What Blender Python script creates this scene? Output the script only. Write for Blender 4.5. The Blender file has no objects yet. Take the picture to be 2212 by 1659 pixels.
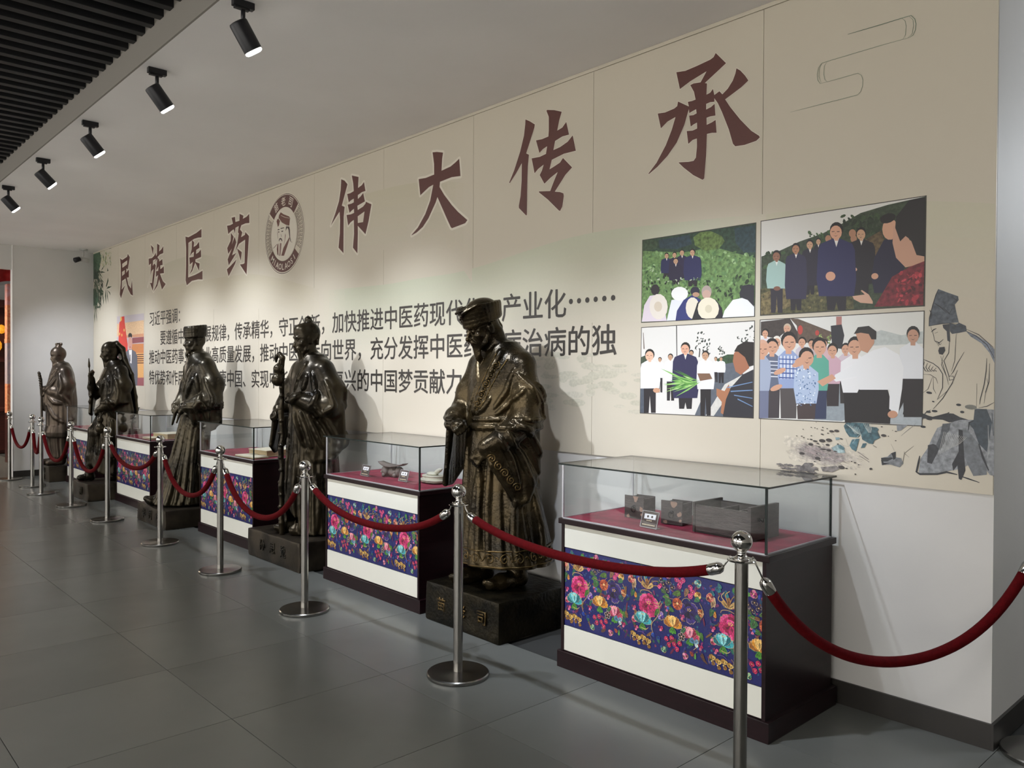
import bpy, bmesh, math, random
import numpy as np
from mathutils import Vector, Matrix, noise as mnoise
from mathutils.bvhtree import BVHTree

scene = bpy.context.scene
COL = scene.collection
PI = math.pi

# ------------------------------------------------------------------ camera, world, exposure
cam_data = bpy.data.cameras.new('camera')
cam_data.sensor_fit = 'HORIZONTAL'
cam_data.sensor_width = 36.0
cam_data.lens = 28.137
cam_data.clip_start = 0.05
cam_data.clip_end = 100
cam = bpy.data.objects.new('camera', cam_data)
COL.objects.link(cam)
_r, _u, _f = Vector((0.678666, 0.734427, 0.005404)), Vector((-0.011366, 0.003146, 0.999930)), Vector((-0.734359, 0.678680, -0.010482))
cam.matrix_world = Matrix(((_r.x, _u.x, -_f.x, 0.0), (_r.y, _u.y, -_f.y, -3.689), (_r.z, _u.z, -_f.z, 1.5375), (0, 0, 0, 1)))
scene.camera = cam

world = bpy.data.worlds.new('world')
scene.world = world
world.use_nodes = True
world.node_tree.nodes['Background'].inputs[0].default_value = (0.78, 0.80, 0.84, 1)
world.node_tree.nodes['Background'].inputs[1].default_value = 0.2

scene.view_settings.view_transform = 'Standard'
scene.view_settings.look = 'None'
scene.view_settings.exposure = 0.45
scene.view_settings.gamma = 1.0
scene.view_settings.use_curve_mapping = False

SPOT_POWER = 195.0
SPOT_COLOR = (0.82, 0.88, 1.0)

def area_light(name, loc, sx, sy, power, color, rot=(0, 0, 0)):
    d = bpy.data.lights.new(name, 'AREA')
    d.shape = 'RECTANGLE'
    d.size = sx
    d.size_y = sy
    d.energy = power
    d.color = color
    o = bpy.data.objects.new(name, d)
    o.location = loc
    o.rotation_euler = rot
    COL.objects.link(o)
    return o
# added fill panels standing in for the hall's lamps, out of the frame
for i, (lx, ly, pw) in enumerate([(-1.0, -6.0, 60), (-5.5, -6.6, 60), (-10.0, -6.6, 60), (-14.5, -6.6, 80)]):
    area_light('hall_fill_light', (lx, ly, 3.52), 1.2, 1.2, pw, (1.0, 0.95, 0.94))
# added frontal fill behind the camera, evens out the mural and ceiling
for lx in (-14.0, -8.5, -3.0, 1.5):
    area_light('front_fill_light', (lx, -8.85, 1.75), 3.6, 2.4, 165, (1.0, 0.985, 0.985), (-PI / 2, 0, 0))
area_light('next_room_fill_light', (-17.2, -2.2, 3.1), 1.0, 1.0, 110, (1.0, 0.86, 0.70))  # added area light for the ambient of the next room
area_light('side_fill_light', (0.1, 1.9, 2.7), 0.6, 0.6, 20, (0.86, 0.92, 1.0), (-0.5, 0.9, 0))  # added fill aimed at the shaded end face of the mural wall

# ------------------------------------------------------------------ materials
MATS = {}
def srgb(h):
    v = [int(h[i:i + 2], 16) / 255.0 for i in (0, 2, 4)]
    return tuple((c / 12.92 if c <= 0.04045 else ((c + 0.055) / 1.055) ** 2.4) for c in v) + (1.0,)

def mat(name, col, rough=0.5, metal=0.0, noise=0.0, nscale=8.0, bump=0.0, bscale=40.0, spec=0.5, rvar=0.0, col2=None, coat=0.0, emit=None, estr=0.0, detail=4.0, stretch=None):
    if name in MATS:
        return MATS[name]
    m = bpy.data.materials.new(name)
    m.use_nodes = True
    nt = m.node_tree
    b = nt.nodes['Principled BSDF']
    b.inputs['Base Color'].default_value = srgb(col)
    b.inputs['Roughness'].default_value = rough
    b.inputs['Metallic'].default_value = metal
    b.inputs['Specular IOR Level'].default_value = spec
    b.inputs['Coat Weight'].default_value = coat
    if emit:
        b.inputs['Emission Color'].default_value = srgb(emit)
        b.inputs['Emission Strength'].default_value = estr
    if noise or bump or rvar or col2:
        tc = nt.nodes.new('ShaderNodeTexCoord')
        src = tc.outputs['Object']
        if stretch:
            mp = nt.nodes.new('ShaderNodeMapping')
            mp.inputs['Scale'].default_value = stretch
            nt.links.new(src, mp.inputs['Vector'])
            src = mp.outputs['Vector']
        n = nt.nodes.new('ShaderNodeTexNoise')
        n.inputs['Scale'].default_value = nscale
        n.inputs['Detail'].default_value = detail
        nt.links.new(src, n.inputs['Vector'])
        if noise or col2:
            r = nt.nodes.new('ShaderNodeValToRGB')
            c = srgb(col)
            if col2:
                a, z = c, srgb(col2)
            else:
                a = tuple(min(1, x * (1 - noise)) for x in c[:3]) + (1,)
                z = tuple(min(1, x * (1 + noise)) for x in c[:3]) + (1,)
            r.color_ramp.interpolation = 'EASE'
            r.color_ramp.elements[0].position = 0.26
            r.color_ramp.elements[1].position = 0.74
            r.color_ramp.elements[0].color = a
            r.color_ramp.elements[1].color = z
            nt.links.new(n.outputs['Fac'], r.inputs['Fac'])
            nt.links.new(r.outputs['Color'], b.inputs['Base Color'])
        if rvar:
            mr = nt.nodes.new('ShaderNodeMapRange')
            mr.inputs['To Min'].default_value = max(0.02, rough - rvar)
            mr.inputs['To Max'].default_value = min(1, rough + rvar)
            mr.inputs['From Min'].default_value = 0.12
            mr.inputs['From Max'].default_value = 0.88
            nt.links.new(n.outputs['Fac'], mr.inputs['Value'])
            nt.links.new(mr.outputs['Result'], b.inputs['Roughness'])
        if bump:
            n2 = nt.nodes.new('ShaderNodeTexNoise')
            n2.inputs['Scale'].default_value = bscale
            n2.inputs['Detail'].default_value = 3.0
            nt.links.new(src, n2.inputs['Vector'])
            bp = nt.nodes.new('ShaderNodeBump')
            bp.inputs['Strength'].default_value = bump
            bp.inputs['Distance'].default_value = 0.01
            nt.links.new(n2.outputs['Fac'], bp.inputs['Height'])
            nt.links.new(bp.outputs['Normal'], b.inputs['Normal'])
    MATS[name] = m
    return m

def glass_mat(name, tint=(0.975, 0.985, 0.982), base=0.03, edge=0.35):
    """clear sheet glass: transparent body with a Fresnel mirror coat"""
    m = bpy.data.materials.new(name)
    m.use_nodes = True
    nt = m.node_tree
    for n in list(nt.nodes):
        nt.nodes.remove(n)
    out = nt.nodes.new('ShaderNodeOutputMaterial')
    tr = nt.nodes.new('ShaderNodeBsdfTransparent')
    tr.inputs['Color'].default_value = tint + (1,)
    gl = nt.nodes.new('ShaderNodeBsdfGlossy')
    gl.inputs['Roughness'].default_value = 0.01
    ge = nt.nodes.new('ShaderNodeNewGeometry')
    dt = nt.nodes.new('ShaderNodeVectorMath')
    dt.operation = 'DOT_PRODUCT'
    nt.links.new(ge.outputs['Normal'], dt.inputs[0])
    nt.links.new(ge.outputs['Incoming'], dt.inputs[1])
    ab = nt.nodes.new('ShaderNodeMath')
    ab.operation = 'ABSOLUTE'
    nt.links.new(dt.outputs['Value'], ab.inputs[0])
    iv = nt.nodes.new('ShaderNodeMath')
    iv.operation = 'SUBTRACT'
    iv.use_clamp = True
    iv.inputs[0].default_value = 1.0
    nt.links.new(ab.outputs['Value'], iv.inputs[1])
    pw = nt.nodes.new('ShaderNodeMath')
    pw.operation = 'POWER'
    pw.inputs[1].default_value = 5.0
    nt.links.new(iv.outputs['Value'], pw.inputs[0])
    fr = nt.nodes.new('ShaderNodeMapRange')
    fr.inputs['To Min'].default_value = 0.04
    fr.inputs['To Max'].default_value = 1.0
    nt.links.new(pw.outputs['Value'], fr.inputs['Value'])
    mx = nt.nodes.new('ShaderNodeMixShader')
    nt.links.new(fr.outputs['Result'], mx.inputs['Fac'])
    nt.links.new(tr.outputs['BSDF'], mx.inputs[1])
    nt.links.new(gl.outputs['BSDF'], mx.inputs[2])
    nt.links.new(mx.outputs['Shader'], out.inputs['Surface'])
    MATS[name] = m
    return m

def print_mat(name, rough=0.45, nscale=55.0, stretch=None, coat=0.0, bump=0.0):
    """printed surface: the ink colour and its mottling come with each shape as attributes"""
    m = bpy.data.materials.new(name)
    m.use_nodes = True
    nt = m.node_tree
    b = nt.nodes['Principled BSDF']
    b.inputs['Roughness'].default_value = rough
    b.inputs['Coat Weight'].default_value = coat
    b.inputs['Coat Roughness'].default_value = 0.08
    at = nt.nodes.new('ShaderNodeAttribute')
    at.attribute_name = 'ink'
    an = nt.nodes.new('ShaderNodeAttribute')
    an.attribute_name = 'mottle'
    tc = nt.nodes.new('ShaderNodeTexCoord')
    n = nt.nodes.new('ShaderNodeTexNoise')
    n.inputs['Scale'].default_value = nscale
    n.inputs['Detail'].default_value = 5.0
    nt.links.new(tc.outputs['Object'], n.inputs['Vector'])
    mr = nt.nodes.new('ShaderNodeMapRange')
    mr.inputs['From Min'].default_value = 0.3
    mr.inputs['From Max'].default_value = 0.7
    mr.inputs['To Min'].default_value = -1.0
    mr.inputs['To Max'].default_value = 1.0
    nt.links.new(n.outputs['Fac'], mr.inputs['Value'])
    mu = nt.nodes.new('ShaderNodeMath')
    mu.operation = 'MULTIPLY'
    nt.links.new(mr.outputs['Result'], mu.inputs[0])
    nt.links.new(an.outputs['Fac'], mu.inputs[1])
    ad = nt.nodes.new('ShaderNodeMath')
    ad.operation = 'ADD'
    ad.inputs[1].default_value = 1.0
    nt.links.new(mu.outputs['Value'], ad.inputs[0])
    vm = nt.nodes.new('ShaderNodeVectorMath')
    vm.operation = 'SCALE'
    nt.links.new(at.outputs['Color'], vm.inputs[0])
    nt.links.new(ad.outputs['Value'], vm.inputs['Scale'])
    nt.links.new(vm.outputs['Vector'], b.inputs['Base Color'])
    if bump:
        bp = nt.nodes.new('ShaderNodeBump')
        bp.inputs['Strength'].default_value = bump
        bp.inputs['Distance'].default_value = 0.002
        nt.links.new(n.outputs['Fac'], bp.inputs['Height'])
        nt.links.new(bp.outputs['Normal'], b.inputs['Normal'])
    MATS[name] = m
    return m

def tile_mat():
    m = mat('floor_tile', '676965', rough=0.27, noise=0.05, nscale=2.2, spec=0.4)
    nt = m.node_tree
    b = nt.nodes['Principled BSDF']
    link = b.inputs['Base Color'].links[0]
    src = link.from_socket
    ge = nt.nodes.new('ShaderNodeNewGeometry')
    for n in nt.nodes:
        if n.type == 'TEX_NOISE':
            nt.links.new(ge.outputs['Position'], n.inputs['Vector'])
    oi = nt.nodes.new('ShaderNodeObjectInfo')
    mr = nt.nodes.new('ShaderNodeMapRange')
    mr.inputs['To Min'].default_value = 0.93
    mr.inputs['To Max'].default_value = 1.07
    nt.links.new(oi.outputs['Random'], mr.inputs['Value'])
    vm = nt.nodes.new('ShaderNodeVectorMath')
    vm.operation = 'SCALE'
    nt.links.new(src, vm.inputs[0])
    nt.links.new(mr.outputs['Result'], vm.inputs['Scale'])
    nt.links.new(vm.outputs['Vector'], b.inputs['Base Color'])
    return m

M_TILE = tile_mat()
M_GROUT = mat('grout', '2a2b29', 0.9)
M_WALL = mat('wall_paint', 'c8c6c1', 0.6, noise=0.02, nscale=3, bump=0.03, bscale=60)
M_CEIL = mat('ceiling_paint', 'eeebe8', 0.65, noise=0.03, nscale=1.2)
M_FASCIA = mat('fascia_paint', '8a857d', 0.6)
M_SLAT = mat('slat_black', '19191b', 0.5)
M_VOID = mat('void_black', '060606', 0.9)
M_SKIRT = mat('skirting', '2b2824', 0.4, noise=0.1, nscale=5)
M_PANEL = mat('mural_ground', 'c6beac', 0.42, noise=0.012, nscale=1.5, spec=0.35)
M_PRINT = print_mat('print_ink')
M_EMB = print_mat('embroidery', rough=0.38, nscale=160, coat=0.35, bump=0.15)
M_CREAM = mat('case_cream', 'e0dfd2', 0.3, noise=0.01, spec=0.5)
M_WOOD = mat('case_wood', '1c0c0f', 0.32, noise=0.25, nscale=6, stretch=(1, 1, 9), spec=0.3)
M_CLOTH = mat('velvet_cloth', '7c1c34', 0.85, noise=0.25, nscale=9, bump=0.6, bscale=14)
M_ROPE = mat('velvet_rope', '500207', 0.85, noise=0.15, nscale=60, bump=0.2, bscale=200, spec=0.12)
M_CHROME = mat('chrome', 'c2c0bb', 0.10, metal=1.0)
M_STEEL = mat('brushed_steel', '96948f', 0.24, metal=1.0, bump=0.02, bscale=300)
M_GLASS = glass_mat('case_glass')
M_GEDGE = mat('glass_edge', '16201d', 0.2)
M_SILV = mat('silver_strip', 'c8c8cc', 0.3, metal=0.6)
M_LAMP = mat('lamp_black', '1b1b1e', 0.42, spec=0.4)
M_LENS = mat('lamp_lens', 'ffffff', 0.3, emit='fffdf4', estr=14.0)
M_OLDWOOD = mat('old_dark_wood', '3a3331', 0.5, noise=0.35, nscale=14, stretch=(1, 1, 6), bump=0.2, bscale=40)
M_WORN = mat('worn_wood', '8a7060', 0.7, noise=0.2, nscale=20)
M_IRON = mat('iron', '1c1b1a', 0.35, metal=0.7)

def bronze(name, c1, c2, rough, nscale=5.0, bump=0.25, bscale=45):
    m = mat(name, c1, rough, metal=0.72, col2=c2, nscale=nscale, bump=bump, bscale=bscale, rvar=0.14, detail=8)
    return m
M_BR1 = bronze('bronze_gilt_worn', '12100b', '4c4029', 0.25, 5.0, 0.28, 70)
M_BR2 = bronze('bronze_dark', '16130e', '3a3222', 0.30, 3.5, 0.22, 26)
M_BR3 = bronze('bronze_grey', '1f1c16', '474030', 0.31, 3.5, 0.22, 26)
M_BR4 = bronze('bronze_pale', '332c25', '5c5043', 0.36, 3.5, 0.10, 30)
M_PL1 = bronze('bronze_plinth_black', '0e0d09', '282213', 0.42, 8.0, 0.5, 40)
M_PL2 = bronze('bronze_plinth_brown', '24201b', '4a4236', 0.42, 5.0, 0.2, 30)
M_GOLD = bronze('bronze_trim', '33290f', '6b5530', 0.32, 8.0, 0.2, 60)

# ------------------------------------------------------------------ mesh helpers
def link(o, parent=None):
    COL.objects.link(o)
    if parent:
        o.parent = parent
    return o

def mesh_obj(name, verts, faces, m, parent=None, smooth=False, loc=None):
    me = bpy.data.meshes.new(name)
    me.from_pydata([tuple(v) for v in verts], [], faces)
    me.update()
    if smooth:
        me.polygons.foreach_set('use_smooth', [True] * len(me.polygons))
    if m:
        me.materials.append(m)
    o = bpy.data.objects.new(name, me)
    if loc:
        o.location = loc
    return link(o, parent)

class MB:
    """collects simple shapes into one mesh"""
    def __init__(s):
        s.v = []; s.f = []; s.mi = []; s.mats = []; s.cur = 0
    def use(s, m):
        if m not in s.mats:
            s.mats.append(m)
        s.cur = s.mats.index(m)
        return s
    def add(s, vs, fs):
        n = len(s.v)
        s.v += [tuple(v) for v in vs]
        s.f += [tuple(i + n for i in f) for f in fs]
        s.mi += [s.cur] * len(fs)
        return s
    def box(s, x0, x1, y0, y1, z0, z1, bev=0.0, mtx=None):
        if bev <= 0:
            vs = [(x, y, z) for z in (z0, z1) for y in (y0, y1) for x in (x0, x1)]
            fs = [(0, 2, 3, 1), (4, 5, 7, 6), (0, 1, 5, 4), (2, 6, 7, 3), (0, 4, 6, 2), (1, 3, 7, 5)]
        else:
            bm = bmesh.new()
            bmesh.ops.create_cube(bm, size=1)
            for v in bm.verts:
                v.co = Vector(((x0 + x1) / 2 + v.co.x * (x1 - x0), (y0 + y1) / 2 + v.co.y * (y1 - y0), (z0 + z1) / 2 + v.co.z * (z1 - z0)))
            bmesh.ops.bevel(bm, geom=list(bm.edges), offset=bev, segments=2, affect='EDGES', profile=0.7)
            bm.verts.ensure_lookup_table()
            for i, v in enumerate(bm.verts):
                v.index = i
            vs = [tuple(v.co) for v in bm.verts]
            fs = [tuple(v.index for v in f.verts) for f in bm.faces]
            bm.free()
        if mtx is not None:
            vs = [tuple(mtx @ Vector(v)) for v in vs]
        return s.add(vs, fs)
    def lathe(s, prof, n=24, c=(0, 0, 0), axis=None, cap=True):
        vs, fs = [], []
        for r, z in prof:
            for i in range(n):
                a = 2 * PI * i / n
                vs.append(Vector((r * math.cos(a), r * math.sin(a), z)))
        for k in range(len(prof) - 1):
            for i in range(n):
                j = (i + 1) % n
                fs.append((k * n + i, k * n + j, (k + 1) * n + j, (k + 1) * n + i))
        if cap:
            fs.append(tuple(reversed(range(n))))
            fs.append(tuple(range((len(prof) - 1) * n, len(prof) * n)))
        if axis is not None:
            q = Vector((0, 0, 1)).rotation_difference(Vector(axis).normalized())
            vs = [q @ v for v in vs]
        vs = [v + Vector(c) for v in vs]
        return s.add(vs, fs)
    def tube(s, pts, rad, n=10, cap=True):
        pts = [Vector(p) for p in pts]
        if not hasattr(rad, '__len__'):
            rad = [rad] * len(pts)
        vs, fs = [], []
        up = None
        for i, p in enumerate(pts):
            t = (pts[min(i + 1, len(pts) - 1)] - pts[max(i - 1, 0)]).normalized()
            if up is None:
                up = t.orthogonal().normalized()
            up = (up - t * up.dot(t)).normalized()
            w = t.cross(up)
            for k in range(n):
                a = 2 * PI * k / n
                vs.append(p + (up * math.cos(a) + w * math.sin(a)) * rad[i])
        for i in range(len(pts) - 1):
            for k in range(n):
                j = (k + 1) % n
                fs.append((i * n + k, i * n + j, (i + 1) * n + j, (i + 1) * n + k))
        if cap:
            fs.append(tuple(reversed(range(n))))
            fs.append(tuple(range((len(pts) - 1) * n, len(pts) * n)))
        return s.add(vs, fs)
    def ball(s, c, r, n=16, sq=(1, 1, 1)):
        prof = []
        m = n // 2
        vs, fs = [], []
        for k in range(1, m):
            ph = PI * k / m
            for i in range(n):
                a = 2 * PI * i / n
                vs.append((c[0] + r * sq[0] * math.sin(ph) * math.cos(a), c[1] + r * sq[1] * math.sin(ph) * math.sin(a), c[2] - r * sq[2] * math.cos(ph)))
        for k in range(m - 2):
            for i in range(n):
                j = (i + 1) % n
                fs.append((k * n + i, k * n + j, (k + 1) * n + j, (k + 1) * n + i))
        b = len(vs)
        vs += [(c[0], c[1], c[2] - r * sq[2]), (c[0], c[1], c[2] + r * sq[2])]
        for i in range(n):
            j = (i + 1) % n
            fs.append((b, j, i))
            fs.append((b + 1, (m - 2) * n + i, (m - 2) * n + j))
        return s.add(vs, fs)
    def build(s, name, m=None, parent=None, smooth=False, loc=None):
        o = mesh_obj(name, s.v, s.f, None, parent, smooth, loc)
        if m:
            o.data.materials.append(m)
        else:
            for mm in s.mats:
                o.data.materials.append(mm)
            o.data.polygons.foreach_set('material_index', s.mi)
        return o

def auto_smooth(o, ang=35):
    me = o.data
    me.polygons.foreach_set('use_smooth', [True] * len(me.polygons))
    bm = bmesh.new()
    bm.from_mesh(me)
    for e in bm.edges:
        if len(e.link_faces) == 2 and e.calc_face_angle(0) > math.radians(ang):
            e.smooth = False
    bm.to_mesh(me)
    bm.free()
    return o

def thing(name, label, cat, loc=(0, 0, 0), rotz=0, group=None):
    o = bpy.data.objects.new(name, None)
    o.empty_display_size = 0.1
    COL.objects.link(o)
    o.location = loc
    o.rotation_euler = (0, 0, rotz)
    o['label'] = label
    o['category'] = cat
    if group:
        o['group'] = group
    return o

def tag(o, label, cat, group=None):
    o['label'] = label
    o['category'] = cat
    if group:
        o['group'] = group
    return o

def structure(o, label=None):
    o['kind'] = 'structure'
    if label:
        o['label'] = label
    return o

def dup(root, loc=None, label=None, group=None):
    r = root.copy()
    COL.objects.link(r)
    if loc is not None:
        r.location = loc
    if label:
        r['label'] = label
    if group:
        r['group'] = group
    for ch in list(root.children):
        c = ch.copy()
        COL.objects.link(c)
        c.parent = r
        for g in list(ch.children):
            d = g.copy()
            COL.objects.link(d)
            d.parent = c
    return r

def text_mesh(body, offset=0.0, extrude=0.0, res=2):
    cu = bpy.data.curves.new('lettering', 'FONT')
    cu.body = body
    cu.offset = offset
    cu.extrude = extrude
    cu.resolution_u = res
    o = bpy.data.objects.new('lettering', cu)
    COL.objects.link(o)
    dg = bpy.context.evaluated_depsgraph_get()
    dg.update()
    me = bpy.data.meshes.new_from_object(o.evaluated_get(dg))
    bpy.data.objects.remove(o)
    bpy.data.curves.remove(cu)
    v = np.empty(len(me.vertices) * 3, 'f')
    me.vertices.foreach_get('co', v)
    return me, v.reshape(-1, 3)

ADV = {}
def place_text(name, body, x0, z, pitch, y, m, parent, offset=0.0, extrude=0.0, hscale=1.0, label=None, axis='wall', res=2):
    """text whose first full-width character is centred on x0"""
    if 'a' not in ADV:
        ADV['a'] = text_mesh('中', 0, 0, 1)[1]
        ADV['b'] = text_mesh('中中', 0, 0, 1)[1]
    a, b = ADV['a'], ADV['b']
    adv = (b[:, 0].max() - a[:, 0].max())
    cx = (a[:, 0].min() + a[:, 0].max()) / 2
    cz = (a[:, 1].min() + a[:, 1].max()) / 2
    s = pitch / adv
    me, v = text_mesh(body, 0.0, extrude / s, res)
    if offset:       # bold: the glyph struck several times with small shifts
        nv, fc = len(v), [tuple(p.vertices) for p in me.polygons]
        k = offset / s
        sh = [(0, 0), (k, 0), (-k, 0), (0, k * .8), (0, -k * .8)]
        v = np.concatenate([v + np.array([dx, dy, i * 3e-5 / s], 'f') for i, (dx, dy) in enumerate(sh)])
        bpy.data.meshes.remove(me)
        me = bpy.data.meshes.new(name)
        me.from_pydata(v.tolist(), [], [tuple(q + nv * i for q in f) for i in range(len(sh)) for f in fc])
    w = np.empty_like(v)
    w[:, 0] = x0 + (v[:, 0] - cx) * s
    w[:, 2] = z + (v[:, 1] - cz) * s * hscale
    w[:, 1] = y - v[:, 2] * s
    me.vertices.foreach_set('co', w.ravel())
    me.materials.clear()
    me.materials.append(m)
    me.update()
    o = bpy.data.objects.new(name, me)
    if label:
        o['label'] = label
    return link(o, parent)
HEADINGS = {
'cheng': (False, ['-2409 3258 64 -72 -130 -70 14 -6 -3 -59 24 5 16 16 9 -35 31 12 18 -21 33 22 29 34 15 33 6 25 23 -18 27 -33 20 -31 -41 -24 -95 -39 32 -49 60 -79 63 -71 45 -35 4 -9 -20 -13 -67 -7 -54 4 -14 16 -26 82 -41 98 -26 54 -22 32 1 -19 -26 4 -25 -3 0 -30 30 6 22 12 6 -64 -32 3 -23 -2 1 -38 32 6 23 8 7 -70 -29 6 -31 1 -4 -112 -11 -124 -11 -5 -58 35 -65 54 -35 35 67 -10 33 -1 15 15 6 58 -1 44 -27 -2 -28 -16 -11 73 39 -6 28 5 -1 32 -22 -5 -18 -8 -11 63 28 -4 20 5 -3 23 -22 -5 -22 -6 -3 22 -29 -79 -49 -86 -62 -62 -69 -48 -61 -31 -2 5 57 51 63 86 39 76 25 66 -54 -13 -45 -28 -23 89 51 -6 62 7 20 9 5 24 72 -45 -7 27 26 -2 24 2 -11 45 -24 42 21 4 45 -6 37 49 -104 -26 -67 -25 -25 100 59 -9 76 6 84 10 21 8'], []),
'chuan': (False, ['-3872 3244 43 -23 47 -31 -4 -19 -77 -155 27 -14 -11 -77 -4 -119 -2 -199 -7 -4 -70 60 -2 16 16 63 10 99 1 118 -60 -62 -60 -52 -4 7 49 73 58 115 36 98 12 73', '-3676 3254 8 4 62 -16 68 -27 -21 -47 -18 -64 45 10 34 28 25 -86 -59 1 -63 -15 -15 -55 59 7 66 20 43 31 28 -102 -103 2 -107 -18 -20 -57 51 13 43 13 25 24 80 -75 -58 -36 -92 -91 46 -10 30 -13 4 -18 -13 -64 -20 -26 -13 7 -95 82 -85 62 1 6 103 -15 34 59 32 51 -66 -26 -53 -28 -44 64 21 27 15 34 -50 -18 -34 -23 -29 104 76 -5 57 8 11 47 -40 -11 -31 -18 -33 89 56 -4 59 5 3 38 -1 88'], []),
'da': (True, ['-4893 3230 55 -8 75 -20 -11 -44 -7 -88 108 11 57 19 45 19 9 -70 7 -59 -103 10 -141 -10 -5 -38 58 -69 89 -87 73 -61 110 -77 -25 -19 -153 -16 -14 9 -49 72 -115 177 -21 -37 -91 -108 -71 -56 -79 -32 -70 -15 4 6 81 45 95 91 62 94 38 114 -54 -9 -112 -45 -22 129 94 -7 104 7 -2 82'], []),
'wei': (True, ['-6222 3260 56 -22 49 -40 -94 -172 48 -18 -15 -85 -3 -318 -83 58 21 121 4 118 -10 76 -57 -37 -94 -67 75 94 66 104 28 94', '-6048 3262 111 -33 -8 -92 60 14 33 21 24 -80 -57 -1 -63 -15 0 -33 46 16 38 22 28 -76 -119 -19 6 -37 83 16 39 21 4 14 88 -35 -44 -136 -47 -102 -122 87 2 -67 -6 -169 -72 58 17 118 -5 119 -50 -13 -42 -23 -27 95 68 -4 55 5 -2 35 -35 -9 -36 -15 -33 76 60 -1 41 5 0 32 -41 -6 -41 -13 -27 77 49 -2 59 9 -9 68'], ['-5949 2895 48 12 59 14 -11 -44 -11 -43 -83 4']),
'yao': (True, ['-8313 3259 100 -36 -18 -30 92 9 64 22 4 -97 -92 9 -105 -6 -32 -42 57 -37 -31 -49 96 14 9 28 89 -53 -27 -184 -30 -216 -163 122 89 -2 25 8 13 246 -151 -27 -57 -45 -32 -26 45 81 37 104 -21 11 21 67 -83 -8 -15 -61 -33 50 -68 -12 -72 -21 -31 95 77 -5 78 6 -39 70 90 -2 11 -57 101 -1', '-8530 3083 68 -53 -48 -81 78 78 38 -65 -109 -129 113 15 -197 -116 -30 69 114 108 -98 -49 -27 66 88 70', '-8387 2777 -38 -45 -166 -120 -46 80 109 34', '-8374 2894 119 -53 -24 -91'], []),
'yi': (True, ['-9350 3233 0 -100 -98 9 -127 0 -176 -26 -5 -416 208 12 127 14 103 16 1 -103 -129 12 -192 -1 -162 -41 -36 63 15 196 0 183 -24 153 94 -21 252 22', '-9620 3130 51 -31 -19 -52 90 12 73 33 15 -75 -94 -12 -9 -48 78 11 69 27 7 -89 -170 -12 -4 -29 130 -31 -18 -86 -115 109 -90 -88 -91 -39 78 65 26 80 -91 -26 -16 87 133 -4 10 59 -62 -11 -65 -30 58 81 6 99'], []),
'zu': (True, ['-11059 3244 110 -52 -27 -87', '-10821 3235 91 -35 -15 -78 83 19 67 32 0 -88 -119 -4 -93 -27 67 -40 -4 -23 70 11 45 12 14 -78 -86 1 3 -49 63 12 59 16 4 -90 -142 7 53 -56 53 -51 103 -44 -136 -61 -99 139 -66 -79 -156 -67 129 97 53 109 -80 -17 0 74 80 -3 20 57 -100 -47 33 87 13 64 -80 -36 33 41 -111 -10 -11 -73 61 28 55 -32 -115 -321 -104 112 76 -9 61 181 -75 -22 -153 -199 112 155 20 147 -83 -18 -10 90 127 -4 82 20 65 36 6 -48 37 20'], []),
'min': (True, ['-11990 3228 88 -59 -88 -157 45 -23 0 -98 -83 2 61 -103 109 -62 47 118 40 -223 -91 22 -120 83 -107 159 -154 -22 -15 -124 154 53 -189 -176 -52 61 47 168 0 250 -36 102 99 -35 215 23'], ['-12235 3109 222 29 -7 -57 -208 -30', '-12243 2995 124 15 -8 -53 -113 -21', '-12055 3025 103 -23 -103 -37']),
}
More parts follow.
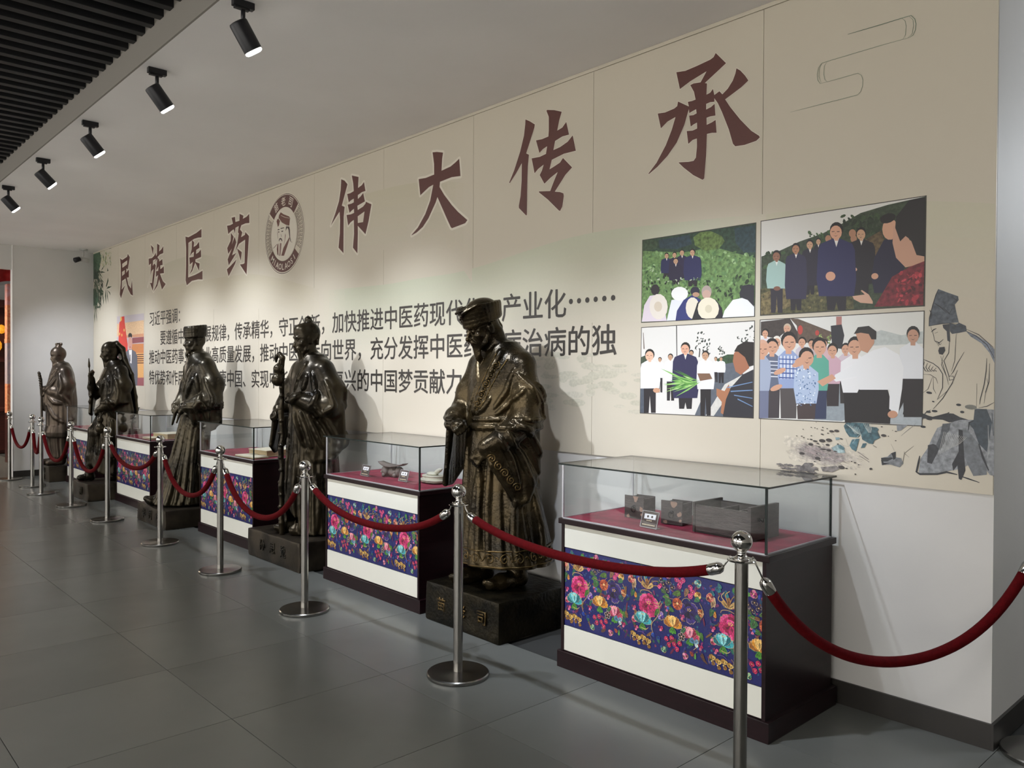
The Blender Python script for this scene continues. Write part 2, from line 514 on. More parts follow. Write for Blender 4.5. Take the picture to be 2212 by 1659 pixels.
PHOTO_A = '''64844c 5 -2886 2320 721 2 -3 -473 -722 1
28402e 5 -2886 2320 721 2 0 -176 -98 31 -148 52 -191 -8 -283 39
34472f 5 -2886 2320 60 2 48 -24 -9 -34 -98 -8
5a7038 6 -2541 2296 44 24 68 -5 67 -34 17 -31 -33 -32 -84 -5 -69 37
263a42 4 -2773 2309 206 5 18 -54 -98 -15 -121 16
263c40 4 -2289 2314 122 -2 2 -139 -67 8 -48 54
f 6e9058,7fa468,4f7040,93b27c,3f5f36,5f8450 170 6 19 -2879 2251 -2173 2174 -2172 2014 -2877 2071
f 3a5634,22381f,9db08c,5f8450,1c2c1a 60 5 14 -2878 2150 -2548 2119 -2547 1985 -2876 2009
f 2c4024,1f301b,49663a,688a50 60 6 16 -2461 2089 -2180 2064 -2179 1931 -2459 1950
1c1820 0 -2737 2122 43 -4 -1 -23 -16 1 -4 12 -4 -11 -15 1
1c2048 0 -2724 2202 16 -1 25 -12 6 -12 4 -40 -5 -24 -74 7 -6 25 3 40 6 11
e0dcd4 0 -2722 2203 12 -1 -6 -16
c09878 0 -2722 2209 12 -2 -2 -10 -8 1
16120f 0 @ -2716 2218 15 -2 0 -15
c09878 0 @ -2717 2213 13 -1 0 -13
5a4038 0 -2726 2216 6 0 0 -2 -6 1
5a4038 0 -2715 2215 6 0 0 -2 -6 0
5a4038 0 -2723 2209 6 -2 4 1 -4 -3
b08868 0 -2718 2213 2 -3 -3 1
1c1820 0 -2681 2136 38 -4 -1 -19 -14 1 -4 10 -3 -9 -14 1
221c38 0 -2670 2201 15 -1 22 -12 5 -12 3 -29 -4 -19 -66 6 -5 20 3 29 5 12
e0dcd4 0 -2668 2202 12 -1 -6 -16
c09878 0 -2668 2208 11 -2 -1 -10 -8 1
16120f 0 @ -2663 2217 15 -2 0 -14
c09878 0 @ -2664 2212 13 -1 0 -13
5a4038 0 -2673 2215 6 0 0 -2 -6 0
5a4038 0 -2662 2214 7 -1 0 -1 -7 0
5a4038 0 -2669 2208 5 -2 5 1 -5 -3
b08868 0 -2665 2212 2 -3 -3 1
1c1820 0 -2632 2109 40 -3 -1 -28 -15 1 -4 15 -3 -14 -14 1
241c3c 0 -2621 2207 17 -1 22 -12 5 -13 4 -51 -5 -29 -68 6 -5 30 2 52 6 11
e0dcd4 0 -2619 2208 13 -1 -6 -17
c09878 0 -2618 2214 11 -1 -1 -11 -9 1
16120f 0 @ -2613 2223 16 -2 0 -15
c09878 0 @ -2614 2219 14 -1 0 -14
5a4038 0 -2623 2221 6 0 0 -1 -6 0
5a4038 0 -2612 2220 7 0 0 -1 -7 0
5a4038 0 -2620 2214 6 -2 5 1 -5 -3
b08868 0 -2615 2219 2 -3 -3 0
1c1820 0 -2678 2077 50 -5 -2 -24 -18 1 -5 14 -4 -13 -19 1
201a34 0 -2662 2165 17 -2 30 -13 7 -13 4 -43 -6 -26 -87 7 -6 27 3 44 7 12
e0dcd4 0 -2660 2166 13 -2 -7 -17
c09878 0 -2660 2172 12 -1 -1 -12 -9 1
16120f 0 @ -2654 2182 17 -2 0 -16
c09878 0 @ -2655 2177 15 -1 0 -14
5a4038 0 -2665 2180 7 0 0 -2 -7 1
5a4038 0 -2653 2179 7 0 0 -2 -7 0
5a4038 0 -2662 2172 6 -2 6 1 -6 -3
b08868 0 -2657 2177 3 -3 -4 0
1c1820 0 -2573 2068 60 -5 -2 -36 -22 2 -6 20 -5 -19 -22 2
20224e 0 -2553 2199 18 -1 37 -15 8 -15 5 -72 -6 -38 -104 9 -8 40 4 72 8 13
e0dcd4 0 -2551 2200 14 -1 -7 -19
c09878 0 -2551 2207 13 -1 -1 -13 -10 1
16120f 0 @ -2544 2218 18 -2 0 -17
c09878 0 @ -2546 2212 15 -2 0 -16
5a4038 0 -2556 2216 7 0 0 -2 -7 0
5a4038 0 -2543 2214 7 0 0 -2 -7 1
5a4038 0 -2552 2207 6 -2 6 1 -6 -3
b08868 0 -2547 2213 2 -4 -3 1
f 8fa880,2a4024,b8c4a8,3f5f36 50 3 9 -2877 2110 -2461 2074 -2460 2008 -2877 2040
d8ccd4 0 -2832 1998 66 3 39 -79 14 -74 -175 4 17 94
241e24 0 @ -2794 2030 30 -2 0 -31
e0d8cc 0 @ -2770 1932 64 -4 1 -73
cfc2ae 0 @ -2773 1933 28 -2 0 -29
dde0e6 0 -2681 1964 81 3 28 -54 -81 -68 -60 3
e8e8e4 0 @ -2627 1995 56 -4 0 -39
28306c 0 -2600 1959 62 26 61 -41 -16 -102 -160 3 9 57
1c1c30 0 @ -2527 2002 30 -2 0 -25
b08a70 0 @ -2520 1983 23 -2 0 -13
ded6c4 0 @ -2541 1911 45 -3 1 -59
1e1c24 0 -2511 1938 51 25 68 -18 34 -45 8 -51 -195 -1
a89890 0 @ -2453 1993 32 -2 0 -35
c0a090 0 @ -2453 1979 27 -2 0 -25
e2dac2 0 @ -2442 1901 67 -4 1 -62
cfc6ac 0 @ -2440 1901 22 -1 0 -22
e4e6e6 0 -2342 1885 49 54 71 9 54 -45 0 -54 -186 1
26262e 0 -2254 1972 16 37 39 4 30 -9 0 -108 -37 37 -43 17'''
PHOTO_B = '''d4d2cb 0 -2133 2326 788 1 -2 -474 -785 -1
34402c 5 -2131 2149 82 12 123 39 117 25 92 33 89 38 123 19 160 12 -2 -474 -785 -1
f 2f4426,3f5832,22331c 40 8 19 -2108 2167 -1926 2147 -1925 2074 -2108 2092
f 26361f,35482a,1d2a18 60 9 21 -1717 2297 -1535 2271 -1534 2191 -1716 2214
f 2f4426,3f5832 30 6 14 -1892 2242 -1716 2220 -1716 2163 -1891 2183
5a4a30 6 -1608 2169 74 34 31 -108 -60 -68 -37 16
4c4a2c 7 -2133 1984 312 35 159 -71 7 -92 -477 -4
6b5f3e 7 -2130 1956 68 22 95 6 8 -94 -116 -34 -55 -2
f 5f5a34,38401f,7b7048 60 4 11 -2122 1983 -1662 1948 -1661 1860 -2121 1886
1c1820 0 -1841 2069 26 -2 -1 -29 -9 1 -3 16 -2 -16 -9 1
1c1a26 0 -1836 2177 14 -2 13 -11 3 -12 3 -57 -3 -32 -44 5 -3 32 1 58 3 11
e0dcd4 0 -1834 2177 10 -1 -5 -16
c09878 0 -1834 2183 10 -1 -2 -11 -6 1
16120f 0 @ -1829 2192 13 -2 0 -15
c09878 0 @ -1830 2187 11 -1 0 -13
5a4038 0 -1838 2190 5 0 0 -1 -5 0
5a4038 0 -1828 2189 5 0 0 -2 -5 1
5a4038 0 -1835 2183 5 -2 4 1 -4 -2
b08868 0 -1831 2188 2 -3 -3 0
1c1820 0 -1893 1985 46 -3 -2 -46 -16 1 -4 26 -4 -25 -17 1
211c2c 0 -1881 2161 19 -2 26 -15 6 -18 4 -97 -4 -51 -79 6 -6 53 2 98 6 16
e0dcd4 0 -1879 2162 15 -2 -7 -22
c09878 0 -1878 2170 13 -1 -1 -15 -10 1
16120f 0 @ -1872 2183 19 -2 0 -21
c09878 0 @ -1873 2177 16 -2 0 -18
5a4038 0 -1884 2181 7 -1 0 -2 -7 1
5a4038 0 -1870 2179 7 0 0 -2 -7 0
5a4038 0 -1880 2171 7 -3 5 1 -5 -3
b08868 0 -1875 2177 3 -4 -4 0
26222c 0 -2078 1985 66 -5 0 -124 -25 2 -7 85 -6 -85 -25 2
9cb8b0 0 -2058 2120 24 -2 33 -19 8 -21 5 -63 -7 -39 -101 8 -7 41 4 63 8 20
d8dcd4 0 -2055 2121 18 -2 -9 -27
8a5f48 0 -2055 2131 18 -2 -3 -17 -12 1
16120f 0 @ -2046 2147 24 -3 0 -25
8a5f48 0 @ -2048 2139 20 -2 0 -22
5a4038 0 -2062 2144 10 -1 0 -2 -10 0
5a4038 0 -2045 2142 10 0 0 -3 -10 0
5a4038 0 -2057 2131 9 -3 7 2 -7 -4
b08868 0 -2050 2140 3 -6 -4 1
7a5240 0 @ -2043 1980 19 -1 0 -11
1c1820 0 -1971 1925 59 -4 -2 -57 -21 1 -6 34 -5 -33 -22 1
2a2640 0 -1955 2146 23 -2 34 -19 8 -19 6 -125 -6 -64 -103 7 -8 67 3 126 8 18
e0dcd4 0 -1952 2147 17 -2 -8 -25
a87858 0 -1952 2157 17 -2 -3 -17 -11 1
16120f 0 @ -1944 2172 22 -3 0 -24
a87858 0 @ -1945 2164 19 -2 0 -21
5a4038 0 -1959 2169 9 -1 1 -2 -10 0
5a4038 0 -1942 2167 9 0 0 -3 -9 1
5a4038 0 -1954 2157 8 -3 7 2 -7 -5
b08868 0 -1947 2165 3 -5 -5 0
a87c60 0 @ -1665 2207 17 -2 0 -19
a87c60 0 @ -1659 2181 15 -2 0 -18
a87c60 0 @ -1781 2196 15 -2 0 -17
1c1820 0 -1656 1975 69 -6 -3 -51 -24 1 -7 31 -6 -30 -25 2
1c1820 0 -1635 2176 24 -3 41 -22 9 -22 6 -106 -7 -58 -120 9 -9 61 4 108 10 21
e0dcd4 0 -1632 2177 18 -3 -9 -28
c09878 0 -1632 2187 17 -2 -2 -19 -12 2
16120f 0 @ -1624 2204 23 -3 0 -27
c09878 0 @ -1625 2196 20 -3 0 -24
5a4038 0 -1639 2201 9 -1 0 -2 -9 0
5a4038 0 -1622 2198 9 0 0 -2 -9 0
5a4038 0 -1634 2188 8 -4 7 2 -7 -5
b08868 0 -1627 2196 3 -5 -5 0
c8a088 0 @ -1650 2038 9 -1 0 -8
1c1820 0 -1788 1926 98 -7 -4 -67 -35 2 -9 40 -9 -39 -35 2
252550 0 -1758 2194 34 -4 58 -30 13 -31 8 -138 -10 -77 -169 12 -13 81 6 141 14 29
e0dcd4 0 -1754 2195 26 -3 -13 -40
cf9c80 0 -1753 2210 24 -3 -3 -26 -17 2
16120f 0 @ -1741 2233 33 -4 0 -37
cf9c80 0 @ -1744 2221 29 -4 0 -33
5a4038 0 -1764 2229 14 -1 0 -3 -14 0
5a4038 0 -1739 2226 13 -1 0 -4 -13 1
5a4038 0 -1757 2210 12 -5 11 3 -10 -6
b08868 0 -1747 2222 5 -7 -7 0
cf9c80 0 @ -1768 2017 24 -2 0 -22
1c1a34 0 -1563 2083 41 75 54 12 36 -143 -10 -108 -120 3 -13 69
cc9c80 0 @ -1495 2204 34 -4 0 -48
1a1614 0 @ -1505 2254 34 6 6 -21
cc9c80 0 @ -1560 1999 16 -1 0 -14
c49880 0 -1480 2214 26 21 44 -90 62 -43 1 -65 -79 -11 -41 47 -16 68
1e1a1a 0 -1469 2255 57 67 66 1 0 -257 -34 10 -24 68 -23 21 -23 -21 -22 63
70202a 5 -1347 2046 -67 -21 -70 -36 -41 -70 -36 -59 211 -6
f a0303a,4c141c,8c2630,b84048 45 6 16 -1467 2012 -1357 2002 -1356 1866 -1465 1872
c8a088 0 -1662 1915 57 4 -19 19 7 2 31 -23 18 -32 0 -11 -56 8 -31 18'''
PHOTO_C = '''dcdad4 0 -2889 1817 721 5 -3 -493 -724 -2
2f4a30 4 -2389 1631 66 24 64 -1 1 -49 -164 1
3c4a38 4 -2892 1648 43 15 30 -55 -74 -23
59606a 1 -2422 1591 132 21 72 -71 -118 -216 -187 0 68 142
4c5460 1 -2895 1538 28 0 31 -210 -59 -1
d0cec6 1 -2454 1328 116 170 104 50 -169 -220
2a2828 0 -2650 1819 6 0 4 -174 -5 0
f 39413a,4a5248,2c332c 16 3 10 -2536 1784 -2449 1781 -2448 1679 -2535 1681
f 39413a,4a5248,2c332c 16 3 10 -2483 1746 -2432 1744 -2431 1657 -2483 1658
f 39413a,4a5248,2c332c 16 3 9 -2379 1699 -2342 1698 -2342 1655 -2378 1656
f 39413a,4a5248,2c332c 16 3 9 -2248 1802 -2162 1798 -2161 1701 -2247 1703
f 39413a,4a5248,2c332c 16 3 9 -2267 1750 -2204 1748 -2204 1713 -2267 1714
39332e 0 -2496 1687 6 0 -4 -44 -7 0
6a5c50 0 -2879 1789 4 0 8 -94 -8 0
1e1a20 0 -2773 1532 33 0 0 -85 -13 0 -3 57 -3 -58 -13 0
e2e2e2 0 -2764 1621 13 0 16 -8 4 -9 3 -48 -4 -27 -50 0 -4 26 2 49 4 10
e0dcd4 0 -2762 1622 10 0 -5 -14
c09878 0 -2762 1627 9 -1 -1 -8 -7 0
16120f 0 @ -2758 1635 13 0 0 -12
c09878 0 @ -2759 1631 11 0 0 -11
5a4038 0 -2766 1632 5 1 0 -2 -5 0
5a4038 0 -2757 1632 6 0 0 -1 -6 0
5a4038 0 -2763 1627 4 -2 4 2 -4 -3
b08868 0 -2760 1631 2 -3 -2 0
1e1a20 0 -2710 1512 50 1 1 -110 -20 -1 -5 75 -4 -75 -20 0
e2e2e2 0 -2695 1630 19 0 25 -11 6 -13 4 -61 -5 -35 -77 -1 -6 35 3 62 6 14
e0dcd4 0 -2693 1631 14 0 -6 -19
c09878 0 -2692 1638 13 0 -2 -12 -9 0
16120f 0 @ -2686 1649 18 0 0 -17
c09878 0 @ -2687 1644 15 0 0 -15
5a4038 0 -2698 1646 7 1 0 -2 -7 0
5a4038 0 -2685 1646 8 0 0 -1 -8 -1
5a4038 0 -2694 1638 6 -2 6 2 -6 -3
b08868 0 -2689 1644 3 -3 -4 0
1e1a20 0 -2566 1556 38 0 0 -90 -15 -1 -4 62 -3 -62 -14 0
e2e2e2 0 -2556 1653 16 0 18 -10 4 -12 3 -49 -4 -29 -57 0 -4 29 2 50 5 12
e0dcd4 0 -2554 1653 12 0 -6 -16
c09878 0 -2554 1659 12 0 -2 -10 -8 0
16120f 0 @ -2548 1669 16 0 0 -15
c09878 0 @ -2549 1664 13 0 0 -13
5a4038 0 -2558 1666 6 1 0 -2 -6 0
5a4038 0 -2547 1666 6 1 0 -2 -6 0
5a4038 0 -2555 1659 6 -1 4 2 -4 -4
b08868 0 -2551 1665 3 -3 -3 0
1e1a20 0 -2404 1565 23 0 0 -57 -9 0 -2 38 -2 -38 -9 0
e2e2e2 0 -2398 1623 10 0 11 -6 2 -8 2 -30 -2 -17 -35 0 -3 17 2 30 2 8
e0dcd4 0 -2397 1623 8 0 -4 -11
c09878 0 -2397 1627 8 0 -2 -7 -5 0
16120f 0 @ -2393 1634 10 0 0 -10
c09878 0 @ -2394 1631 8 0 0 -9
5a4038 0 -2400 1632 4 0 0 -1 -4 0
5a4038 0 -2393 1632 4 0 0 -1 -4 0
5a4038 0 -2398 1627 4 -1 3 1 -3 -2
b08868 0 -2395 1631 2 -2 -2 0
1e1a20 0 -2375 1563 31 0 0 -58 -12 0 -3 38 -3 -39 -12 0
e2e2e2 0 -2365 1623 11 -1 15 -6 4 -9 2 -29 -3 -18 -47 0 -3 18 1 30 4 8
e0dcd4 0 -2364 1623 8 0 -4 -12
c09878 0 -2364 1627 8 0 -1 -7 -5 0
16120f 0 @ -2360 1634 11 0 0 -10
c09878 0 @ -2361 1631 9 0 0 -9
5a4038 0 -2367 1632 4 0 0 -1 -4 0
5a4038 0 -2359 1632 4 0 0 -1 -4 0
5a4038 0 -2365 1627 4 -1 3 1 -3 -2
b08868 0 -2362 1631 2 -2 -2 0
1e1a20 0 -2871 1471 86 1 0 -142 -33 -1 -9 97 -8 -98 -34 -1
e2e2e2 0 -2847 1629 35 0 42 -20 10 -25 6 -69 -8 -45 -133 -3 -9 46 5 71 10 26
e0dcd4 0 -2842 1630 26 0 -13 -35
e0b498 0 -2842 1643 25 0 -3 -23 -18 0
16120f 0 @ -2830 1664 34 -1 0 -31
e0b498 0 @ -2832 1654 29 0 0 -28
5a4038 0 -2853 1658 14 1 1 -3 -14 -1
5a4038 0 -2827 1657 14 1 0 -3 -14 0
5a4038 0 -2845 1643 12 -4 11 4 -11 -6
b08868 0 -2835 1654 5 -6 -7 0
c89878 0 @ -2780 1458 25 0 0 -14
1c1820 0 -2629 1421 90 2 -4 -62 -32 -1 -9 35 -8 -35 -33 -1
24224a 0 -2602 1664 32 -1 53 -19 12 -24 8 -129 -10 -70 -156 -4 -12 72 6 132 12 25
e0dcd4 0 -2598 1665 24 0 -12 -34
d8a488 0 -2598 1677 23 0 -3 -22 -16 1
16120f 0 @ -2586 1697 31 -1 0 -30
d8a488 0 @ -2589 1687 27 -1 0 -27
5a4038 0 -2608 1692 13 0 0 -3 -13 0
5a4038 0 -2584 1691 12 1 0 -3 -12 -1
5a4038 0 -2601 1677 12 -3 9 4 -9 -7
b08868 0 -2591 1688 4 -6 -6 0
1c181c 0 -2488 1473 66 1 0 -145 -25 -1 -8 100 -5 -101 -26 -1
e2e2e2 0 -2469 1631 24 0 33 -15 8 -18 5 -81 -6 -46 -101 -2 -7 47 3 82 8 19
e0dcd4 0 -2466 1632 19 0 -9 -26
c09878 0 -2465 1641 17 0 -2 -16 -12 0
16120f 0 @ -2457 1656 23 0 0 -23
c09878 0 @ -2459 1649 20 0 0 -20
5a4038 0 -2473 1652 10 1 0 -3 -10 0
5a4038 0 -2455 1652 9 0 0 -2 -9 0
5a4038 0 -2467 1641 8 -2 7 2 -7 -4
b08868 0 -2461 1649 4 -4 -5 0
d8a488 0 @ -2586 1506 25 0 0 -15
5f9a44 0 -2547 1505 -70 16 -72 11 72 -18
4c8a3a 0 -2528 1518 -60 -24 -62 -31 62 22
5f9a44 0 -2570 1504 -82 -1 -85 -9 85 -1
3c7030 0 -2506 1505 -39 -1 -39 -6 39 0
4c8a3a 0 -2494 1502 -85 -2 -88 -8 88 0
a8d080 0 -2494 1520 -101 13 -104 7 104 -14
a8d080 0 -2542 1499 -91 -22 -94 -28 94 19
86bc60 0 -2514 1497 -99 -10 -103 -19 103 7
4c8a3a 0 -2529 1507 -57 -2 -58 -8 58 -1
5f9a44 0 -2535 1504 -42 11 -43 5 43 -13
4c8a3a 0 -2555 1500 -46 -1 -47 -5 47 -1
86bc60 0 -2524 1507 -59 -18 -60 -24 60 16
a8d080 0 -2578 1505 -48 -14 -48 -20 48 13
86bc60 0 -2513 1494 -52 14 -53 8 53 -16
4c8a3a 0 -2538 1508 -55 -20 -56 -27 56 18
3c7030 0 -2501 1516 -91 34 -93 28 94 -38
3c7030 0 -2554 1514 -54 2 -55 -8 55 -4
3c7030 0 -2520 1522 -64 30 -66 25 66 -33
3c7030 0 -2534 1505 -55 -10 -56 -15 56 9
3c7030 0 -2524 1514 -64 18 -65 13 65 -21
86bc60 0 -2503 1521 -49 -16 -50 -26 50 14
5f9a44 0 -2502 1517 -49 15 -50 8 50 -17
86bc60 0 -2551 1499 -51 23 -52 14 52 -26
5f9a44 0 -2563 1507 -77 36 -79 29 79 -40
5f9a44 0 -2501 1499 -49 5 -49 0 50 -8
3c7030 0 -2573 1514 -56 -18 -58 -23 58 16
a8d080 0 -2526 1522 -55 -3 -57 -9 57 2
86bc60 0 -2483 1512 -82 -39 -85 -48 85 37
86bc60 0 -2507 1502 -55 20 -57 14 57 -23
4c8a3a 0 -2484 1520 -86 -23 -89 -28 89 22
86bc60 0 -2492 1507 -85 -24 -87 -32 87 22
5f9a44 0 -2584 1508 -54 9 -54 1 54 -12
86bc60 0 -2496 1509 -51 5 -52 -1 52 -7
86bc60 0 -2574 1517 -89 37 -91 29 91 -41
3c7030 0 -2520 1498 -33 -1 -33 -7 33 -1
86bc60 0 -2581 1514 -73 -9 -75 -18 75 7
a8d080 0 -2535 1522 -33 14 -33 6 33 -15
86bc60 0 -2549 1504 -56 10 -58 3 58 -12
4c8a3a 0 -2573 1523 -55 -26 -56 -34 56 24
4c8a3a 0 -2522 1501 -57 21 -57 13 57 -24
a8d080 0 -2520 1502 -35 -7 -35 -15 36 4
a8d080 0 -2530 1503 -52 10 -54 4 54 -12
5f9a44 0 -2552 1495 -33 13 -34 5 34 -16
5f9a44 0 -2501 1505 -43 -2 -44 -10 44 -1
a8d080 0 -2575 1505 -74 -5 -76 -11 76 4
5f9a44 0 -2576 1496 -35 22 -36 17 36 -23
7a5a44 0 -2508 1555 78 0 17 -29 -77 -12
26262e 0 -2234 1548 64 28 -1 -247 -174 -3 -8 42 48 108
a0684c 0 -2283 1662 24 20 63 -8 1 -91 -47 -35 -32 18 -16 53
a0684c 0 @ -2230 1618 17 0 0 -21
1c1614 0 -2283 1669 20 31 43 20 51 -5 -1 -118 -25 -7 -24 49 -40 29
a8704f 0 -2387 1475 49 -13 25 36 8 -29 -24 -50 -16 -80 -15 7 6 58 -33 35
6c8cb4 0 -2322 1483 147 30 0 -4 -146 -31
6c8cb4 0 -2301 1464 127 8 0 -5 -127 -9
6c8cb4 0 -2281 1444 107 -14 0 -4 -107 13
6c8cb4 0 -2260 1425 87 -37 0 -4 -87 35'''
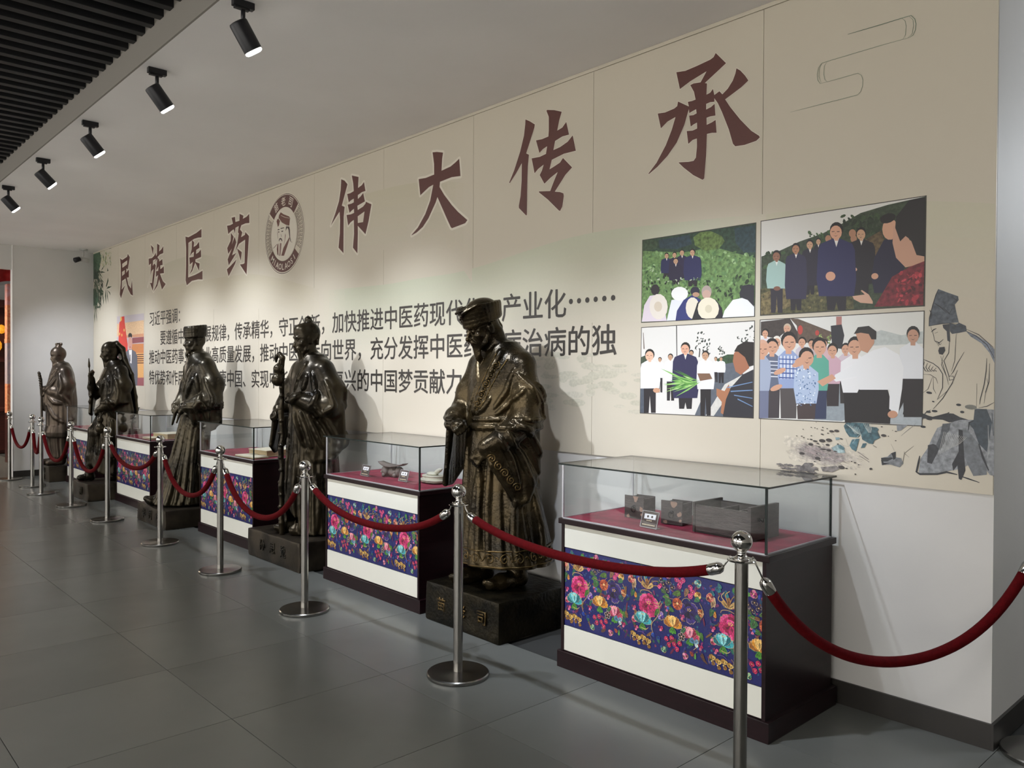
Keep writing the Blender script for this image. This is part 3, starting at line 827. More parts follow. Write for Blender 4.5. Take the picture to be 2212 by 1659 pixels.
PHOTO_D = '''d6d6d0 0 -2133 1825 785 2 -4 -498 -782 -1
b4bab6 1 -1622 1719 92 34 90 -27 90 15 0 -54 -272 -5
8c959a 1 -1815 1478 105 52 54 -176 -52 -22 -140 1
a2a9ac 1 -1467 1453 115 32 0 -156 -143 1
3c3430 2 -2131 1818 159 9 50 -85 -6 -40 -203 47
5c4c40 2 -1972 1827 42 -4 179 -74 -13 -38 -164 -9 -8 87
b04038 0 @ -1918 1768 13 0 0 -23
b04038 0 @ -1832 1751 10 0 0 -13
a8746c 0 -1739 1824 27 0 0 -44 -26 -3
2a2a30 0 -1765 1782 53 4 13 -52 -12 -63 -46 7
f 7a8a50,a8b070 14 5 12 -1838 1739 -1764 1737 -1764 1698 -1838 1700
2a2626 0 -2015 1732 58 -2 -3 -27 -52 1
d8d8d4 0 -1996 1761 20 -1 26 -19 2 -4 -7 -11 -62 2 -7 11 2 4
c8987c 0 -1994 1770 16 0 -1 -21 -14 1
b8a890 0 @ -1986 1782 20 -1 0 -21
c8987c 0 @ -1988 1775 17 -1 0 -19
5a4038 0 -2000 1778 8 1 0 -2 -8 0
5a4038 0 -1985 1778 8 0 0 -2 -8 0
5a4038 0 -1995 1769 7 -3 6 2 -6 -4
b08868 0 -1990 1776 3 -4 -4 0
2a2626 0 -2134 1710 60 -2 -3 -29 -54 1
d0ccd0 0 -2114 1743 20 -1 27 -19 2 -6 -7 -13 -64 2 -8 13 2 6
c8987c 0 -2112 1751 16 0 -1 -20 -14 1
1a1614 0 @ -2104 1763 19 -1 0 -20
c8987c 0 @ -2106 1756 16 -1 0 -18
5a4038 0 -2117 1759 8 0 0 -2 -8 0
5a4038 0 -2103 1759 8 0 0 -2 -8 0
5a4038 0 -2113 1750 7 -3 6 2 -6 -4
b08868 0 -2107 1757 2 -5 -4 1
2a2626 0 -2075 1573 71 -1 -3 -98 -63 -1
c8d0d8 0 -2053 1690 25 -1 32 -22 3 -53 -9 -46 -75 0 -9 47 1 54
c8987c 0 -2050 1703 20 -1 -1 -25 -18 0
dcd8cc 0 @ -2041 1718 24 -1 0 -26
c8987c 0 @ -2042 1709 21 -1 0 -23
5a4038 0 -2057 1713 10 0 0 -2 -10 -1
5a4038 0 -2039 1712 10 1 0 -3 -10 0
5a4038 0 -2052 1701 9 -3 8 3 -8 -6
b08868 0 -2044 1710 3 -6 -5 1
2a2626 0 -1933 1574 54 0 -2 -98 -48 0
c0b8c0 0 -1918 1690 21 -1 23 -19 3 -55 -7 -45 -57 0 -7 46 1 55
c8987c 0 -1916 1700 17 0 -1 -22 -14 1
1a1614 0 @ -1907 1713 21 -1 0 -22
c8987c 0 @ -1909 1706 18 0 0 -20
5a4038 0 -1921 1709 8 1 0 -3 -8 0
5a4038 0 -1906 1709 8 0 0 -2 -8 0
5a4038 0 -1917 1698 8 -2 6 3 -6 -5
b08868 0 -1911 1706 3 -4 -4 0
2a2626 0 -1882 1590 49 0 -2 -80 -44 -1
b8a8a8 0 -1867 1685 17 0 22 -18 2 -44 -6 -37 -51 0 -7 38 1 44
c8987c 0 -1866 1694 15 -1 -1 -18 -13 0
1a1614 0 @ -1859 1705 18 0 0 -19
c8987c 0 @ -1860 1698 15 0 0 -17
5a4038 0 -1870 1701 7 0 0 -1 -7 -1
5a4038 0 -1858 1701 8 0 0 -2 -8 0
5a4038 0 -1867 1692 7 -2 5 2 -5 -4
b08868 0 -1861 1699 2 -4 -3 0
2a2626 0 -1817 1591 48 -1 -2 -79 -42 -1
c8a8ac 0 -1802 1685 16 0 22 -17 2 -44 -6 -37 -50 0 -6 37 1 46
c8987c 0 -1800 1693 13 -1 -1 -17 -11 0
1a1614 0 @ -1794 1703 16 0 0 -17
c8987c 0 @ -1795 1697 14 0 0 -16
5a4038 0 -1805 1699 7 1 0 -2 -7 0
5a4038 0 -1793 1699 6 0 0 -1 -6 -1
5a4038 0 -1801 1691 6 -2 4 2 -4 -4
b08868 0 -1796 1697 2 -3 -3 0
2a2626 0 -1719 1522 57 1 -2 -106 -51 -2
c8b8c0 0 -1702 1650 22 -1 24 -20 3 -60 -7 -50 -60 0 -8 50 1 61
c8987c 0 -1700 1662 17 0 0 -24 -16 0
1a1614 0 @ -1692 1676 21 0 0 -24
c8987c 0 @ -1693 1668 18 0 0 -22
5a4038 0 -1706 1671 9 1 0 -2 -9 -1
5a4038 0 -1690 1671 9 1 0 -3 -9 0
5a4038 0 -1701 1660 7 -3 7 3 -7 -5
b08868 0 -1695 1668 3 -4 -4 0
2c2428 0 -1784 1510 64 0 -3 -108 -57 -2
c4a0ac 0 -1767 1640 27 -1 26 -23 3 -58 -7 -51 -68 -1 -9 51 2 60
c8987c 0 -1764 1655 21 0 -1 -28 -18 0
1a1614 0 @ -1754 1672 26 -1 0 -29
c8987c 0 @ -1756 1662 22 0 0 -26
5a4038 0 -1771 1666 11 1 0 -3 -11 0
5a4038 0 -1752 1666 11 1 0 -3 -11 -1
5a4038 0 -1765 1653 9 -4 8 4 -8 -6
b08868 0 -1758 1663 4 -6 -5 0
3a3438 0 -2109 1478 86 1 -3 -146 -77 -3
5c6478 0 -2085 1655 35 -1 36 -28 3 -81 -9 -70 -92 -1 -11 70 2 83
c8987c 0 -2082 1676 29 -1 -2 -36 -25 1
1a1614 0 @ -2068 1697 35 -1 0 -37
c8987c 0 @ -2065 1685 30 -1 0 -33
5a4038 0 -2084 1690 14 1 0 -4 -14 -1
5a4038 0 -2058 1689 14 1 0 -4 -14 0
5a4038 0 -2076 1672 12 -4 11 5 -11 -8
b08868 0 -2062 1685 -5 -7 7 0
d8dce0 0 -2114 1621 93 -5 0 -4 -93 4
d8dce0 0 -2114 1601 93 -4 0 -4 -93 4
d8dce0 0 -2114 1582 93 -4 0 -4 -93 3
d8dce0 0 -2114 1563 93 -3 0 -5 -93 3
d8dce0 0 -2114 1544 94 -3 0 -5 -94 3
6a7088 0 -2158 1471 75 1 -2 -142 -68 -3
9aa4b8 0 -2142 1642 40 0 27 -31 3 -76 -9 -67 -80 -1 -10 68 2 77
c8987c 0 -2138 1665 31 0 -1 -39 -28 0
c89c84 0 @ -2123 1688 38 -1 0 -40
c8987c 0 @ -2119 1675 33 -1 0 -36
5a4038 0 -2141 1681 16 1 0 -4 -16 -1
5a4038 0 -2112 1680 15 1 0 -4 -15 -1
5a4038 0 -2132 1662 14 -5 11 5 -11 -8
b08868 0 -2116 1676 -6 -8 8 0
4a4444 0 -2022 1485 90 2 -3 -152 -81 -3
8c9cc0 0 -1999 1669 42 -1 35 -33 3 -80 -10 -72 -96 -2 -12 73 2 83
c8987c 0 -1995 1695 33 -1 -1 -43 -30 1
1a1614 0 @ -1979 1720 41 -1 0 -44
c8987c 0 @ -1975 1705 35 -1 0 -39
5a4038 0 -1998 1711 17 2 0 -5 -17 -1
5a4038 0 -1968 1711 17 1 0 -5 -17 0
5a4038 0 -1989 1691 15 -5 12 5 -12 -9
b08868 0 -1972 1706 -6 -8 9 -1
e0e4ec 0 -2021 1644 5 -1 2 -115 -6 0
e0e4ec 0 -2002 1643 5 0 1 -114 -5 -1
e0e4ec 0 -1984 1643 6 0 1 -114 -6 0
e0e4ec 0 -1965 1643 6 0 1 -114 -6 0
e0e4ec 0 -1946 1642 5 0 1 -113 -5 0
38508c 0 -2029 1630 98 -4 0 -6 -98 5
38508c 0 -2028 1607 97 -4 0 -5 -97 4
38508c 0 -2028 1584 97 -4 0 -5 -97 4
38508c 0 -2028 1561 97 -3 0 -6 -97 3
38508c 0 -2028 1538 98 -3 0 -5 -98 2
2c3450 0 -1857 1477 76 1 -2 -139 -69 -3
58a08c 0 -1839 1646 37 0 29 -30 3 -75 -9 -67 -80 -1 -11 67 2 77
c8987c 0 -1835 1669 29 0 -1 -39 -26 0
1a1614 0 @ -1821 1692 36 -1 0 -39
c8987c 0 @ -1818 1679 31 -1 0 -35
5a4038 0 -1838 1684 15 1 0 -4 -15 0
5a4038 0 -1811 1684 14 1 0 -4 -14 -1
5a4038 0 -1830 1666 13 -5 11 5 -11 -8
b08868 0 -1815 1679 -5 -7 7 0
403434 0 -1933 1412 98 3 -4 -79 -88 -4
a8b8d0 0 -1906 1591 41 0 41 -32 3 -78 -11 -70 -104 -3 -13 71 2 80
c8987c 0 -1902 1616 33 0 -2 -42 -28 0
1a1614 0 @ -1886 1641 39 -1 0 -43
c8987c 0 @ -1882 1627 34 0 0 -38
5a4038 0 -1904 1633 16 1 0 -4 -16 -1
5a4038 0 -1875 1632 16 2 0 -5 -16 -1
5a4038 0 -1896 1613 15 -5 12 5 -12 -9
b08868 0 -1879 1628 -6 -9 8 0
f 4c6890,6c84a8,d8e0e8 80 3 7 -1938 1582 -1840 1582 -1838 1399 -1936 1395
181416 0 -1699 1470 107 2 -4 -141 -96 -4
e0e0e0 0 -1665 1641 37 -1 48 -31 4 -74 -13 -67 -113 -2 -14 68 2 76
c8987c 0 -1661 1665 29 -1 -1 -40 -26 0
1a1614 0 @ -1647 1688 36 -1 0 -41
c8987c 0 @ -1650 1675 31 -1 0 -37
5a4038 0 -1671 1680 15 1 0 -4 -15 0
5a4038 0 -1645 1680 15 1 0 -4 -15 -1
5a4038 0 -1663 1661 13 -5 11 5 -11 -8
b08868 0 -1653 1676 6 -9 -8 1
e2e2e2 0 -1621 1613 13 -69 -128 -27 -20 16 72 55
c8987c 0 -1829 1517 73 36 20 -20 -66 -39
181416 0 -1433 1536 87 1 -3 -171 -78 -3
d8dadc 0 -1405 1693 28 0 40 -27 4 -71 -10 -62 -93 0 -12 62 2 73
b88c74 0 -1402 1713 22 -1 -1 -33 -20 1
1a1614 0 @ -1391 1732 28 -1 0 -34
b88c74 0 @ -1391 1721 24 -1 0 -30
5a4038 0 -1407 1725 11 1 0 -3 -11 -1
5a4038 0 -1387 1725 12 0 0 -3 -11 0
5a4038 0 -1401 1710 10 -4 9 4 -9 -7
b08868 0 -1391 1721 0 -6 0 0
1a1416 0 -1444 1532 92 -5 1 -101 -39 -61 -41 10 17 85 -29 -61 -17 -37
181416 0 -1626 1487 129 -4 16 -61 -5 -92 -145 0 -26 87
dfe0e0 0 -1621 1631 56 31 54 14 60 -35 21 -60 -5 -91 -16 -116 -39 23 2 86 -138 -2 -13 62 -97 -19 -7 25 84 45
bc8c70 0 -1647 1745 37 24 50 -27 0 -49 -30 -43 -31 13 -7 31
262220 0 -1654 1739 19 31 50 4 34 -26 0 -37 -21 1 -13 25 -37 7
bc8c70 0 @ -1475 1373 22 1 0 -17
c8987c 0 @ -2024 1566 32 13 6 -12
c8987c 0 @ -2042 1484 32 13 6 -12
c8987c 0 @ -1914 1622 31 12 6 -12
c8987c 0 @ -1927 1602 31 12 6 -12'''
PHOTO_E = '''b8aeb0 0 -12470 2368 1148 -16 2 -980 -1170 18
d8b48c 2 -12470 2259 1144 1 0 -179 -1144 -9
c8906c 1 -12138 2077 812 4 0 -45 -812 10
8c4c50 1 -11801 2035 475 1 0 -76 -474 -3
c8804c 1 -11824 1950 492 -5 1 -573 -492 -6
e0a868 1 -11660 1823 328 -6 0 -332 -328 -1
5c3028 0 -11603 1806 271 -2 0 -13 -271 2
5c3028 0 -11603 1777 271 -2 0 -12 -271 0
5c3028 0 -11602 1748 270 -2 0 -12 -270 0
5c3028 0 -11602 1719 270 -1 0 -12 -270 -1
5c3028 0 -11602 1690 270 -1 0 -12 -270 -1
9c5c60 0 -11637 1476 312 9 0 -113 -311 -4
c8382c 1 -12262 2354 124 1 12 -87 62 -161 73 -160 -24 -473 -449 -3 76 647 25 160 101 28
d8b050 0 -12325 2349 63 5 13 -49 -63 -21
e0c060 0 @ -12350 2109 23 -1 0 -21
e0c060 0 @ -12249 2089 22 -1 0 -21
e0c060 0 @ -12150 2157 22 -1 0 -21
606068 0 -11955 1875 155 -3 140 -34 69 -55 23 -268 -22 -146 -646 -9 74 463
e0dcd8 0 -11948 1867 136 1 -16 -190 -55 8
3c3438 0 -11907 1803 31 0 5 -94 -29 0
c89484 0 @ -11888 1960 95 -2 0 -90
2c2828 0 @ -11888 2069 85 -3 0 -38
c89484 0 @ -11888 1991 81 -2 0 -63
a05050 0 @ -11888 1909 29 -1 0 -8'''
SAGE = '''4c535b 5 -1289 1920 33 -16 27 -12 18 -8 3 -16 -15 -19 5 -28 11 -49 -37 0 -43 -5 -39 -5 4 35 8 41 10 40
s 24262a 4 -1289 1920 -10 -25 -13 -46 -12 -51 -2 -36
s 24262a 3 -1326 1762 45 8 37 1 38 -5
s 24262a 5 -1266 1835 22 -24 10 22
s 24262a 4 -1304 1860 22 -16 27 -28
s 24262a 5 -1229 1878 13 -12 5 17
s 24262a 5 -1323 1832 6 -17 -2 -23
3c434b 4 -1244 1771 26 -7 11 8 28 -15 3 -23 -26 -5 -31 -4 -8 11
767d88 4 -1178 1734 38 -18 41 -29 28 -31 1 -58 -19 44 -30 40 -41 29
s 24262a 3 -1181 1737 41 -24 41 -37 28 -56
s 24262a 3 -1178 1743 48 -25 55 -54
34373c 2 -1271 1766 27 2 4 -77 -11 6 -3 40 -14 15
s 24262a 2 -1319 1761 11 -34 6 -29 11 -12
s 24262a 5 -1316 1736 11 11 10 3
s 24262a 3 -1302 1730 13 5
s 24262a 4 -1302 1698 19 -9 16 14
s 24262a 3 -1289 1692 9 -12 6 6
24262a 0 -1283 1669 21 2 3 -17 -10 -17 -14 3 -4 14
s 24262a 3 -1289 1692 3 -17
s 24262a 3 -1243 1696 -2 -51 -19 -34 22 -69 16 23 15 34 26 48
s 24262a 2 -1217 1724 -2 -57 -2 -56 -13 -46
s 24262a 2 -1266 1634 -8 -40 22 -52 8 -34
s 24262a 2 -1277 1631 14 -54 16 -52
s 24262a 3 -1244 1545 18 0 3 -14 -18 -3 -3 17
s 24262a 3 -1210 1571 -21 -57 -36 -64 -38 -47
s 24262a 2 -1226 1519 -26 -40 -37 -35
s 24262a 3 -1342 1609 -6 -21 9 -20 12 -3
s 24262a 3 -1330 1602 -7 -18 9 -16 10 -3
s 24262a 3 -1318 1595 -8 -16 9 -11 7 -3
s 24262a 3 -1306 1588 -9 -14 9 -6 5 -3
s 24262a 3 -1294 1581 -10 -11 9 -2 3 -3
s 24262a 3 -1348 1618 14 -6 27 -12 22 -18 17 -28 0 -58 -21 -52
s 24262a 2 -1347 1553 30 -2 22 -15 8 -23
s 24262a 2 -1306 1542 1 -52 11 -20
s 24262a 2 -1349 1471 22 18 18 53
s 24262a 3 -1099 1620 -2 -55 -7 -55 -14 -62 -2 -20
s 24262a 3 -1089 1598 -1 -77 -12 -45
s 24262a 2 -1098 1537 5 -22 -9 -33 -5 -50
s 24262a 2 -1135 1515 -1 -118
24262a 0 @ -1322 1473 12 -2 -1 -5
24262a 0 @ -1204 1424 10 -1 -1 -5
24262a 0 @ -1190 1394 8 -1 -1 -5
24262a 0 @ -1305 1435 5 -1 0 -3
24262a 0 @ -1324 1390 10 -1 -1 -5
24262a 0 @ -1299 1394 12 -1 -1 -5
24262a 0 @ -1321 1359 13 -2 -1 -5
24262a 0 @ -1345 1324 11 -1 -1 -5
24262a 0 @ -1255 1337 9 -1 0 -3
75746c 2 @ -1157 1416 23 -1 0 -10
2a2c30 5 -1351 1384 41 -16 59 19 27 -1 26 -14 47 -14 -47 -5 -42 -5 -26 10 -38 1 -47 1
s 24262a 7 -1351 1378 47 -13 43 11 21 15
s 24262a 4 -1315 1399 -22 -15 -11 -30
s 24262a 3 -1070 1438 -27 -17 -30 -7
84878a 4 -1287 1322 47 23 42 16 52 2 9 48 68 -3 2 -273 -17 4 -30 48 -31 19 -20 -35 -41 -21 -79 -24 -77 -7 7 65 30 49 16 42
3a444c 3 -1142 1408 45 2 21 -55 -19 -122 -30 31 -21 60 -21 27 21 12
6c7074 3 -1197 1321 31 -4 41 -53 31 -76 0 -50 -50 -10 -21 43 -21 55
282a2e 4 -1203 1321 16 -5 6 -90 6 -78 -15 -41 -10 4 -6 56 -16 -24 -5 28 25 54
34363a 3 -1325 1245 22 7 27 -10 -10 -29 -22 -48 -19 4 2 52
505458 3 -1266 1341 32 4 -5 -32 -16 -23 -2 -29 -19 -36 -16 22 16 41
s 24262a 8 -1358 1196 -5 -30 -8 -42 14 -8 72 7 37 12 42 -7
s 24262a 6 -1195 1123 31 -8 43 -12
s 2c2e32 9 -1125 1264 16 -55 22 -53
s 24262a 6 -1166 1317 4 34 16 7
s d0cec4 2 -1260 1307 -21 -100
s d0cec4 2 -1254 1305 -20 -94
s d0cec4 2 -1247 1304 -21 -89
s d0cec4 2 -1240 1303 -22 -84
s d0cec4 2 -1233 1301 -22 -78
s d0cec4 2 -1226 1300 -23 -73
s d0cec4 2 -1219 1299 -24 -68
s d0cec4 2 -1212 1297 -24 -62
s d0cec4 2 -1205 1296 -25 -57
s d0cec4 2 -1199 1295 -25 -53
s d0cec4 2 -1192 1293 -25 -47
s d0cec4 2 -1185 1292 -26 -42
s d0cec4 2 -1178 1291 -27 -37
s d0cec4 2 -1172 1289 -27 -31
s 4c5358 8 -1077 1394 6 -93
s 9a9c9c 4 -1091 1344 4 -111 -7 -28
75787a 4 -1524 1174 29 8 15 16 17 9 4 -25 22 -2 11 -22 -16 -20 -41 9 -38 -5
303436 2 -1524 1174 47 6 6 -5 -24 -14 -26 -5
26282a 0 -1480 1198 20 9 0 -31 -10 -7 -4 18
26282a 0 -1524 1164 4 1 8 -12 26 -1 -32 -11
s 706c64 2 -1481 1240 15 -29
s 5c5850 2 -1383 1238 -40 -36 -5 -36 -14 -25
s 5c5850 2 -1423 1211 0 -9 21 -16
s 75787a 2 -1438 1279 34 32 28 25
7c8084 3 -1457 1326 47 2 -28 -25 -17 -4'''
WASH = '''66625f 5 -1924 1082 35 39 41 3 7 -9 -17 -14 20 -8 -3 -12 -41 0
77716c 5 -1808 1108 43 6 36 6 13 -13 -32 -19 -50 0
3f5c63 6 -1686 1326 69 3 3 -49 -15 -20 -41 1 -16 21 -11 28
3f5c63 5 -1617 1328 37 -2 12 -37 -6 24 30 -2 9 -8 -6 -10 13 -27 -27 -16 -6 -16 -18 2 -31 16 -7 31
4a6c74 5 -1669 1220 12 29 34 6 -6 -23 -9 -37 -19 8
45646c 4 -1616 1212 9 22 18 3 -9 -21
90a4a4 4 -1756 1202 32 21 26 -8 10 -30 -29 -4 -26 6
58787e 4 -1724 1217 13 4 20 -15 -7 -10 -22 8
7c9498 4 -1737 1254 19 1 4 -9 -20 -5
s c0c8c0 2 -1686 1320 25 -18 19 -27
s c0c8c0 2 -1677 1318 24 -22 16 -21
s c0c8c0 2 -1667 1316 22 -26 13 -14
s c0c8c0 2 -1658 1313 21 -28 9 -9
s c0c8c0 2 -1648 1311 19 -32 6 -3
s c0c8c0 2 -1639 1309 18 -36 3 3
s c0c8c0 2 -1629 1307 15 -40 0 10
s c8ccc4 2 -1605 1327 13 -24 12 -18
s c8ccc4 2 -1597 1327 11 -24 8 -18
s c8ccc4 2 -1589 1327 9 -24 5 -18
s c8ccc4 2 -1581 1328 7 -24 1 -19
s c8ccc4 2 -1573 1328 5 -24 -2 -19
s a8b8b4 2 -1654 1231 13 22 18 20
s 4a4844 1 -1763 1276 16 -7 10 -12
s 6c6c66 1 -1721 1239 23 -21 26 -4 -17 40
s c0b8ac 2 -1685 1197 48 -33 47 -52
s c8c0b4 2 -1660 1187 38 -41 19 -17
s 7c7470 6 -1631 1195 52 -33
s 857d78 5 -1622 1177 46 -27
s 2c2a28 4 -1561 1228 18 -8
3a3634 0 @ -1755 1282 12 -1 -1 -5
3a3634 0 @ -1731 1285 12 -1 -1 -6
3a3634 0 @ -1513 1276 12 -1 -1 -6
3a3634 0 @ -1492 1274 3 0 0 -2
3a3634 0 @ -1460 1256 4 0 0 -2
3a3634 0 @ -1460 1298 5 0 0 -2
3a3634 0 @ -1474 1301 3 0 0 -1
3a3634 0 @ -1522 1315 5 0 0 -2
3a3634 0 @ -1801 1234 16 -1 -1 -8
3a3634 0 @ -1768 1239 15 -1 -1 -8
3a3634 0 @ -1774 1216 10 -1 -1 -5
3a3634 0 @ -1823 1148 14 -1 -1 -7
3a3634 0 @ -1903 1166 14 -1 -1 -6
3a3634 0 @ -1858 1213 13 -1 -1 -6
3a3634 0 @ -1836 1230 12 -1 -1 -4
3a3634 0 @ -1706 1115 16 -1 -1 -8
3a3634 0 @ -1682 1112 6 0 0 -3
3a3634 0 @ -1856 1237 8 -1 0 -3
3a3634 0 @ -1823 1220 7 -1 0 -3
3a3634 0 @ -1640 1089 4 0 0 -3
3a3634 0 @ -1569 1120 7 0 -1 -5
3a3634 0 @ -1801 1265 8 -1 0 -3
3a3634 0 @ -1931 1250 4 0 0 -2
3a3634 0 @ -1905 1250 5 0 0 -2
3a3634 0 @ -1894 1244 5 0 0 -2
3a3634 0 @ -1873 1238 4 0 0 -2
3a3634 0 @ -1856 1255 4 0 0 -2
3a3634 0 @ -1898 1284 3 0 0 -2
3a3634 0 @ -1857 1295 3 0 0 -2
3a3634 0 @ -1838 1294 3 0 0 -2
3a3634 0 @ -1827 1290 3 0 0 -2
3a3634 0 @ -1799 1298 4 0 0 -2
3a3634 0 @ -1801 1285 8 -1 0 -2
3a3634 0 @ -1777 1293 4 0 0 -2
3a3634 0 @ -1832 1321 3 0 0 -1
3a3634 0 @ -1773 1272 5 0 0 -2
3a3634 0 @ -1708 1249 7 -1 0 -3
3a3634 0 @ -1736 1188 9 -1 0 -3
3a3634 0 @ -1724 1223 5 0 0 -3
3a3634 0 @ -1769 1191 12 -1 -1 -5
3a3634 0 @ -1795 1194 16 -1 0 -3
3a3634 0 @ -1815 1204 9 -1 0 -3
3a3634 0 @ -1827 1171 5 0 0 -2
3a3634 0 @ -1838 1132 5 0 0 -2
3a3634 0 @ -1642 1142 6 0 0 -3
3a3634 0 @ -1658 1147 4 0 0 -2
3a3634 0 @ -1625 1134 4 0 0 -2
3a3634 0 @ -1813 1138 6 0 0 -2'''
ORNAMENT = '''s 6f7f6c 3 -1696 3137 142 -3 105 0 35 -1 16 -21 5 -22 -2 -26 -10 -20 -15 -6
s 6f7f6c 2 -1421 3130 15 -18 3 -27 -5 -33 -20 -14
s 6f7f6c 2 -1454 3134 15 -17 5 -25 -3 -36 -11 -17
s 6f7f6c 2 -1420 3038 -133 2 -98 0 -143 -1 -27 -1 -16 -16 -7 -30 3 -29 12 -19 18 -2
s 6f7f6c 2 -1821 3038 -13 -26 -1 -34 12 -31
s 6f7f6c 2 -1794 3039 -15 -19 -2 -37 6 -27 12 -14
s 6f7f6c 2 -1811 2942 82 0 82 1 16 -14 8 -24 -2 -27 -8 -23 -16 -12 -161 0 -170 -1
s 546558 3 -1696 3137 247 -4'''
BAMBOO = '''4f6a52 7 -13638 3440 275 -30 141 -104 -64 -124 -77 -85 -117 -98 -153 29
3a4a3c 6 -13632 3122 231 -6 38 -127 -270 16
4a6850 7 -13638 2856 145 -19 92 -107 12 -78 -64 -66 -185 11
3d4f3c 0 -13247 3110 163 61 -62 -48
3d4f3c 0 -13247 3102 225 -43 -200 10
3d4f3c 0 -12899 2969 24 -51 -97 -90 -25 25
3d4f3c 0 -12972 2806 73 32 181 -13 -108 -16
3d4f3c 0 -12948 2792 146 -51 24 -47 -72 50
3d4f3c 0 -12997 2808 12 -235 -61 132
3d4f3c 0 -12935 2780 61 -195 -74 113
3d4f3c 0 -13493 2573 220 -6 0 -23 -154 -2
3d4f3c 0 -13532 2544 -40 -224 -26 110
3d4f3c 0 -13493 2542 53 -213 -53 96
3d4f3c 0 -13480 2541 156 -109 -103 67
3d4f3c 0 -13273 2736 38 -171 -63 81
3d4f3c 0 -13273 2752 152 4 -25 -21 -101 -8
3d4f3c 0 -13363 3410 52 -6 64 -80 -39 20
3d4f3c 0 -13071 3313 111 -147 -62 51
3d4f3c 0 -13121 3341 37 -95 -62 37
3d4f3c 0 -12923 3117 48 -49 -61 -2
3d4f3c 0 -12850 3387 48 17 96 -26 -72 12
b4b07c 0 -13259 3413 18 -21 -12 -17 -18 20
a0a878 0 -12954 3220 51 -21 23 -18 -52 21
b4b07c 0 -13213 3258 -3 -9 -33 -5 3 8
a0a878 0 -12799 3347 53 -25 24 -21 -53 24
9cb090 0 -13022 3250 -7 -10 -37 -7 7 10
a0a878 0 -12762 3256 -11 -10 -40 -8 11 11
9cb090 0 -12744 3287 3 -11 -25 -8 -4 11
9cb090 0 -13186 3337 -3 -10 -33 -7 3 10
a0a878 0 -12863 3183 14 -16 -15 -14 -14 17
a0a878 0 -13197 3255 40 -18 10 -16 -40 19
9cb090 0 -12809 3265 -5 -16 -34 -14 5 17
b4b07c 0 -12946 3269 -24 -15 -55 -12 25 15
b4b07c 0 -13260 3327 22 -14 -8 -11 -22 14
9cb090 0 -13140 3313 -7 -13 -37 -9 7 12
8fa07c 0 -12888 3351 8 -22 -20 -19 -9 22
8fa07c 0 -13007 3243 -6 -12 -36 -10 6 13
8fa07c 0 -13015 3359 37 -22 7 -18 -36 22
b4b07c 0 -12752 3187 28 -14 -1 -11 -28 14
b4b07c 0 -13196 3286 8 -11 -22 -7 -8 11
8fa07c 0 -13178 3421 30 -13 -1 -10 -30 13
9cb090 0 -13207 3372 -1 -9 -32 -5 1 9
9cb090 0 -12954 3249 43 -16 13 -12 -43 15
9cb090 0 -13063 3400 5 -20 -26 -16 -4 20
9cb090 0 -13056 3290 36 -15 6 -12 -36 15
b4b07c 0 -13210 3225 -2 -9 -33 -7 2 10
b4b07c 0 -12901 3314 20 -20 -10 -17 -19 20
s 46503e 11 -13273 3074 -38 -120 13 -154 -39 -113
s 55684e 7 -13146 3062 -51 -155 26 -79'''
EMBLEM_BUST = '''6a463e 0 -7361 3136 59 -28 115 -38 23 -19 -6 -16 -11 -55 -51 4 -82 33 -65 31 -29 32 11 31
6a463e 0 -7432 3077 24 3 29 -32 -17 -36 -24 -14 -30 60
c9c3b2 0 -7408 3080 59 -53 94 -34 74 -18 0 3 -74 21 -82 33 -60 49
c9c3b2 0 -7355 3105 88 -32 92 -21 2 -3 -94 20 -91 33
4a3a36 0 -7250 2981 69 -9 12 -34 6 -71 17 -40 -17 2 -17 46 -18 67 -23 24 -23 -18 -11 -15
6a463e 0 -7198 2926 18 -57 -51 -37 -70 -52 -46 -74 58 -6 58 72 57 80
4a3a36 0 -7390 2879 24 5 30 -12 11 -23 -11 -4 -18 21 -24 3 -15 -18 -8 7
6a463e 0 -7431 2823 24 13 0 -124 -23 17 -13 51
8a7068 0 -7377 2833 35 -4 -6 -49 -17 -72 -24 2 6 91
4a3a36 0 -7426 2977 42 -3 0 -8 -36 0
4a3a36 0 -7366 2980 76 -2 0 -8 -70 1
5a4a44 0 -7414 2953 24 -2 0 -12 -20 2
5a4a44 0 -7349 2950 42 -2 -4 -11 -32 3
7a6660 0 -7351 2918 15 -24 -18 -3 9 7 -13 18
7a6660 0 -7426 2971 9 -89 -5 0 -10 62
7a6660 0 -7431 2828 -84 -35 -6 7 84 34
7a6660 0 -7163 2829 46 -16 -3 -3 -43 14
8a6a62 0 -7267 2918 12 -23 -11 -42 -35 -62 25 63 5 43'''
RIDGES = [
('bdbfa8', 0.55, [(-6.518, 2.301), (-5.75, 2.283), (-5.344, 2.273), (-5.093, 2.296), (-4.742, 2.283), (-4.419, 2.298), (-4.026, 2.346), (-3.588, 2.403), (-3.198, 2.421), (-2.72, 2.395), (-2.362, 2.379), (-2.107, 2.361)]),
('c0b9a2', 0.5, [(-6.522, 2.965), (-6.279, 3.054), (-5.755, 3.07), (-5.222, 3.052), (-4.747, 2.998), (-4.434, 2.91)]),
('c2bda6', 0.5, [(-2.107, 2.361), (-1.994, 2.361), (-1.649, 2.342), (-1.354, 2.317), (-1.075, 2.254)]),
('bdb7a2', 0.35, [(-10.949, 2.8), (-10.727, 2.93), (-10.16, 2.962), (-9.425, 2.951), (-8.828, 2.845)]),
('c2baa4', 0.35, [(-10.984, 2.632), (-9.855, 2.638), (-8.891, 2.622), (-8.057, 2.599), (-7.427, 2.497), (-6.518, 2.301)]),
('beb7a2', 0.3, [(-5.22, 2.745), (-5.096, 2.764), (-4.917, 2.792), (-4.746, 2.784), (-4.527, 2.718), (-4.42, 2.503)])]

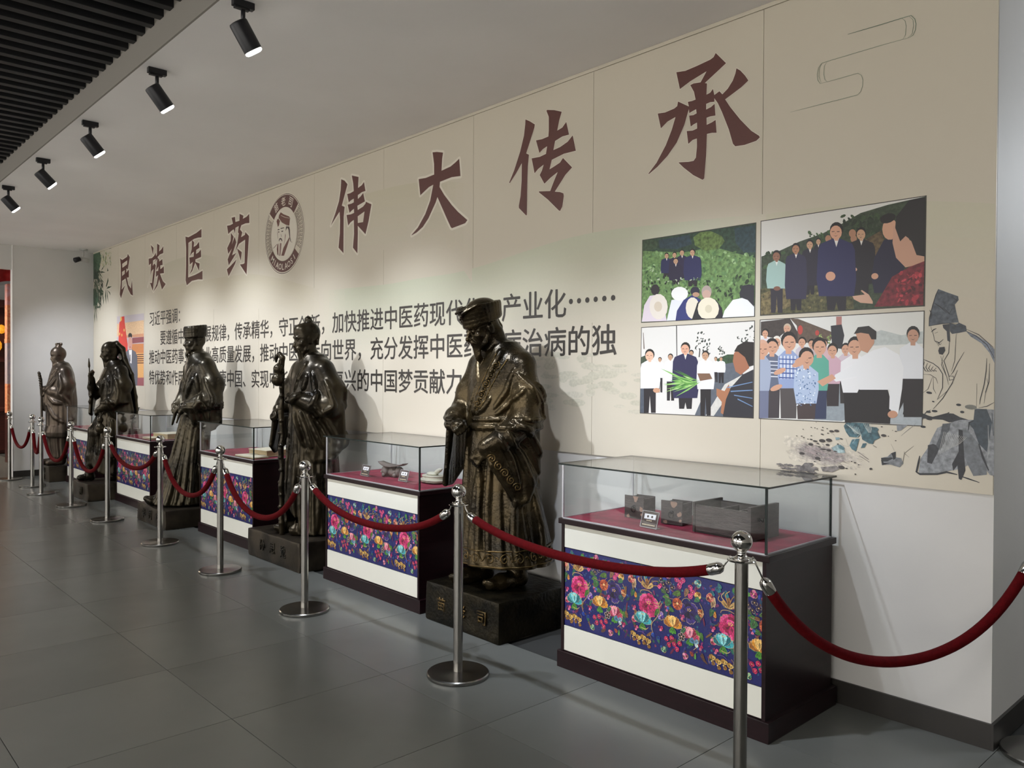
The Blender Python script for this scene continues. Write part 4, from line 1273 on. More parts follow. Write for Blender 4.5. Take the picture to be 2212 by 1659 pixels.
# ------------------------------------------------------------------ the room
XL, XR, ZC, YE = -13.64, -1.07, 3.418, -2.03      # far wall, near end of the mural wall, ceiling height, edge of the white ceiling
fl = structure(mesh_obj('floor', [(-20, -9, -.012), (4, -9, -.012), (4, 4, -.012), (-20, 4, -.012), (-20, -9, -.2), (4, -9, -.2), (4, 4, -.2), (-20, 4, -.2)],
     [(0, 1, 2, 3), (7, 6, 5, 4), (0, 4, 5, 1), (1, 5, 6, 2), (2, 6, 7, 3), (3, 7, 4, 0)], M_GROUT), 'grey stone tile floor with thin dark joints')
TX, TY, TS = -6.652, -2.189, 0.8
tb = MB()
g = 0.0014
tb.box(g, TS - g, g, TS - g, -0.0115, 0.0, bev=0.0012)
tile0 = None
for i in range(-15, 10):
    for j in range(-5, 3):
        if j == 2 and TX + i * TS < -2.0:
            continue
        if tile0 is None:
            tile0 = tb.build('tile', M_TILE, fl, loc=(TX + i * TS, TY + j * TS, 0))
        else:
            c = tile0.copy()
            COL.objects.link(c)
            c.location = (TX + i * TS, TY + j * TS, 0)
ce = MB().use(M_CEIL)
ce.box(-20, 4, YE, 4, ZC, 4.1)
ce.use(M_VOID).box(-20, 4, -9, YE, 4.0, 4.1)
ceil = structure(ce.build('ceiling'), 'white plaster ceiling along the mural wall, dark open void beyond its edge')
o = MB().box(-20, 4, YE - 0.012, YE, ZC - 0.0, 3.99).build('edge_board', M_FASCIA, ceil)
sb = MB()
sb.box(-0.03, 0.03, -5.4, YE - 0.0125, 3.573, 3.68, bev=0.004)
slat0 = None
for i in range(110):
    x = -1.2 - i * 0.1545
    if slat0 is None:
        slat0 = sb.build('slat', M_SLAT, ceil, loc=(x, 0, 0))
    else:
        c = slat0.copy()
        COL.objects.link(c)
        c.location = (x, 0, 0)
structure(MB().box(XL, XR, 0.010, 2.6, 0, ZC).build('wall_back', M_WALL), 'white painted wall that carries the mural')
structure(MB().box(XL - 0.09, XL, -1.09, 2.6, 0, ZC).build('wall_left', M_WALL), 'short white cross wall at the far end of the row')
structure(MB().box(XL - 0.09, XL - 0.02, -9, -1.10, 3.06, ZC).build('wall_left', M_WALL), 'white lintel over the opening into the next room')
structure(MB().box(-20, 4, -9.1, -9, 0, 4.1).build('wall_front', M_WALL), 'white wall behind the viewer')
structure(MB().box(-20.1, -20, -9, 4, 0, 4.1).build('wall_far', M_WALL), 'back wall of the next room')
structure(MB().box(4, 4.1, -9, 4, 0, 4.1).build('wall_right', M_WALL), 'wall at the near end of the hall')
structure(MB().box(XR, 4, 2.6, 2.7, 0, ZC).build('wall_side', M_WALL), 'wall of the side passage')
structure(MB().box(XL, XR, -0.002, 0.010, 0, 0.108, bev=0.001).build('baseboard_back', M_SKIRT), 'dark skirting under the mural wall')
structure(MB().box(XR, XR + 0.012, -0.002, 2.6, 0, 0.108).build('baseboard_right', M_SKIRT), 'dark skirting on the near end of the wall')
structure(MB().box(XL, XL + 0.012, -1.09, 0.0, 0, 0.09).build('baseboard_left', M_SKIRT), 'dark skirting of the far cross wall')
structure(MB().box(XL - 0.1, XL + 0.008, -1.10, -1.09, 0.0, ZC).build('trim_1', M_CEIL), 'bright white edge strip of the far cross wall')

# ------------------------------------------------------------------ printed shapes
def ink_mesh(name, entries, y0, parent, m, label=None, step=3e-5):
    """entries: (colour, mottle, [(x, z), ...]) in metres on the wall, later ones lie on top"""
    vs, fs, cols, nz = [], [], [], []
    for k, (c, n, p) in enumerate(entries):
        y = y0 - step * k
        b = len(vs)
        vs += [(x, y, z) for x, z in p]
        area = sum(p[i][0] * p[(i + 1) % len(p)][1] - p[(i + 1) % len(p)][0] * p[i][1] for i in range(len(p)))
        idx = list(range(b, b + len(p)))
        if area < 0:
            idx.reverse()
        fs.append(tuple(idx))
        cols.append(srgb(c))
        nz.append(n)
    o = mesh_obj(name, vs, fs, m, parent)
    me = o.data
    a = me.attributes.new('ink', 'FLOAT_COLOR', 'FACE')
    a.data.foreach_set('color', [v for c in cols for v in c])
    b = me.attributes.new('mottle', 'FLOAT', 'FACE')
    b.data.foreach_set('value', nz)
    if label:
        o['label'] = label
    return o

def rel(nums):
    """first point absolute, the rest steps, in millimetres"""
    pts = [(nums[0], nums[1])]
    for i in range(2, len(nums), 2):
        pts.append((pts[-1][0] + nums[i], pts[-1][1] + nums[i + 1]))
    return [(a / 1000, b / 1000) for a, b in pts]

def oval(nums, n=14):
    cx, cz, ax, az, bx, bz = [v / 1000 for v in nums]
    return [(cx + ax * math.cos(t) + bx * math.sin(t), cz + az * math.cos(t) + bz * math.sin(t)) for t in (2 * PI * i / n for i in range(n))]

def stroke(pts, w):
    """ribbon along a polyline that thins towards its ends"""
    n = len(pts)
    L, R_ = [], []
    for i, p in enumerate(pts):
        a = pts[max(i - 1, 0)]; b = pts[min(i + 1, n - 1)]
        dx, dz = b[0] - a[0], b[1] - a[1]
        l = math.hypot(dx, dz) or 1
        k = w / 2 * (0.45 if i in (0, n - 1) else 1.0)
        L.append((p[0] - dz / l * k, p[1] + dx / l * k))
        R_.append((p[0] + dz / l * k, p[1] - dx / l * k))
    return [[L[i], L[i + 1], R_[i + 1], R_[i]] for i in range(n - 1)]

def parse(txt, rnd):
    ent = []
    for ln in txt.strip().split('\n'):
        w = ln.split()
        if w[0] == 'f':
            cols, n, a, b = w[1].split(','), int(w[2]), int(w[3]) / 1000, int(w[4]) / 1000
            q = [int(v) / 1000 for v in w[5:]]
            q = [(q[i], q[i + 1]) for i in range(0, 8, 2)]
            for _ in range(n):
                u, v = rnd.random(), rnd.random()
                x = (q[0][0] * (1 - u) + q[1][0] * u) * (1 - v) + (q[3][0] * (1 - u) + q[2][0] * u) * v
                z = (q[0][1] * (1 - u) + q[1][1] * u) * (1 - v) + (q[3][1] * (1 - u) + q[2][1] * u) * v
                s = rnd.uniform(a, b) * 1.0
                t = rnd.uniform(0, PI)
                e = s * rnd.uniform(0.35, 0.7)
                ent.append((rnd.choice(cols), 0.25, oval([1000 * x, 1000 * z, 1000 * s * math.cos(t), 1000 * s * math.sin(t), -1000 * e * math.sin(t), 1000 * e * math.cos(t)], 6)))
        elif w[0] == 's':
            for qd in stroke(rel([int(v) for v in w[3:]]), int(w[2]) / 1000):
                ent.append((w[1], 0.1, qd))
        elif w[2] == '@':
            ent.append((w[0], int(w[1]) / 10, oval([int(v) for v in w[3:]])))
        else:
            ent.append((w[0], int(w[1]) / 10, rel([int(v) for v in w[2:]])))
    return ent

mural = thing('wall_mural', 'long cream printed mural with brown characters, text and photographs behind the statues', 'mural', (0, 0, 0))
seams = [XL + 0.003, -12.42, -11.28, -10.14, -8.995, -7.85, -6.70, -5.556, -4.41, -3.271, -2.129, XR]
for a, b in zip(seams[:-1], seams[1:]):
    MB().box(a + 0.0012, b - 0.0012, 0.0, 0.010, 1.0556, ZC - 0.022, bev=0.0008).build('mural_panel', M_PANEL, mural)
MB().box(XL + 0.003, XR, -0.006, 0.010, ZC - 0.021, ZC - 0.001).build('top_strip', M_PANEL, mural)
rnd = random.Random(5)
# mountain ridges: each wash is strongest along its crest and fades downwards
hills = []
BASE = (0xc6, 0xbe, 0xac)
for tint, fall, crest in RIDGES:
    tc_ = [int(tint[i:i + 2], 16) for i in (0, 2, 4)]
    x0, x1 = crest[0][0], crest[-1][0]
    N = max(8, int((x1 - x0) / 0.09))
    cx_, cz_ = [p[0] for p in crest], [p[1] for p in crest]
    zz = np.interp(np.linspace(x0, x1, N + 1), cx_, cz_)
    for _ in range(6):
        zz[1:-1] = (zz[:-2] + zz[1:-1] * 2 + zz[2:]) / 4
    for i in range(N):
        xa, xb = x0 + (x1 - x0) * i / N, x0 + (x1 - x0) * (i + 1) / N
        end = min(1.0, min(i + .5, N - i - .5) * (x1 - x0) / N / 0.45) if x1 - x0 > 1.2 else min(1.0, min(i + .5, N - i - .5) / 3)
        if x1 > -1.2:
            end = min(1.0, (i + 6) * (x1 - x0) / N / 0.45)
        for k in range(10):
            w = (1 - k / 10) * end
            c = '%02x%02x%02x' % tuple(int(BASE[q] + (tc_[q] - BASE[q]) * w) for q in range(3))
            hills.append((c, 0.01, [(xa, zz[i] - fall * k / 10), (xb, zz[i + 1] - fall * k / 10), (xb, zz[i + 1] - fall * (k + 1) / 10), (xa, zz[i] - fall * (k + 1) / 10)]))
for i in range(60):
    x, z = rnd.uniform(-3.8, -2.85), rnd.uniform(1.32, 1.68)
    hills.append((rnd.choice(['bab5a2', 'beb8a6', 'b8b3a0']), 0.1, oval([1000 * x, 1000 * z, rnd.uniform(20, 90), 0, 0, rnd.uniform(10, 26)], 9)))
ink_mesh('mountain_wash', hills, -0.0002, mural, M_PRINT, step=2.2e-7)

M_HEAD = mat('heading_brown', '5a352f', 0.4)
for k, (halo, polys, holes) in HEADINGS.items():
    ent = []
    P = [rel([int(v) for v in p.split()]) for p in polys]
    H = [rel([int(v) for v in p.split()]) for p in holes]
    hw = 0.034 if halo else 0.006
    for p in P:
        q = p + [p[0], p[1]]
        for i in range(len(p)):
            (ax, az), (bx, bz) = q[i], q[i + 1]
            l = math.hypot(bx - ax, bz - az) or 1
            nx, nz_ = -(bz - az) / l * hw / 2, (bx - ax) / l * hw / 2
            ent.append(('d6cfbf', 0, [(ax + nx, az + nz_), (bx + nx, bz + nz_), (bx - nx, bz - nz_), (ax - nx, az - nz_)]))
            ent.append(('d6cfbf', 0, [(bx + hw / 2 * math.cos(t), bz + hw / 2 * math.sin(t)) for t in (0, .785, 1.57, 2.356, 3.14, 3.93, 4.71, 5.5)]))
    for p in P:
        ent.append(('5a352f', 0.03, p))
    for p in H:
        ent.append(('cfc6b4', 0, p))
    ink_mesh('heading_character', ent, -0.0011, mural, M_PRINT, step=4e-6)

# body text
M_TXT = mat('text_grey', '38342f', 0.45)
CH = 0.2064
for body, col, z in (('习近平强调：', 0, 2.262), ('要遵循中医药发展规律，传承精华，守正创新，加快推进中医药现代化、产业化……', 2, 2.0015),
                     ('推动中医药事业和产业高质量发展，推动中医药走向世界，充分发挥中医药防病治病的独', 0, 1.757), ('特优势和作用，为建设健康中国、实现中华民族伟大复兴的中国梦贡献力量。', 0, 1.49)):
    for i, ch in enumerate(body):
        if ch == '…':
            xc = -11.017 + (col + i) * CH
            for dxx in (-1, 0, 1):
                MB().lathe([(0.0001, 0), (0.017, 0), (0.017, 0.0005), (0.0001, 0.0005)], 14, (xc + dxx * CH / 3, -0.0014, z + 0.004), axis=(0, -1, 0)).build('text_dot', M_TXT, mural)
            continue
        place_text('text_character', ch, -11.017 + (col + i) * CH, z, CH, -0.0013, M_TXT, mural, offset=0.0025, hscale=0.97)

# emblem
EC = (-7.295, 2.915)
ent = []
def ring(r0, r1, a0, a1, c, n=0, seg=40, sq=0.965):
    for i in range(seg):
        t0 = math.radians(a0 + (a1 - a0) * i / seg); t1 = math.radians(a0 + (a1 - a0) * (i + 1) / seg)
        ent.append((c, n, [(EC[0] + r * math.cos(t), EC[1] + r * sq * math.sin(t)) for r, t in ((r1, t0), (r1, t1), (r0, t1), (r0, t0))]))
ring(0, 0.415, 0, 360, 'd0c8b6', seg=48)
ring(0.398, 0.405, 0, 360, '4a3632', seg=48)
ring(0, 0.388, 0, 360, 'c6bdaa', seg=48)
ring(0.382, 0.388, 0, 360, '4a3632', seg=48)
ring(0.275, 0.282, 0, 360, '4a3632', seg=48)
for side in (0, 1):
    for k in range(11):
        a = (-27 + k * 6.2) if side == 0 else (152 + k * 6.2)
        a -= 2
        ring(0.290, 0.375, a, a + 0.8, '5a4640', seg=1)
        ring(0.365, 0.373, a + 0.8, a + 4.6, '5a4640', seg=2)
        ring(0.340, 0.348, a + 1.6, a + 4.6, '5a4640', seg=2)
        ring(0.315, 0.348, a + 1.6, a + 2.4, '5a4640', seg=1)
        ring(0.315, 0.323, a + 1.6, a + 5.6, '5a4640', seg=2)
        ring(0.292, 0.300, a + 0.8, a + 6.2, '5a4640', seg=2)
ring(0.280, 0.387, 213, 322, '5a3a34', 0.03)
ring(0.262, 0.398, 40, 143, 'd8d0c0', seg=30)
ring(0.268, 0.392, 42, 141, '5a3a34', 0.03, seg=30)
ring(0, 0.270, 0, 360, 'cdc6b6', seg=48)
for e in parse(EMBLEM_BUST, rnd):
    ent.append((e[0], e[1], [p for p in e[2]]))
emb = ink_mesh('emblem', ent, -0.0011, mural, M_PRINT, step=4e-6, label='round brown emblem with a bearded man in a turban')
M_ETXT = mat('emblem_text', 'd8d0c0', 0.45)
def arc_text(chars, r, a_mid, step_deg, size, inward):
    for i, ch in enumerate(chars):
        me, v = text_mesh(ch, 0.008, 0, 2)
        c0 = (v.min(0) + v.max(0)) / 2
        s = size / max(v[:, 1].max() - v[:, 1].min(), 1e-4)
        k = i - (len(chars) - 1) / 2
        if inward:      # top arc: reads left to right, heads outwards
            a = math.radians(a_mid - k * step_deg); rot = a - PI / 2
        else:
            a = math.radians(a_mid + k * step_deg); rot = a + PI / 2
        x, z = (v[:, 0] - c0[0]) * s, (v[:, 1] - c0[1]) * s
        w = np.empty_like(v)
        w[:, 0] = EC[0] + r * math.cos(a) + x * math.cos(rot) - z * math.sin(rot)
        w[:, 2] = EC[1] + r * 0.965 * math.sin(a) + x * math.sin(rot) + z * math.cos(rot)
        w[:, 1] = -0.0011 - 4e-6 * (len(ent) + 20)
        me.vertices.foreach_set('co', w.ravel())
        me.materials.clear(); me.materials.append(M_ETXT); me.update()
        o = bpy.data.objects.new('emblem_character', me)
        link(o, emb)
arc_text('苗老司', 0.331, 92, 27, 0.088, True)
arc_text('MIAOLAOSI', 0.333, 267.5, 10.6, 0.060, False)

for key, txt, lab in (('a', PHOTO_A, 'photograph of men in dark jackets in a tea field above a crowd holding straw hats'), ('b', PHOTO_B, 'photograph of smiling men on a hillside and a woman in red seen from behind'),
                      ('c', PHOTO_C, 'photograph of a man in a dark jacket holding green stalks on a road'), ('d', PHOTO_D, 'photograph of a man in a white shirt shaking hands with a crowd'), ('e', PHOTO_E, 'portrait photograph of a man in a grey suit before a red flag')):
    ent = parse(txt, rnd)
    base = ent[0][2]
    if key in 'abcd':     # a thin dark keyline round the print
        cx = sum(p[0] for p in base) / 4; cz = sum(p[1] for p in base) / 4
        k2 = [(x + math.copysign(0.004, x - cx), z + math.copysign(0.004, z - cz)) for x, z in base]
        ent.insert(0, ('3a3630', 0, k2))
    # keep every shape inside the print
    x0 = min(p[0] for p in base); x1 = max(p[0] for p in base); z0 = min(p[1] for p in base); z1 = max(p[1] for p in base)
    out = [ent[0]]
    for c, n, p in ent[1:]:
        q = [(min(max(x, x0), x1), min(max(z, z0), z1)) for x, z in p]
        if len(set(q)) >= 3:
            out.append((c, n, q))
    ink_mesh('photograph', out, -0.0012, mural, M_PRINT, lab, step=4e-6)

ink_mesh('ink_scholar', parse(SAGE, rnd), -0.0012, mural, M_PRINT, 'ink drawing of a bearded scholar in a tall cap over grey rocks', step=4e-6)
blobs = []
for i in range(150):
    u, v = max(-2, min(2, rnd.gauss(0, 1))), max(-1.8, min(1.8, rnd.gauss(0, 1)))
    x = -1.80 + u * 0.085; z = 1.168 + v * 0.026 - u * 0.010
    k = min(1, (u * u + v * v) / 3.2)
    c = '%02x%02x%02x' % tuple(int(a * (1 - k) + b * k) for a, b in zip((0x8c, 0x84, 0x80), (0xc4, 0xbc, 0xab)))
    blobs.append((k, c, 0.25, oval([1000 * x, 1000 * z, rnd.uniform(14, 40), rnd.uniform(-12, -2), 2, rnd.uniform(5, 11)], 9)))
blobs = [b[1:] for b in sorted(blobs, key=lambda b: -b[0])]
wash = []
for i in range(520):
    u, v = rnd.gauss(0, 1), rnd.gauss(0, 1)
    if abs(u) > 2.1 or abs(v) > 2.0:
        continue
    x = -1.80 + u * 0.092; z = 1.172 + v * 0.030 - u * 0.010
    l = rnd.uniform(0.008, 0.034); w = rnd.uniform(0.0014, 0.005) * (1 if abs(u) + abs(v) < 1.6 else 0.5)
    a = -rnd.uniform(0.1, 0.5)
    c = rnd.choice(['8a827c', 'a09890', '75706c', '968a88', 'aaa298', '80787a', 'a08f8c']) if abs(u) < 1.2 and abs(v) < 1.2 else rnd.choice(['b8b0a4', 'bcb4a6', 'a8a098'])
    dx, dz = l / 2 * math.cos(a), l / 2 * math.sin(a)
    for qd in stroke([(x - dx, z - dz), (x, z + rnd.uniform(-.001, .001)), (x + dx, z + dz)], w):
        wash.append((c, 0.35, qd))
for i in range(70):
    x = rnd.uniform(-2.04, -1.84); z = 1.092 + (x + 2.04) * -0.02 + rnd.uniform(-0.012, 0.016)
    for qd in stroke([(x, z), (x + 0.018, z + rnd.uniform(-.003, .003)), (x + 0.034, z - 0.003)], rnd.uniform(0.003, 0.007)):
        wash.append((rnd.choice(['75706c', '8a827c', '5c5856']), 0.3, qd))
o = ink_mesh('ink_splash', blobs + wash + parse(WASH, rnd), -0.0010, mural, M_PRINT, 'grey ink wash with teal leaves and black dots', step=1.5e-6)
o['kind'] = 'stuff'
ink_mesh('line_ornament', parse(ORNAMENT, rnd), -0.0012, mural, M_PRINT, 'thin green looping line ornament')
bam = parse(BAMBOO, rnd)
for i in range(260):
    x, z = (rnd.uniform(-13.62, -13.05), rnd.uniform(2.66, 3.17)) if i < 90 else (rnd.uniform(-13.63, -13.22), rnd.uniform(2.55, 3.36))
    if x > -13.61 + 0.25 + (3.2 - z) * 0.6:
        continue
    a = -rnd.uniform(0.6, 2.4); l = rnd.uniform(0.06, 0.15)
    x1, z1 = max(x + l * 1.6 * math.cos(a), XL + 0.01), z + l * math.sin(a)
    bam.append((rnd.choice(['2c3c2e', '3d523e', '1f2a20', '4a6048']), 0.2, [(x, z), ((x + x1) / 2 + 0.012, (z + z1) / 2 + 0.004), (x1, z1), ((x + x1) / 2 - 0.012, (z + z1) / 2 - 0.004)]))
for i in range(30):
    x, z = rnd.uniform(-13.3, -12.75), rnd.uniform(3.16, 3.37)
    l = rnd.uniform(0.03, 0.07)
    bam.append((rnd.choice(['8fa07c', 'a0a878', 'b4b07c', '9cb090']), 0.2, [(x, z), (x + 0.02, z - l * .5), (x + 0.012, z - l), (x - 0.01, z - l * .5)]))
o = ink_mesh('bamboo_print', bam, -0.0012, mural, M_PRINT, 'printed green bamboo in the far upper corner', step=4e-6)
o['kind'] = 'stuff'

# ------------------------------------------------------------------ display cases (origin at the middle of the front foot)
CW, CD = 1.22, 0.615       # width, depth
def embroidery(parent):
    """band of satin flowers, 2.6 repeats of one motif, in the plane y = 0, x 0..W, z 0..H"""
    W_, H_ = 1.145, 0.405
    P_ = 0.445
    r = random.Random(11)
    E = [('141a5e', 0.35, [(0, 0), (W_, 0), (W_, H_), (0, H_)])]
    FILL = ('3c2c70', '5c2460', '2c4c74', '7c3450', '38603c', '24508c', '6c4c30', '8c3468', '2c6878')
    def dk(c, k=0.62):
        return ''.join('%02x' % int(int(c[i:i + 2], 16) * k) for i in (0, 2, 4))
    def petal(x, z, a, l, w, c, edge=None, o=0.0):
        dx, dz = math.cos(a), math.sin(a)
        def shape(l, w):
            return [(x + dx * o, z + dz * o), (x + dx * l * .35 - dz * w * .75, z + dz * l * .35 + dx * w * .75), (x + dx * l * .8 - dz * w, z + dz * l * .8 + dx * w), (x + dx * l * 1.02 - dz * w * .3, z + dz * l * 1.02 + dx * w * .3),
                    (x + dx * l * .94, z + dz * l * .94), (x + dx * l * 1.02 + dz * w * .3, z + dz * l * 1.02 - dx * w * .3), (x + dx * l * .8 + dz * w, z + dz * l * .8 - dx * w), (x + dx * l * .35 + dz * w * .75, z + dz * l * .35 - dx * w * .75)]
        if edge:
            E.append((edge, 0.1, shape(l + .0022, w + .0018)))
        E.append((c, 0.55, shape(l, w)))
        if l > .011 and c not in FILL:
            E.append((dk(c), 0.3, [(x + dx * l * .1, z + dz * l * .1), (x + dx * l * .55 - dz * w * .28, z + dz * l * .55 + dx * w * .28), (x + dx * l * .75, z + dz * l * .75), (x + dx * l * .55 + dz * w * .28, z + dz * l * .55 - dx * w * .28)]))
    def dot(x, z, s, c, n=8):
        E.append((c, 0.2, [(x + s * math.cos(t), z + s * math.sin(t)) for t in (2 * PI * i / n for i in range(n))]))
    def curl(pts, w, c):
        # smooth the polyline
        for _ in range(2):
            q = [pts[0]]
            for a, b in zip(pts[:-1], pts[1:]):
                q += [(a[0] * .75 + b[0] * .25, a[1] * .75 + b[1] * .25), (a[0] * .25 + b[0] * .75, a[1] * .25 + b[1] * .75)]
            pts = q + [pts[-1]]
        for qd in stroke(pts, w):
            E.append((c, 0.2, qd))
    def peony(x, z, s, dark, mid, light, edge='b49a66', tilt=0.0):
        s *= 1.34
        for k in range(6):
            petal(x, z, tilt + .3 + k * 1.047, s * 1.0, s * .46, mid if k % 2 else light, edge if k % 2 == 0 else None)
        for k in range(5):
            petal(x, z + s * .1, tilt + 0.1 + k * 1.257, s * .68, s * .34, dark if k % 2 else mid)
        for k in range(4):
            petal(x, z + s * .15, tilt + 1.0 + k * 0.5, s * .42, s * .13, light)
        for k in range(5):
            dot(x + s * .16 * math.cos(k * 1.3), z + s * .22 + s * .1 * math.sin(k * 1.3), s * .055, 'e8c060')
    def tulip(x, z, s, dark, mid, light, leafc='4a8a30'):
        s *= 1.28
        for k, a in enumerate((2.6, 0.5, 2.1, 1.05, 1.57)):
            petal(x, z - s * .35, a, s * 1.05, s * .36, (dark, mid, mid, dark, light)[k], 'c8b080' if k < 4 else None)
        petal(x - s * .1, z - s * .3, 2.0, s * .95, s * .09, light)
        for a in (-1.57, -1.1, -2.05):
            petal(x, z - s * .3, a, s * .7, s * .15, leafc)
        for k in range(3):
            dot(x + (k - 1) * s * .14, z + s * .45, s * .05, 'e8c060')
    def leaf(x, z, a, l, w, c):
        petal(x, z, a, l, w, c)
        dx, dz = math.cos(a), math.sin(a)
        E.append(('8aa860', 0, [(x, z), (x + dx * l * .9 - dz * .0008, z + dz * l * .9 + dx * .0008), (x + dx * l * .9 + dz * .0008, z + dz * l * .9 - dx * .0008)]))
    for k in range(-1, 4):
        X = -0.06 + k * P_
        B = len(E)
        for (x, z, w, h) in ((.10, .385, .02, .016), (.14, .375, .014, .02), (.07, .36, .016, .014), (.18, .385, .014, .012)):
            petal(X + x, z, -1.3, h * 1.8, w * .6, '2c7c84'); petal(X + x, z, -1.9, h * 1.5, w * .5, '1c5468')
        # fan flower with gold whiskers
        for a in (2.7, 2.3, 1.9, 1.2, .8, .4):
            curl([(X + .155, .300), (X + .155 + .03 * math.cos(a), .300 + .035 * math.sin(a)), (X + .155 + .062 * math.cos(a), .30 + .058 * math.sin(a)), (X + .155 + .07 * math.cos(a - .4), .30 + .075 * math.sin(a - .2))], .0034, r.choice(['c09850', 'a88048', 'd0b478']))
        petal(X + .155, .295, 2.4, .045, .012, 'b08a50'); petal(X + .155, .295, .7, .045, .012, 'c8a468'); petal(X + .155, .30, 1.57, .045, .010, '8c5c30')
        petal(X + .085, .285, 1.9, .05, .016, 'c8b490'); petal(X + .068, .280, 1.3, .04, .012, 'a08060'); petal(X + .085, .27, -1.5, .03, .008, 'd89040')
        # broad dim leaves and petals woven between the flowers
        for q in range(70):
            x, z = r.uniform(.02, .48), r.uniform(.03, .385)
            E.insert(B, (r.choice(['2a4a34', '4a1c50', '1c4460', '6a2440', '3c3070', '5a3c2c', '24604c', '702c58', '2c3c90', '7a5430']), 0.5, [(X + x + a_ * math.cos(t_) * math.cos(g_) - b_ * math.sin(t_) * math.sin(g_), z + a_ * math.cos(t_) * math.sin(g_) + b_ * math.sin(t_) * math.cos(g_)) for a_, b_, g_ in [(r.uniform(.012, .028), r.uniform(.004, .009), r.uniform(0, 3.1))] for t_ in (2 * PI * i / 9 for i in range(9))]))
        for (x, z, c1, c2, c3, s_) in ((.275, .385, '6c1850', 'a83070', 'd870a0', .018), (.44, .375, '205060', '3c8c90', '90c8c0', .018), (.06, .325, '702030', 'b04048', 'e08878', .020), (.44, .32, '7c4818', 'c08030', 'ecc070', .018), (.235, .185, '381c60', '6038a0', 'a888d0', .020),
                                   (.255, .03, '205048', '3c9070', '98d0a0', .014), (.375, .03, '702850', 'b84880', 'e898b8', .015), (.08, .135, '8c1440', 'c83c6c', 'f090a8', .016), (.455, .245, '8c3c1c', 'c8683c', 'f0b080', .018)):
            for q in range(6):
                petal(X + x, z, q * 1.047 + x * 9, s_, s_ * .42, (c1, c2, c3)[q % 3], 'b89860' if q % 2 else None)
            dot(X + x, z, s_ * .18, 'f0d080')
        for (x, z, a, l, w, c) in ((.20, .36, 2.2, .04, .012, '3c7838'), (.06, .24, 1.2, .04, .013, '2c5c3c'), (.245, .275, .3, .04, .012, '447c30'), (.36, .07, 2.4, .036, .011, '3c7040'), (.23, .05, 1.9, .035, .010, '2c6850'), (.47, .12, 2.0, .04, .012, '44702c'), (.42, .29, .6, .035, .012, '347048'), (.10, .40, -1.0, .03, .010, '2c6c70'), (.315, .22, 2.8, .036, .012, '3c6c34')):
            leaf(X + x, z, a, l, w, c)
        # upper dark cluster, leaves and cherry blossom
        for (x, z) in ((.235, .36), (.25, .335), (.28, .35), (.27, .315), (.30, .33)):
            for q in range(5):
                petal(X + x, z, q * 1.257 + x * 30, .014, .006, '2a1c3c', '9c8c84' if q % 2 else None)
            dot(X + x, z, .003, 'd8b060')
        for (x, z, c) in ((.325, .372, 'a01c50'), (.345, .362, 'c83468'), (.34, .345, '901848'), (.36, .375, 'b82860'), (.40, .35, 'a01c50'), (.412, .33, 'c03060'), (.40, .31, 'd04878')):
            for q in range(5):
                petal(X + x, z, q * 1.257, .013, .0065, c if q % 2 else 'cc4c80')
            dot(X + x, z, .0028, 'e8a0a0')
        leaf(X + .30, .30, .3, .05, .014, '4c6c2c'); leaf(X + .27, .295, 2.7, .035, .011, '3c6030'); leaf(X + .23, .375, .2, .03, .009, '4c8c3c'); leaf(X + .37, .30, 1.2, .045, .013, '8c6048')
        curl([(X + .26, .285), (X + .29, .275), (X + .33, .282), (X + .35, .30)], .003, 'a06c60')
        petal(X + .22, .325, 0.2, .022, .009, 'c02c60'); petal(X + .215, .325, -.5, .022, .009, 'e05888')
        # main flowers
        peony(X + .165, .218, .044, '8c1440', 'c02c64', 'e0508c')
        peony(X + .395, .235, .038, '1a1030', '2c1c58', '40307c', 'b4a090', 0.5)
        for q in range(7):
            petal(X + .33 + .0, .26, q * .9 + .2, .028, .014, 'a8452c' if q % 2 else 'c8643c')
        dot(X + .33, .262, .006, 'f0d090')
        tulip(X + .13, .145, .042, '1c6870', '3ca4ac', '8cd4d4')
        tulip(X + .305, .165, .040, '9c5c1c', 'd08c2c', 'f0c474')
        tulip(X + .40, .135, .040, '8c1c40', 'c03c64', 'f09cac')
        # vines
        curl([(X + .205, .26), (X + .225, .24), (X + .232, .20), (X + .21, .165), (X + .185, .14), (X + .182, .115), (X + .195, .09)], .0036, 'b89468')
        curl([(X + .115, .27), (X + .12, .285), (X + .16, .29), (X + .185, .28)], .0034, 'b89468')
        curl([(X + .195, .238), (X + .225, .235), (X + .235, .255)], .0036, 'c8a870'); curl([(X + .20, .225), (X + .23, .222), (X + .243, .245)], .003, 'c8a870')
        curl([(X + .12, .105), (X + .15, .098), (X + .165, .112)], .003, 'c8a870')
        curl([(X + .345, .255), (X + .36, .29), (X + .385, .30), (X + .40, .29)], .003, 'a08c60')
        curl([(X + .43, .155), (X + .455, .13), (X + .44, .09), (X + .42, .07)], .003, 'b89468')
        curl([(X + .45, .29), (X + .47, .26), (X + .46, .22), (X + .44, .20)], .003, 'a89060')
        # fillers
        for (x, z, c) in ((.075, .19, 'd04878'), (.355, .205, 'd04c80'), (.235, .125, 'c03060'), (.09, .095, 'e06488'), (.455, .09, 'b02858'), (.27, .225, '4c6cc0'), (.265, .245, '3c5c98')):
            petal(X + x, z, .5, .016, .008, c); petal(X + x, z, 2.4, .014, .007, '802048'); petal(X + x, z, -1.4, .013, .007, 'e87c9c')
        leaf(X + .265, .235, 1.1, .045, .02, '3c6c3c'); leaf(X + .20, .175, 1.0, .045, .011, '3c7028'); leaf(X + .43, .165, -.8, .03, .009, '4c8030'); leaf(X + .345, .12, .9, .05, .010, '2c5c40'); leaf(X + .455, .20, 2.2, .04, .014, '2c5458')
